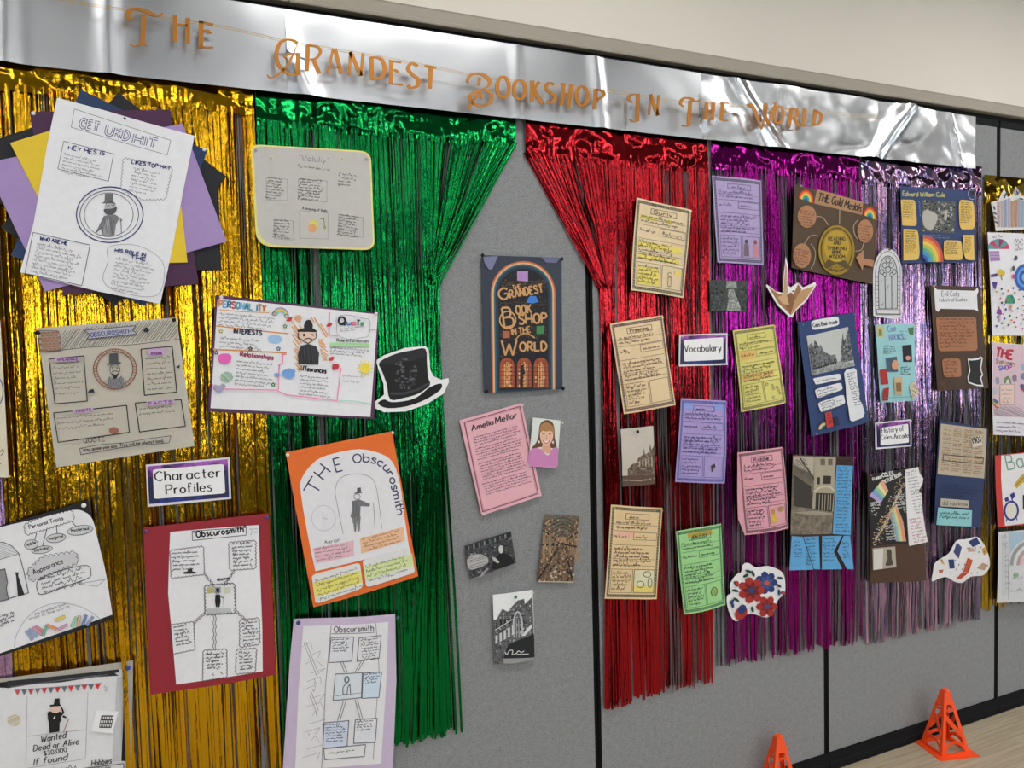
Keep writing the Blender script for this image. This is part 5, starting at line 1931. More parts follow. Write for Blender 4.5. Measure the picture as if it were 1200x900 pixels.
s = Sheet('arcade_photo', 'sepia photo of a long galleried book arcade', 'photo', q, f, .010, .003, .001, seed=25)
s.card('sheet', None, q, mat=photo_mat('#3c2c22', '#8a705a', 105, (1, 1, 1)))
s.fill('roof_print', '#6b6354', [(490, 42), (652, 50), (600, 168), (540, 168)])
for i in range(6):
    y = 60 + i * 18
    s.line('roof_rib', '#3a332a', smooth_pts([(500 + i * 6, y + 20), (570, y - 8), (645 - i * 7, y + 22)], False, 5), 1.0)
for i in range(9):
    t = i / 8
    for sx, vx in ((470, 558), (655, 580)):
        x = sx + (vx - sx) * t * .9
        s.line('gallery_print', '#a58a6c', [(x, 110 + 55 * t), (x - (6 if sx < 500 else -2) * (1 - t), 300 - 90 * t)], .9)
for a, b in (((466, 120), (548, 182)), ((655, 130), (580, 182)), ((460, 200), (548, 200)), ((650, 210), (582, 198)), ((438, 390), (545, 215)), ((625, 390), (585, 215))):
    s.line('gallery_print', '#1f1712', [a, b], 1.8)
s.fill('gallery_print', '#b0876a', [(540, 158), (592, 158), (588, 185), (545, 185)])
s.specks('arcade_detail', ['#a88c6c', '#241a14', '#6a5240', '#c8b090'], [(484, 60), (656, 65), (630, 395), (440, 395)], 240, 8, 10)
for i in range(46):
    r1, r2 = s.rnd.random(), s.rnd.random()
    y = 235 + 155 * r1
    x = 566 + (r2 - .5) * (40 + 130 * r1)
    s.fill('crowd_print', ('#d2c4a8', '#2a2019', '#8c7258')[i % 3], ellp(x, y, 3 + 4 * r1, 3 + 5 * r1, 5))
s.line('white_edge', '#d8cfae', [(436, 396), (628, 400)], .9)
s.pin(570, 72, '#1f6a4c', .0045)
s.done()
q = [(195, 470), (412, 443), (418, 808), (205, 850)]
s = Sheet('facade_photo', 'black and white photo of an ornate shop facade against white sky', 'photo', q, f, .010, .003, .001, seed=26)
s.card('sheet', '#eef0f0', [(195, 470), (412, 443), (418, 680), (418, 808), (250, 838), (205, 850)])
s.fill('building_print', None, [(197, 605), (215, 600), (232, 568), (245, 545), (275, 560), (300, 530), (330, 500), (365, 492), (368, 520), (410, 480), (416, 680), (418, 808), (205, 848)], mat=photo_mat('#26272a', '#77787b', 120, (1, 1, 2)))
s.specks('stonework', ['#9a9b9e', '#1c1d20', '#b8b9bc'], [(200, 610), (240, 570), (300, 540), (365, 500), (410, 490), (414, 670), (275, 730), (208, 790)], 130, 9, 12, True)
for i in range(5):
    x = 208 + i * 22
    s.fill('window_print', '#d2d4d6', [(x, 690 - i * 14), (x + 12, 686 - i * 14), (x + 12, 730 - i * 12), (x, 735 - i * 12)])
    s.fill('window_print', '#17181a', [(x + 3, 620 - i * 10), (x + 12, 617 - i * 10), (x + 12, 655 - i * 10), (x + 3, 660 - i * 10)])
s.line('building_print', '#c8cacc', smooth_pts([(305, 660), (306, 600), (328, 560), (350, 600), (352, 690)], False, 4), 1.6)
for i in range(4):
    s.line('building_print', '#b8babc', [(308 + i * 12, 600), (310 + i * 12, 700)], .8)
s.line('building_print', '#d8dadc', [(205, 660), (300, 600)], .9)
s.fill('awning_print', '#e2e4e4', [(350, 690), (378, 650), (408, 625), (402, 650), (365, 690)])
s.fill('sign_print', '#1b1c1f', [(275, 735), (416, 680), (418, 805), (250, 812)])
s.fill('road_print', '#9b9c9a', [(250, 812), (418, 806), (416, 812), (300, 838), (250, 838)])
s.line('sign_writing', '#dfe1e2', smooth_pts([(258, 775), (268, 790), (280, 770), (300, 768), (296, 790), (318, 782), (330, 770), (345, 778), (360, 770)], False, 4), .9)
s.line('sign_writing', '#dfe1e2', [(320, 788), (385, 786)], .9)
s.pin(312, 478, '#1f7a58', .005)
s.pin(408, 455, '#c4c6c8', .003)
s.done()


# vocabulary forms: one printed form on differently coloured paper
def vocab(label, f, q, tint, d, seed, ink='#4a3c34', frame_c='#5c5648', hi=None, title=None, pic=None, edge=None, bow=.006, pins=('#e8e4dc',), outline=None):
    s = Sheet('vocabulary_form', label, 'worksheet', q, f, d, bow, .003, group='vocabulary worksheets', seed=seed)
    s.card('sheet', tint, outline or s_dense(q))
    s.m = s.muv
    for k, pts in enumerate(([(2.5, 2), (97.5, 2), (97.5, 5), (2.5, 5)], [(2.5, 95), (97.5, 95), (97.5, 98), (2.5, 98)], [(2.5, 5), (6, 5), (6, 95), (2.5, 95)], [(94, 5), (97.5, 5), (97.5, 95), (94, 95)])):
        s.fill('border_band#%d' % k, frame_c, pts)
        n = 22 if k < 2 else 30
        for i in range(n):
            t = (i + .5) / n
            c = (pts[0][0] + (pts[2][0] - pts[0][0]) * t, 3.5 + 93 * k) if k < 2 else ((pts[0][0] + pts[1][0]) / 2, 5 + 90 * t)
            s.line('border_ornament#%d' % k, tint, [(c[0] - 1, c[1] - .7), (c[0] + 1, c[1] + .7)], .5)
    if hi:
        for (a, b, x0, x1) in hi[1]:
            s.fill('highlight', hi[0], [(x0, a), (x1, a), (x1, b), (x0, b)])
    s.frame_box('drawn_box', frame_c, [(28, 8), (74, 8), (74, 14), (28, 14)], .5)
    if title:
        s.text('heading', ink, title, 33, 13, 66, 13, 4, .7)
    else:
        s.scrib('heading', ink, 34, 13, 66, 13, 1, 4, 2.4, .6)
    for y in (20, 27, 42, 57, 64):
        s.line('rule', frame_c, [(8, y), (92, y)], .35)
    for y0, y1 in ((28, 40),):
        s.frame_box('drawn_box', frame_c, [(46, y0), (92, y0), (92, y1 - 4), (46, y1 - 4)], .4)
        s.scrib('writing', ink, 50, y0 + 6, 90, y0 + 6, 1, 4, 2.2, .5)
        s.scrib('writing', ink, 9, y0 + 6, 42, y0 + 6, 1, 4, 2.2, .5)
    s.scrib('writing', ink, 9, 19, 92, 19, 2, 5, 2.3, .5)
    s.scrib('writing', ink, 9, 47, 92, 47, 3, 4.2, 2.3, .55)
    s.scrib('writing', ink, 9, 60, 92, 60, 2, 4.2, 2.3, .55)
    s.frame_box('drawn_box', frame_c, [(8, 68), (50, 68), (50, 93), (8, 93)], .4)
    s.frame_box('drawn_box', frame_c, [(53, 68), (92, 68), (92, 93), (53, 93)], .5)
    s.scrib('writing', ink, 10, 73, 49, 73, 5, 4.2, 2.2, .5)
    if pic:
        pic(s)
    for i, c in enumerate(pins):
        s.pin((3, 97)[i % 2] if len(pins) > 1 else 97, 2.5, c, .003)
    s.done()


def s_dense(q):
    return q


def man_pic(s):
    s.line('drawing', '#5c5648', ellp(68, 77, 4, 2.4, 8), .6, closed=True)
    s.line('drawing', '#5c5648', [(65, 80), (71, 80), (71, 90), (65, 90)], .6, closed=True)


def cloud_pic(s):
    s.fill('drawing', '#dcd8b4', [(54, 69), (91, 69), (91, 86), (54, 86)])
    s.fill('drawing', '#e6d274', [(54, 86), (91, 84), (91, 92), (54, 92)])
    for x, y, rx, ry in ((78, 73, 7, 3), (66, 84, 7, 3.4), (84, 82, 4, 5)):
        s.line('drawing', '#5c5648', ellp(x, y, rx, ry, 10), .8, smooth=True, closed=True)


def two_figures(s):
    for x, c in ((62, '#4a4650'), (82, '#a04a4a')):
        s.blob('drawing', c, x, 74, 3.5, 2.6, .1, 8)
        s.fill('drawing', '#7d6a78' if x < 70 else '#d08a92', [(x - 5, 77), (x + 5, 77), (x + 6, 91), (x - 6, 91)])


def girl_pic(s):
    s.blob('drawing', '#c8a04a', 62, 76, 4, 3, .1, 8)
    s.fill('drawing', '#e0bb4a', [(58, 79), (67, 79), (69, 89), (57, 89)])
    s.blob('drawing', '#b08a5c', 80, 74, 8, 3, .2, 8)


def ring_pic(s):
    s.line('drawing', '#6a6a2a', ellp(72, 80, 8, 5, 14), 1.0, closed=True, smooth=True)
    s.fill('drawing', '#a8a84c', ellp(72, 80, 4, 3, 8))


def leaf_pic(s):
    s.fill('drawing', '#3f4a3c', [(66, 79), (74, 76), (76, 80), (70, 83), (71, 86), (68, 86), (67, 82)])


def eye_pic(s):
    for i in range(7):
        s.line('drawing', '#6a6a4a', ellp(60 + (i * 13) % 28, 72 + (i * 7) % 18, 3, 1.4, 7), .6, closed=True)


f5, f6 = (705, 225, 4.187), (700, 490, 3.831)
vocab('cream worksheet with yellow highlighting on the red curtain, topmost', f5, [(170, 28), (436, 88), (406, 520), (142, 482)], '#e6d0a8', .03, 31,
      hi=('#ead86c', [(17, 21, 8, 40), (45, 52, 8, 88), (59, 64, 8, 85), (73, 92, 9, 48), (17, 20, 55, 66), (71, 76, 78, 90)]), title='Surly', pic=man_pic)
vocab('cream worksheet curling at its right edge, level with the Vocabulary sign', (705, 225, 4.187), [(42, 645), (298, 604), (360, 1045), (110, 1090)], '#e8cfa4', .03, 32, title='Preening', ink='#5a3c34', frame_c='#6a4c4c', bow=.010)
vocab('cream worksheet with a coloured cloud drawing, lowest on the red curtain', f6, [(62, 388), (294, 404), (265, 812), (28, 808)], '#e4c898', .03, 33,
      hi=('#ecb8a0', [(27, 33, 10, 48)]), pic=cloud_pic, pins=('#d8b84a', '#d8b84a'))
vocab('lilac worksheet with a blue heading on the red and magenta curtains', (600, 450, 4.0), [(788, 66), (1002, 78), (998, 466), (770, 460)], '#ab9ad0', .03, 34, ink='#4c4476', frame_c='#5f62a4',
      hi=('#8fa0e0', [(5, 12, 6, 27), (5, 12, 75, 94)]), pic=leaf_pic, pins=('#8a86b8', '#8a86b8'))
vocab('pale green worksheet hanging across the red and magenta curtains', f6, [(352, 508), (552, 472), (576, 838), (386, 880)], '#9fd690', .03, 35, ink='#2c4a34', frame_c='#4c7a54',
      hi=('#b8a040', [(5, 11, 25, 78)]), title='ZEALOUSY', pic=ring_pic, pins=('#3c6a4c', '#3c6a4c'))
vocab('pale lilac worksheet with two small figures, topmost on the magenta curtain', (820, 195, 4.864), [(72, 52), (352, 82), (362, 562), (100, 548)], '#b5a5d0', .03, 36, ink='#6a5c86', frame_c='#575066', pic=two_figures, bow=.009, pins=('#6a5c70', '#6a5c70'))
vocab('pale yellow worksheet on the magenta curtain below the paper crane', (845, 365, 5.806), [(78, 128), (365, 88), (440, 620), (132, 685)], '#dfd67c', .03, 37, ink='#5c5a3a', frame_c='#77704a',
      hi=('#e6bc6c', [(28, 38, 8, 45), (56, 63, 8, 80)]), pic=eye_pic, bow=.009, pins=('#e8e04a',))
vocab('pink worksheet with dense dark handwriting on the magenta curtain', (845, 515, 4.091), [(75, 62), (292, 35), (326, 425), (118, 460)], '#e2a4b0', .03, 38, ink='#2c2440', frame_c='#6a4a54', title='Riddle', pic=girl_pic, bow=.012,
      pins=('#c03a3a', '#c03a3a'), outline=[(75, 62), (292, 35), (308, 230), (326, 425), (220, 442), (118, 460), (88, 380), (80, 250)])

# photos among the forms
f = (600, 450, 4.0)
q = [(508, 212), (662, 196), (668, 468), (518, 482)]
s = Sheet('street_photo', 'pale sepia photo of a street with spires and empty sky', 'photo', q, f, .03, .003, .0015, seed=41)
s.card('sheet', '#c9c0b4', q)
s.fill('building_print', None, [(540, 400), (560, 375), (580, 368), (590, 345), (612, 330), (615, 300), (622, 330), (640, 318), (645, 280), (652, 310), (664, 285), (667, 440), (540, 440)], mat=photo_mat('#3a2c24', '#85705c', 135, (1, 1, 1.5)))
s.fill('road_print', '#5a463a', [(515, 430), (667, 425), (668, 468), (518, 482)])
s.line('road_print', '#a39280', [(520, 450), (600, 452), (667, 440)], 1.6)
s.specks('stonework', ['#a08a74', '#2a1f18'], [(560, 380), (590, 350), (640, 320), (664, 300), (664, 425), (545, 425)], 60, 7, 9, True)
for i in range(5):
    s.fill('window_print', '#b5a48e', [(592 + i * 14, 360 - i * 5), (598 + i * 14, 358 - i * 5), (598 + i * 14, 385), (592 + i * 14, 386)])
s.pin(582, 223, '#17171a', .0055)
s.done()
f = (820, 195, 4.864)
q = [(58, 648), (270, 652), (268, 828), (62, 822)]
s = Sheet('dim_photo', 'dark black and white photo with a pale path, on the magenta curtain', 'photo', q, f, .03, .002, .001, seed=42)
s.card('sheet', None, q, mat=photo_mat('#191c1c', '#4a4f4c', 90))
s.specks('leaf_shade', ['#0e1010', '#3c413e', '#5c625e'], [(60, 652), (268, 655), (266, 824), (64, 820)], 150, 11, 10)
s.fill('path_print', None, [(160, 700), (190, 700), (205, 740), (235, 824), (150, 822), (165, 740)], mat=photo_mat('#5c605c', '#b8bab4', 180))
s.fill('arch_print', None, [(150, 655), (205, 655), (210, 690), (150, 692)], mat=photo_mat('#6a706a', '#a8aca6', 180))
s.specks('path_light', ['#c8cac4', '#7a7e78'], [(162, 700), (190, 700), (235, 824), (150, 822)], 50, 8, 8)
s.line('lamp_print', '#8fa89a', [(160, 672), (200, 668)], 1.2)
s.done()

# folk flower cut-out
f = (845, 515, 4.091)
out = [(105, 600), (130, 592), (165, 612), (215, 605), (262, 618), (300, 650), (306, 730), (270, 770), (250, 820), (215, 852), (150, 835), (110, 840), (75, 870), (50, 855), (30, 800), (28, 752), (45, 735), (42, 695), (70, 650), (95, 635)]
s = Sheet('flower_cutout', 'white cut-out with red and blue painted folk flowers', 'cutout', [(28, 592), (306, 592), (306, 870), (28, 870)], f, .03, .003, .002, seed=43)
s.card('sheet', '#eceaea', out, smooth=True)
def flower(s, cx, cy, R_, c1, c2, cc, n=7):
    for i in range(n):
        a = 6.2832 * i / n
        s.fill('petal_print', c1, ellp(cx + R_ * .62 * math.cos(a), cy + R_ * .62 * math.sin(a), R_ * .46, R_ * .36, 8, a))
    for i in range(n):
        a = 6.2832 * (i + .5) / n
        s.fill('petal_print', c2, ellp(cx + R_ * .42 * math.cos(a), cy + R_ * .42 * math.sin(a), R_ * .26, R_ * .16, 7, a))
    s.blob('flower_centre', cc, cx, cy, R_ * .26, R_ * .22, .05, 8)
flower(s, 212, 685, 52, '#22386e', '#3a5694', '#c2542c')
flower(s, 138, 720, 60, '#a82a26', '#6c1a1c', '#2c3c74')
flower(s, 212, 798, 50, '#a82a26', '#7a1e1c', '#3a4a84', 6)
s.fill('petal_print', '#a82a26', ellp(88, 828, 26, 36, 12, .5))
s.fill('petal_print', '#22386e', ellp(92, 810, 18, 24, 10, .5))
for x, y, a in ((125, 630, .3), (112, 650, -.5), (145, 640, 1.2), (62, 722, .2), (65, 690, 1), (65, 765, .6), (48, 790, 1.4), (140, 810, 1.3), (275, 662, .2), (268, 698, .5), (270, 730, 1.5), (288, 732, 0), (45, 775, 2.2)):
    s.fill('leaf_print', '#1f4038' if int(x) % 3 else '#28406c', ellp(x, y, 16, 7, 8, a))
s.blob('bud_print', '#b8342c', 290, 732, 9, 10, .1)
s.blob('bud_print', '#b8342c', 70, 685, 7, 10, .1)
s.done()

# gold medals board
f = (915, 205, 5.0)
q = [(80, 55), (572, 188), (540, 642), (58, 545)]
s = Sheet('medals_board', 'brown card poster titled The Gold Medals with a large gold medal', 'poster', q, f, .032, .003, .0015, seed=44)
s.card('sheet', '#54402e', q)
s.card('title_strip', '#b08660', [(208, 85), (480, 160), (475, 235), (190, 168)])
s.text('heading', '#2c1f18', 'THE Gold Medals', 210, 150, 465, 218, 46, 1.3, jit=.5)
RB = ['#3a7fc4', '#4fae7c', '#e6d84c', '#ef8a3a', '#e0402c']
for cx, cy, r in ((142, 152, 42), (518, 250, 40)):
    s.on()
    s.rainbow('rainbow_cutout', RB, cx, cy, 8, r, math.pi * 1.08, math.pi * 2.08, 1.5)
for cx, cy, rx, ry in ((147, 245, 54, 66), (490, 330, 47, 68), (115, 475, 52, 72)):
    s.card('round_note', '#b5805c', ellp(cx, cy, rx, ry, 26))
    s.scrib('writing', '#6a3c28', cx - rx * .8, cy - ry * .5, cx + rx * .8, cy - ry * .3, 6, 16, 7, .6, 1, .05)
s.on('sheet')
for pts in ([(335, 205), (335, 292)], [(200, 245), (235, 252), (268, 295)], [(212, 360), (165, 358), (128, 405)], [(445, 265), (420, 300), (425, 345), (445, 380)], [(480, 400), (465, 440), (430, 448)], [(165, 405), (192, 450), (185, 515), (165, 550)]):
    s.line('cord_line', '#b8a582', pts, .8, smooth=len(pts) > 2)
gm = plain('#a8882a', .42, .5)
s.card('medal', None, ellp(318, 442, 108, 146, 36), mat=gm)
s.line('medal_ring', '#55431c', ellp(318, 440, 92, 126, 30), 1.4, closed=True, smooth=True)
s.fill('medal_dark_arc', '#5c4a20', [(240, 535), (262, 500), (318, 490), (372, 505), (398, 540), (382, 556), (318, 520), (255, 552)])  # dark arc band above the medal's lower rim
s.fill('medal_centre', None, ellp(318, 420, 76, 92, 28), mat=plain('#c2a034', .42, .5))
for t, x, y, x2, y2 in (('READING', 268, 385, 368, 385), ('AND', 300, 410, 340, 410), ('THINKING', 262, 440, 374, 442), ('BRING', 292, 464, 344, 464), ('WISDOM', 272, 488, 366, 490)):
    s.text('medal_lettering', '#4a3a18', t, x, y, x2, y2, 20, .9)
s.scrib('medal_lettering', '#5c4a20', 262, 545, 372, 545, 2, 16, 10, .6, 1, .02)
s.card('arrow_note', '#b5805c', [(432, 485), (475, 440), (478, 490), (538, 502), (530, 540), (475, 528), (468, 560)])
s.pin(102, 68, '#d8d0c4', .003)
s.pin(570, 204, '#d8d0c4', .003)
s.done()

# paper crane cut-out
f = (820, 195, 4.864)
out = [(488, 515), (500, 560), (502, 680), (515, 690), (555, 662), (585, 690), (655, 660), (660, 678), (600, 770), (540, 825), (522, 862), (505, 858), (440, 790), (376, 680), (380, 672), (430, 712), (470, 720), (478, 600)]
s = Sheet('crane_cutout', 'brown folded paper crane cut-out with a white margin', 'cutout', [(376, 515), (660, 515), (660, 862), (376, 862)], f, .031, .003, .001, seed=45)
s.card('sheet', '#efecea', out)
s.fill('neck', '#c2a585', [(486, 540), (494, 580), (500, 720), (472, 730), (480, 620)])
s.fill('wing', '#a5794f', [(392, 690), (440, 722), (490, 738), (520, 750), (512, 845), (450, 785)])
s.fill('wing', '#c2966a', [(648, 682), (560, 712), (535, 745), (518, 845), (560, 795), (605, 750)])
s.fill('body_fold', '#8a5f3c', [(472, 745), (515, 718), (540, 740), (515, 848), (490, 810)])
s.fill('tail', '#9c7048', [(556, 672), (575, 700), (545, 750), (528, 780), (535, 715)])
s.fill('body_fold', '#d2ab80', [(440, 745), (490, 725), (505, 790), (470, 785)])
s.pin(522, 712, '#27406c', .003)
s.done()

# gothic window cut-out
f = (915, 205, 5.0)
def gothic(x0, x1, yt, ym, yb, n=10):
    cx = (x0 + x1) / 2
    L_ = [(x0, yb)] + [(x0 + (cx - x0) * (1 - math.cos(math.pi / 2 * i / n)), ym - (ym - yt) * math.sin(math.pi / 2 * i / n)) for i in range(n + 1)]
    R_ = [(x1 - (x1 - cx) * (1 - math.cos(math.pi / 2 * i / n)), ym - (ym - yt) * math.sin(math.pi / 2 * i / n)) for i in range(n - 1, -1, -1)] + [(x1, yb)]
    return L_ + R_
s = Sheet('window_cutout', 'white gothic window colouring cut-out with black tracery', 'cutout', [(540, 432), (710, 432), (710, 842), (540, 842)], f, .034, .002, .001, seed=46)
s.card('sheet', '#d9d9da', gothic(540, 708, 432, 590, 826) + [(700, 838), (660, 845), (560, 832)])
s.line('outline', '#3a3a3e', gothic(552, 698, 448, 590, 820), .6, closed=True)
s.fill('glass_print', '#c4c6c8', gothic(570, 680, 475, 600, 782))
s.line('outline', '#2a2a2e', gothic(570, 680, 475, 600, 782), .9, closed=True)
for x in (607, 645):
    s.line('tracery', '#3a3a3e', [(x, 590), (x, 780)], 1.0)
for cx, cy, r in ((625, 500, 13), (606, 530, 13), (644, 530, 13), (625, 555, 14), (590, 568, 12), (660, 568, 12), (607, 585, 10), (645, 585, 10)):
    s.line('tracery', '#2f2f33', ellp(cx, cy, r, r * 1.2, 10), .8, smooth=True, closed=True)
for i in range(8):
    y = 600 + i * 24
    s.line('stone_joint', '#55555a', [(553, y), (568, y)], .6)
    s.line('stone_joint', '#55555a', [(682, y), (697, y)], .6)
s.line('outline', '#3a3a3e', [(556, 788), (698, 790), (700, 816), (558, 814)], .7, closed=True)
for i in range(9):
    x, y = 580 + (i * 31) % 90, 615 + (i * 47) % 150
    s.line('glass_glint', '#8b8d90', [(x, y + 14), (x + 12, y)], .6)
s.pin(628, 440, '#3a3a3e', .003)
s.done()

# navy rainbow poster
f = (1045, 210, 7.742)
q = [(80, 62), (758, 108), (765, 755), (90, 765)]
s = Sheet('rainbow_poster', 'navy card poster with five yellow notes, a rainbow and a grey photo', 'poster', q, f, .032, .004, .002, seed=47)
s.card('sheet', '#2e3f6c', q)
s.text('heading', '#b5b26a', 'Edward William Cole', 100, 150, 470, 165, 40, 1.0, jit=.5)
s.card('photo_print', None, [(265, 185), (565, 205), (560, 492), (265, 480)], mat=photo_mat('#1a1c1c', '#5c605c', 105))
s.specks('photo_detail', ['#8e8c84', '#121414', '#6a6c66', '#b8b4aa'], [(270, 195), (560, 210), (556, 485), (270, 475)], 130, 22, 18)
s.fill('photo_highlight', '#b5b2a8', smooth_pts([(272, 300), (320, 285), (390, 320), (395, 380), (340, 470), (275, 415)], True, 3)[:-1])
s.fill('photo_highlight', '#b8b4aa', smooth_pts([(465, 290), (488, 290), (485, 370), (462, 370)], True, 3)[:-1])
s.fill('photo_highlight', '#8e8c86', [(420, 345), (465, 405), (440, 415), (412, 370)])
for pts in (rquad([(80, 185), (205, 188), (218, 428), (92, 420)], [.05, .2, .2, .05]), rquad([(100, 450), (225, 460), (245, 735), (100, 738)], [.05, .2, .3, .02]), rquad([(592, 185), (735, 200), (748, 455), (600, 458)], .25),
            rquad([(455, 555), (620, 560), (632, 735), (460, 735)], .2), rquad([(628, 508), (730, 508), (735, 735), (640, 735)], [.02, .02, .02, .5])):
    s.card('note_card', '#e2bc62', pts)
    x0, y0 = min(p[0] for p in pts), min(p[1] for p in pts)
    x1, y1 = max(p[0] for p in pts), max(p[1] for p in pts)
    s.scrib('writing', '#4a3c20', x0 + 18, y0 + 28, x1 - 18, y0 + 32, max(3, int((y1 - y0 - 60) / 17)), 16, 8, .5)
s.on()
s.rainbow('rainbow_cutout', ['#3c5fae', '#4a8fc8', '#5fae86', '#a9c05c', '#e8c454', '#e08a44', '#cf4a3c'], 262, 752, 28, 190, math.pi * 1.5, math.pi * 2.0, 1.28)
s.scrib('glitter', '#6f7f98', 250, 510, 580, 530, 2, 18, 9, .6)
s.scrib('glitter', '#6f7f98', 225, 200, 245, 440, 1, 18, 9, .6)
s.line('corner_doodle', '#a8aab4', ellp(715, 135, 40, 52, 14, 0, 1.2, 5.2), .7, smooth=True)
s.blob('corner_doodle', '#17181c', 718, 130, 16, 20)
s.done()

# Coles Book Arcade board
f = (845, 365, 5.806)
q = [(520, 75), (905, 5), (1000, 752), (610, 850)]
s = Sheet('arcade_board', 'navy card board with a grey street photo and white torn notes', 'poster', q, f, .032, .005, .002, seed=48)
s.card('sheet', '#2c4270', q)
s.card('title_slip', '#e6e6e8', rquad([(605, 62), (795, 32), (802, 95), (612, 130)], .25))
s.text('heading', '#2a2c36', 'Coles Book Arcade', 620, 108, 788, 80, 26, .8, jit=.4)
q2 = [(575, 168), (862, 105), (905, 370), (608, 435)]
s.card('photo_print', '#c6c8c4', q2)
s.fill('building_print', None, [(585, 235), (605, 215), (620, 240), (625, 195), (640, 210), (655, 240), (668, 225), (690, 270), (740, 300), (770, 290), (785, 340), (700, 378), (606, 410)], mat=photo_mat('#25272a', '#85888a', 90))
s.fill('building_print', None, [(806, 345), (815, 220), (824, 140), (832, 200), (845, 180), (864, 112), (884, 240), (900, 330), (812, 352)], mat=photo_mat('#25272a', '#85888a', 91))
s.specks('street_detail', ['#b4b6b6', '#1a1c1e', '#8a8c8e'], [(588, 240), (640, 215), (690, 275), (770, 300), (780, 340), (700, 372), (610, 400)], 70, 9, 11, True)
s.specks('street_detail', ['#b4b6b6', '#1a1c1e'], [(812, 340), (822, 200), (862, 140), (898, 325)], 40, 8, 12, True)
s.fill('road_print', None, [(606, 400), (700, 372), (800, 340), (903, 350), (905, 370), (608, 433)], mat=photo_mat('#6c6e6e', '#b4b6b4', 75))
for i in range(10):
    s.blob('carriage_print', '#232527', 620 + i * 17, 392 - i * 5, 9, 7, .2, 7)
for pts, (x, y, x2, y2), n in ((rquad([(612, 455), (800, 422), (808, 462), (632, 498)], .12), (640, 478, 795, 452), 1), (rquad([(622, 530), (805, 482), (818, 530), (640, 592)], .2), (640, 548, 800, 505), 3), (rquad([(642, 620), (820, 562), (832, 625), (665, 688)], .2), (658, 630, 818, 582), 4),
                               ([(825, 420), (840, 398), (895, 384), (912, 400), (915, 470), (930, 560), (925, 595), (945, 625), (962, 690), (950, 720), (875, 748), (858, 735), (848, 640), (838, 600), (835, 500)], (842, 430, 905, 415), 13)):
    s.card('note_card', '#e4e5e8', pts)
    s.scrib('writing', '#3c3e48', x, y, x2, y2, n, 18, 8, .6)
s.card('red_book', '#c83a34', [(690, 690), (732, 680), (745, 778), (702, 790)])
s.scrib('writing', '#4a1a1a', 698, 712, 732, 704, 4, 18, 10, .6)
s.card('dark_book', '#1a2240', [(745, 720), (775, 712), (785, 770), (755, 778)])
s.on('sheet')
s.rainbow('rainbow_doodle', ['#4a8a9a', '#d8d2a0', '#d0b04a'], 690, 800, 22, 46, math.pi * 1.0, math.pi * 1.5)
for x, y in ((535, 92), (890, 22), (985, 735), (625, 832)):
    s.pin(x, y, '#6f86ac', .003)
s.done()

# light blue books sheet
f = (1015, 325, 4.287)
q = [(40, 238), (240, 232), (252, 618), (78, 630)]
s = Sheet('book_list_sheet', 'light blue book list sheet with small cut-out book covers', 'poster', q, f, .032, .005, .003, seed=49)
s.card('sheet', '#9ccfd4', [(40, 238), (140, 233), (240, 232), (236, 400), (252, 618), (78, 630), (60, 430)])
s.text('heading', '#6a78b4', 'Cole', 108, 275, 150, 268, 30, .9)
s.text('heading', '#6a78b4', 'BOOKS', 115, 318, 185, 312, 30, .9)
s.scrib('writing', '#5a6a8a', 160, 275, 225, 275, 3, 18, 8, .5)
s.fill('corner_print', '#c9c08a', [(44, 248), (85, 245), (88, 300), (52, 300)])
s.fill('corner_print', '#7d8a4a', [(58, 262), (74, 262), (76, 295), (60, 295)])
s.fill('corner_print', '#4f7a4c', [(205, 255), (235, 250), (232, 290), (212, 285)])
s.scrib('writing', '#2c3a44', 85, 350, 155, 352, 4, 11, 6, .6)
s.scrib('writing', '#2c3a44', 168, 455, 225, 458, 4, 11, 6, .6)
for c, pts in (('#1e2228', [(177, 342), (220, 338), (222, 425), (180, 425)]), ('#4a5f74', [(98, 405), (150, 398), (155, 475), (105, 475)]), ('#b52c30', [(68, 465), (102, 458), (112, 535), (76, 540)]), ('#c8b48c', [(135, 502), (175, 500), (172, 590), (140, 588)]),
               ('#d8ccb0', [(205, 545), (232, 520), (262, 582), (222, 610)]), ('#a82a30', [(85, 560), (112, 552), (108, 618), (82, 620)])):
    s.card('cover_cutout', c, pts)
s.on()
s.fill('cover_print', '#d8a07a', ellp(138, 440, 16, 26, 10))
s.fill('cover_print', '#d89a92', ellp(198, 405, 12, 12, 8))
s.fill('cover_print', '#8a6c4a', [(143, 530), (166, 528), (166, 572), (145, 572)])
s.hatch('cover_print', '#6a5c48', [(210, 548), (232, 528), (255, 580), (224, 602)], 6, .6, .5)
s.line('rule', '#6a8a90', [(90, 606), (225, 598)], .5)
s.pin(46, 242, '#d8c83c', .003)
s.pin(232, 246, '#e0d23c', .0045)
s.done()

# tall brown sheet
q = [(322, 40), (572, 48), (615, 555), (355, 570)]
s = Sheet('brown_board', 'tall dark brown card with a white scroll, tan notes and black cat shape', 'poster', q, f, .032, .004, .002, seed=50)
s.card('sheet', '#4a3527', q)
s.card('scroll_slip', '#e4e4e6', [(340, 48), (356, 62), (540, 68), (555, 52), (560, 70), (552, 90), (556, 155), (560, 172), (540, 162), (372, 158), (360, 174), (348, 162)])
s.text('heading', '#8d8d94', 'Evil Cats', 378, 95, 462, 95, 26, .8)
s.text('heading', '#8d8d94', 'Industrial Dualies', 365, 122, 500, 120, 18, .7)
for pts, (x, y, x2, y2), n in ((rquad([(348, 198), (546, 198), (556, 368), (360, 372)], .1), (360, 214, 545, 214), 9), (rquad([(372, 410), (460, 406), (466, 500), (382, 502)], .2), (382, 428, 458, 426), 5)):
    s.card('tan_note', '#a8714e', pts)
    s.scrib('writing', '#553020', x, y, x2, y2, n, 17, 8, .7)
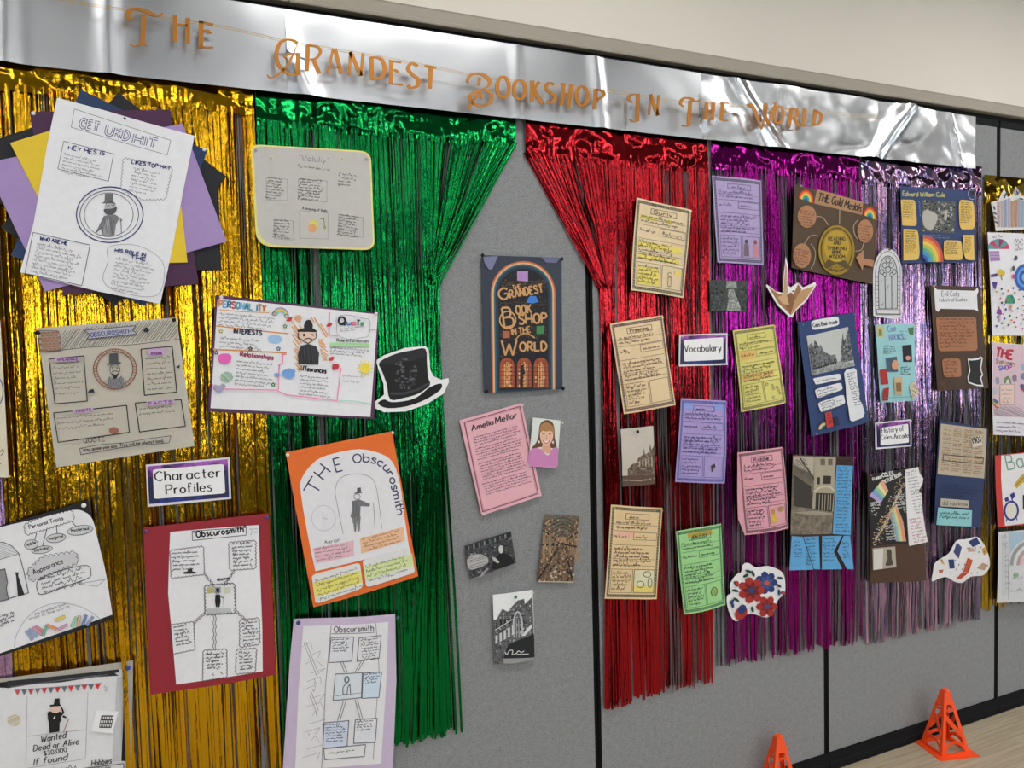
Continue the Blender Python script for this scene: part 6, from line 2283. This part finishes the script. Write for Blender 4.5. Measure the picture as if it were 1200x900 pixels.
s.card('cat_margin', '#ececec', [(498, 408), (520, 410), (555, 405), (572, 398), (582, 405), (572, 460), (582, 490), (572, 505), (582, 548), (545, 545), (500, 530), (496, 500), (506, 470)])
s.fill('cat_shape', '#1b1b1e', [(502, 416), (520, 418), (556, 414), (574, 406), (566, 460), (575, 488), (564, 505), (575, 540), (545, 538), (504, 524), (502, 500), (512, 470)])
s.on('sheet')
s.scrib('corner_doodle', '#6a5238', 362, 540, 390, 535, 3, 14, 12, .7)
s.pin(328, 45, '#d8d4d0', .004)
s.pin(572, 48, '#d8d4d0', .004)
s.done()

# photo with blue note strips
f = (845, 515, 4.091)
q = [(345, 72), (632, 82), (625, 618), (325, 622)]
s = Sheet('photo_board', 'sepia shopfront photo with bright blue handwritten note strips', 'poster', q, f, .032, .004, .002, seed=51)
s.card('sheet', '#41291f', q)
q2 = [(345, 78), (545, 82), (530, 452), (332, 455)]
s.card('photo_print', None, q2, mat=photo_mat('#5c5548', '#8e8474', 45))
s.fill('sky_print', '#b5ac9a', [(346, 80), (440, 82), (438, 170), (345, 120)])
s.hatch('roof_print', '#4c463c', [(346, 95), (400, 88), (440, 190), (425, 225), (345, 165)], 20, .8, .7)
s.line('roof_print', '#3c362e', [(375, 85), (440, 190)], 1.6)
s.fill('facade_print', '#aca28c', [(442, 84), (545, 86), (535, 345), (430, 330), (440, 220)])
s.fill('window_print', '#2c2822', [(484, 172), (522, 174), (520, 212), (483, 212)])
s.fill('window_print', '#2c2822', [(455, 180), (468, 180), (467, 214), (454, 214)])
for i in range(2):
    s.fill('window_print', '#6a6252', [(470 + i * 36, 92), (492 + i * 36, 92), (492 + i * 36, 122), (470 + i * 36, 122)])
s.fill('door_print', '#2a2620', [(448, 255), (535, 258), (528, 345), (445, 335)])
s.line('facade_print', '#d2c8b2', smooth_pts([(440, 250), (470, 228), (510, 225), (540, 245)], False, 4), 1.6)
s.fill('dark_street_print', '#3a352e', [(345, 165), (425, 225), (432, 330), (345, 320)])
s.fill('pavement_print', '#a49a88', [(340, 350), (445, 340), (530, 352), (528, 362), (400, 358)])
for i in range(5):
    s.line('railing_print', '#b8ae9a', [(465 + i * 14, 262), (463 + i * 14, 338)], .7)
BL = '#5fa6d8'
for pts, (x, y, x2, y2), n in (([(548, 122), (630, 126), (618, 458), (532, 452)], (552, 136, 628, 138), 20), ([(335, 462), (385, 465), (438, 622), (322, 625)], (340, 495, 385, 492), 5), ([(388, 465), (462, 462), (470, 622), (440, 620)], (398, 480, 458, 478), 8),
                               ([(478, 462), (575, 460), (535, 535), (575, 620), (478, 622)], (482, 478, 552, 476), 7), ([(582, 460), (612, 460), (630, 620), (598, 620), (552, 535)], (574, 500, 612, 498), 5)):
    s.card('blue_note', BL, pts)
    s.scrib('writing', '#1c3048', x, y, x2, y2, n, 16 if n > 10 else 17, 7, .6)
s.on('sheet')
s.scrib('title_writing', '#120c0a', 552, 100, 625, 102, 2, 14, 9, .9)
s.pin(350, 76, '#c8423c', .003)
s.pin(628, 84, '#c8423c', .003)
s.done()

# funny picture book board
f = (1005, 480, 4.2875)
q = [(45, 325), (312, 288), (340, 855), (65, 872)]
s = Sheet('picture_book_board', 'brown card board with a black lettered rainbow cover and a white profile note', 'poster', q, f, .032, .005, .003, seed=52)
s.card('sheet', '#4e3424', q)
q2 = [(48, 322), (234, 302), (242, 668), (62, 685)]
s.card('cover', '#1b1c1e', q2)
s.text('cover_title', '#e4e4e0', 'COLES', 118, 338, 176, 328, 20, 1.0)
s.text('cover_title', '#d8d8d4', 'FUNNY', 72, 356, 118, 342, 14, .9)
s.text('cover_title', '#d8d8d4', 'PICTURE BOOK', 124, 372, 220, 330, 18, .9)
R2 = ['#b8a0d0', '#7aa0c8', '#98c4a0', '#e4dca0', '#e2a88a']
for i, c in enumerate(R2):
    s.fill('stripe', c, [(52 + i * 13, 432 - i * 16), (66 + i * 13, 414 - i * 16 - 2), (148 - (4 - i) * 8, 402 + (4 - i) * 12 + 4), (138 - (4 - i) * 8, 418 + (4 - i) * 12 + 4)])
for i, c in enumerate(['#9a9a9a', '#8fb4c8', '#a8c8a8', '#e0d088', '#d89878']):
    a, b = 150 + i * 8, 158 + i * 8
    s.fill('stripe', c, [(a, 530 - i * 12), (b, 520 - i * 12), (b + 32, 590 - i * 8), (b + 45, 660), (a + 35, 660), (a + 25, 590)])
for i in range(9):
    s.scrib('cover_print', ('#c8b060', '#d8d8d4', '#c88a60')[i % 3], 72 + i * 14, 672 - i * 26, 150 + i * 10, 560 - i * 24, 1, 10, 8, .8, 1, .02)
s.specks('cover_lettering', ['#d8d8d4', '#c8b060', '#c88a60', '#8a8a86'], [(66, 678), (72, 610), (200, 345), (232, 330), (234, 380), (150, 540), (112, 678)], 150, 8, 5)
s.specks('cover_lettering', ['#d0d0cc', '#a8a8a4'], [(185, 410), (234, 390), (238, 520), (200, 470)], 40, 9, 4)
s.specks('cover_lettering', ['#d0d0cc'], [(54, 460), (110, 455), (80, 540), (58, 540)], 26, 10, 4)
for x, y, x2, n in ((55, 470, 100, 3), (180, 440, 232, 5), (130, 585, 180, 6)):
    s.scrib('cover_print', '#d0d0cc', x, y, x2, y - 4, n, 14, 7, .8, 1, .05)
s.card('profile_note', '#e8e6e6', [(235, 302), (302, 288), (308, 320), (326, 345), (322, 372), (302, 408), (318, 425), (320, 510), (330, 590), (344, 662), (246, 682)])
s.scrib('writing', '#55555a', 240, 318, 300, 306, 14, 16, 6, .5)
s.scrib('writing', '#b04a5a', 250, 555, 325, 542, 8, 16, 8, .6)
s.card('photo_print', '#b5aa9a', [(65, 695), (178, 685), (182, 788), (70, 805)])
s.fill('photo_figure', '#d8d4cc', [(70, 700), (118, 696), (116, 798), (72, 802)])
s.fill('photo_figure', '#4c4238', smooth_pts([(135, 705), (158, 702), (160, 745), (166, 775), (130, 780), (140, 745)], True, 3)[:-1])
s.pin(52, 328, '#b03a34', .003)
s.pin(312, 294, '#c8503c', .003)
s.done()

# navy newspaper board
q = [(408, 50), (650, 92), (622, 592), (386, 580)]
s = Sheet('newspaper_board', 'navy card with an old newspaper clipping dated 1901', 'poster', q, f, .032, .004, .002, seed=53)
s.card('sheet', '#27375f', q)
s.card('clipping', '#c0b29a', [(415, 70), (645, 98), (632, 345), (402, 325)])
for col in range(4):
    for r_i in range(9):
        x, y = 428 + col * 52 - r_i * 1.2, 92 + col * 6 + r_i * 25
        s.scrib('newsprint', '#9a6c4c', x, y, x + 44, y + 4, 2, 10, 5, .6, 1, .1)
s.line('marker_box', '#55483c', [(428, 225), (625, 242), (622, 272), (425, 255)], .8, closed=True)
s.card('date_slip', '#d2ccbc', [(562, 140), (615, 128), (618, 178), (572, 190)])
s.text('lettering', '#26262b', '1901', 570, 172, 612, 162, 30, 1.0)
s.card('clipping_slip', '#b8b2a2', [(415, 445), (550, 455), (548, 492), (412, 485)])
s.text('lettering', '#77705f', 'did you know', 422, 478, 542, 482, 20, .8)
s.card('aqua_note', '#8ec8cc', [(400, 490), (565, 505), (563, 585), (390, 578)])
s.scrib('writing', '#24424c', 402, 522, 558, 528, 2, 20, 11, .9, 1, .1)
s.on('sheet')
s.scrib('writing', '#1a2644', 410, 375, 620, 392, 4, 18, 8, .6)
s.done()

# scattered books cut-out
out = [(500, 655), (540, 650), (590, 638), (612, 650), (640, 690), (660, 740), (662, 790), (630, 830), (590, 835), (560, 840), (520, 868), (480, 862), (440, 840), (400, 850), (372, 862), (378, 810), (388, 770), (420, 745), (455, 720), (478, 680)]
s = Sheet('book_cutout', 'white cut-out scattered with small flying books', 'cutout', [(372, 638), (662, 638), (662, 868), (372, 868)], f, .032, .003, .002, seed=54)
s.card('sheet', '#e6e4e4', out, smooth=True)
for c, pts in (('#3a4478', [(495, 665), (518, 690), (500, 748), (476, 715)]), ('#26386c', [(550, 662), (592, 640), (612, 672), (572, 690)]), ('#26386c', [(450, 752), (476, 750), (480, 795), (455, 798)]), ('#d2a04a', [(620, 700), (640, 685), (652, 720), (632, 732)]),
               ('#c2562c', [(545, 742), (572, 755), (550, 820), (522, 812)]), ('#c2462c', [(485, 850), (520, 812), (545, 822), (512, 848)]), ('#b8987c', [(592, 795), (625, 768), (655, 782), (632, 808)]), ('#d8b84a', [(408, 752), (420, 750), (432, 778), (420, 772)]), ('#c86a4a', [(402, 805), (425, 802), (420, 818), (404, 818)]), ('#c8a898', [(540, 690), (575, 695), (590, 710), (550, 714)])):
    s.fill('book_print', c, pts)
for i in range(22):
    s.fill('spot_doodle', '#26386c', ellp(395 + (i * 67) % 250, 690 + (i * 43) % 150, 3, 4, 6))
s.done()

# right edge: book row cut-out, doodles, stationery page, band page, rainbow page
f = (1140, 210, 4.733)
s = Sheet('bookshelf_cutout', 'white cut-out of a row of pastel book spines with leaves, at the right edge', 'cutout', [(100, 40), (400, 40), (400, 290), (120, 290)], f, .034, .002, .001, seed=55)
s.card('sheet', '#d8d6d2', [(100, 130), (140, 115), (172, 55), (190, 100), (215, 88), (235, 42), (258, 70), (262, 95), (300, 85), (400, 60), (400, 285), (280, 278), (124, 288), (112, 200)])
for i, c in enumerate(('#b89a9c', '#b0a4a0', '#8f98b0', '#a8a4b4', '#b08a72', '#a87c62', '#9a9cac', '#8fa4bc', '#b8a08c', '#8f98b0', '#a87c62')):
    x = 130 + i * 19
    s.fill('book_spine', c, [(x, 128 - (i * 7) % 22), (x + 17, 126 - (i * 7) % 22), (x + 17, 266), (x + 1, 268)])
    for y in (150, 180, 210, 240):
        s.line('spine_line', '#5c5a66', [(x + 2, y), (x + 15, y)], .5)
for x, y, a in ((115, 160, 1.2), (118, 190, .6), (118, 215, 1.0), (125, 240, .5), (170, 95, 1.4), (178, 85, 1.9), (240, 75, 1.2), (265, 110, .4)):
    s.fill('leaf_print', '#4a5260', ellp(x, y, 13, 5, 8, a))
s.line('rose_print', '#4a4a56', ellp(238, 70, 13, 15, 10), .9, closed=True, smooth=True)
s.done()
s = Sheet('doodle_sheet', 'white sheet of bright mushroom and spiral doodles at the right edge', 'poster', [(78, 295), (420, 305), (420, 870), (112, 866)], f, .033, .003, .002, seed=56)
s.card('sheet', '#e4e2e6', [(78, 295), (420, 305), (420, 870), (112, 866), (95, 600)])
for i, c in enumerate(('#4a9a94', '#c2386c', '#4a9a94', '#8c2c5c', '#4a9a94', '#c2386c')):
    t0, t1 = math.pi + math.pi * i / 6, math.pi + math.pi * (i + 1) / 6
    s.fill('stripe', c, [(138, 388)] + [(138 + 60 * math.cos(t0 + (t1 - t0) * k / 4), 388 + 56 * math.sin(t0 + (t1 - t0) * k / 4)) for k in range(5)])
s.fill('stall_doodle', '#b59ac4', [(85, 400), (140, 398), (146, 452), (92, 458)])
s.hatch('stall_doodle', '#8a6a9a', [(85, 400), (140, 398), (146, 452), (92, 458)], 6, .8, .0)
for r_i, c in ((58, '#2c5cb0'), (44, '#5a9ad8'), (32, '#2c4c9c'), (18, '#7ab4e0')):
    s.fill('spiral_doodle#%d' % r_i, c, ellp(285, 545, r_i, r_i * 1.3, 18))
s.blob('mushroom_doodle', '#d8b83c', 150, 520, 22, 20)
s.line('mushroom_doodle', '#8a7a3c', [(150, 530), (156, 560)], 1.2)
s.fill('mushroom_doodle', '#3c9a6c', [(175, 690), (185, 645), (215, 640), (230, 668), (228, 690)])
s.fill('mushroom_doodle', '#d8a8b8', [(195, 690), (212, 690), (212, 730), (196, 730)])
s.fill('mushroom_doodle', '#8c3ca4', [(128, 745), (140, 715), (155, 725), (160, 752)])
s.fill('mushroom_doodle', '#b8a8b0', [(138, 750), (152, 750), (152, 790), (140, 790)])
s.fill('mushroom_doodle', '#55348a', [(92, 530), (130, 522), (128, 540), (95, 545)])
s.fill('mushroom_doodle', '#55348a', [(100, 570), (130, 572), (122, 612), (110, 605)])
dc = ['#2f7a5c', '#3a4a9c', '#c24a7c', '#2c2c34', '#d0a03c', '#5c3c94', '#d07a5c']
for i in range(40):
    x, y = 118 + (i * 53) % 165, 600 + (i * 97) % 240
    s.fill('spot_doodle', dc[i % 7], ellp(x, y, 4 + i % 4, 5 + i % 3, 7))
for x, y, c in ((230, 438, '#4a4a54'), (215, 495, '#4a5a54'), (215, 540, '#c24a7c')):
    s.fill('spot_doodle', c, ellp(x, y, 8, 14, 10))
s.scrib('line_doodle', '#4a4a54', 220, 345, 290, 340, 3, 26, 14, .7)
s.scrib('line_doodle', '#4a4a54', 90, 330, 200, 320, 1, 22, 12, .6)
s.done()
f = (1140, 390, 6.0)
s = Sheet('stationery_page', 'pinkish drawn page with red title letters at the right edge', 'poster', [(135, 65), (480, 95), (480, 730), (140, 716)], f, .033, .003, .002, seed=57)
s.card('sheet', '#e2dfe4', [(135, 65), (480, 95), (480, 730), (140, 716)])
s.fill('tinted_area', '#d8bcc6', [(140, 70), (480, 98), (480, 600), (142, 585)])
for i, ch in enumerate('THE'):
    s.text('title', '#b82c40', ch, 158 + i * 42, 165 + i * 8, 192 + i * 42, 170 + i * 8, 60, 2.6)
for i, ch in enumerate('Stationery'):
    s.text('title', ('#7a5cb0', '#c8a03c', '#4a8a6a', '#b04a7a')[i % 4], ch, 160 + i * 14, 212 + i * 2, 171 + i * 14, 213 + i * 2, 30, 1.0)
for i, ch in enumerate('SHOP'):
    s.text('title', ('#7a5cb0', '#5c6cb8', '#b04a9a', '#8a4ab0')[i], ch, 182 + i * 24, 265 - i * 2, 200 + i * 24, 264 - i * 2, 32, 1.2)
s.fill('cave_drawing', '#6c8a5c', [(215, 355), (222, 315), (245, 302), (262, 325), (268, 358)])
s.fill('cave_drawing', '#dcd4d8', [(230, 356), (236, 330), (248, 325), (256, 356)])
for x, y, c in ((170, 335, '#8f9ab8'), (155, 410, '#b8b8c0'), (345, 240, '#8fb0d0'), (345, 305, '#7a86b0'), (340, 380, '#55588c'), (355, 395, '#b03a50'), (288, 318, '#8a7a9a')):
    s.blob('object_doodle', c, x, y, 15, 26, .2, 9)
s.fill('note_drawing', '#e2c8bc', [(188, 365), (285, 362), (282, 505), (186, 508)])
s.line('note_drawing', '#a88a88', [(188, 365), (285, 362), (282, 505), (186, 508)], .6, closed=True)
s.scrib('writing', '#9a7c84', 195, 408, 278, 405, 4, 28, 10, .6)
for i, c in enumerate(('#c83c4c', '#e0b83c', '#4a9a5c', '#5c4ab0')):
    s.fill('stripe', c, [(138, 480 - i * 10 + 20), (146, 470 - i * 10 + 20), (175, 520 - i * 14 + 6), (168, 530 - i * 14 + 6)])
s.hatch('scribble', '#8d8d94', [(145, 520), (330, 515), (360, 590), (145, 585)], 18, .6, .4)
s.scrib('writing', '#5c4a74', 155, 632, 360, 645, 3, 29, 10, .7)
s.done()
f = (1140, 520, 4.5)
s = Sheet('band_page', 'white page with a drum and trumpet drawing on red card, at the right edge', 'poster', [(118, 62), (480, 20), (480, 400), (130, 438)], f, .033, .003, .002, seed=58)
s.card('backing_card', '#c83a34', [(118, 62), (480, 20), (480, 405), (132, 440), (122, 250)])
s.card('sheet', '#e6e4e6', [(150, 62), (480, 28), (480, 395), (168, 432), (155, 320), (148, 180)])
s.text('heading', '#7aa08c', 'Ba', 182, 138, 262, 122, 78, 1.6)
s.fill('trumpet_drawing', '#c8a43c', [(212, 215), (240, 175), (265, 150), (300, 135), (300, 200), (255, 205), (225, 235)])
s.line('trumpet_drawing', '#8a6c24', [(215, 225), (295, 140)], .8)
s.line('drum_drawing', '#2c2c84', ellp(198, 352, 34, 48, 20), 2.2, smooth=True, closed=True)
s.fill('drum_drawing', '#e4e0d0', ellp(198, 352, 28, 40, 18))
s.fill('drum_drawing', '#2c2c84', [(162, 288), (180, 278), (186, 300), (168, 306)])
s.fill('drum_drawing', '#2c2c84', [(190, 268), (210, 254), (218, 275), (200, 295)])
s.line('drum_drawing', '#2c2c84', [(200, 290), (206, 312)], 1.2)
s.line('drum_drawing', '#2c2c84', [(178, 390), (172, 410)], 1.2)
s.line('drum_drawing', '#2c2c84', [(222, 385), (230, 402)], 1.2)
s.fill('speaker_drawing', '#2c2428', [(255, 270), (310, 262), (310, 350), (258, 345)])
s.done()
s = Sheet('rainbow_page', 'grey pencil-drawn rainbow page, lowest at the right edge', 'poster', [(135, 465), (480, 435), (480, 820), (122, 838)], f, .033, .003, .002, seed=59)
s.card('sheet', '#d2d4d6', [(135, 465), (480, 435), (480, 820), (122, 838), (128, 650)])
s.fill('sky_tint', '#a9c4d4', [(188, 465), (400, 450), (400, 480), (300, 485), (225, 530), (190, 580)])
s.rainbow('arch_band', ['#d8c0c0', '#b89a98', '#d8dcdc', '#9a9c9e'], 320, 640, 60, 130, math.pi * 1.0, math.pi * 1.5, 1.05)
s.line('rule', '#9a9a9e', [(188, 470), (180, 700), (182, 820)], .6)
for x in (150, 165):
    s.line('rule', '#b8b8bc', [(x + 2, 480), (x, 800)], .5)
s.scrib('writing', '#7d7f86', 150, 500, 180, 498, 10, 30, 14, .5)
s.scrib('writing', '#7d7f86', 200, 712, 290, 705, 1, 30, 10, .5)
s.scrib('writing', '#7d7f86', 190, 780, 290, 772, 1, 30, 12, .6)
s.blob('bush_doodle', '#8fa88a', 222, 690, 14, 12)
s.done()
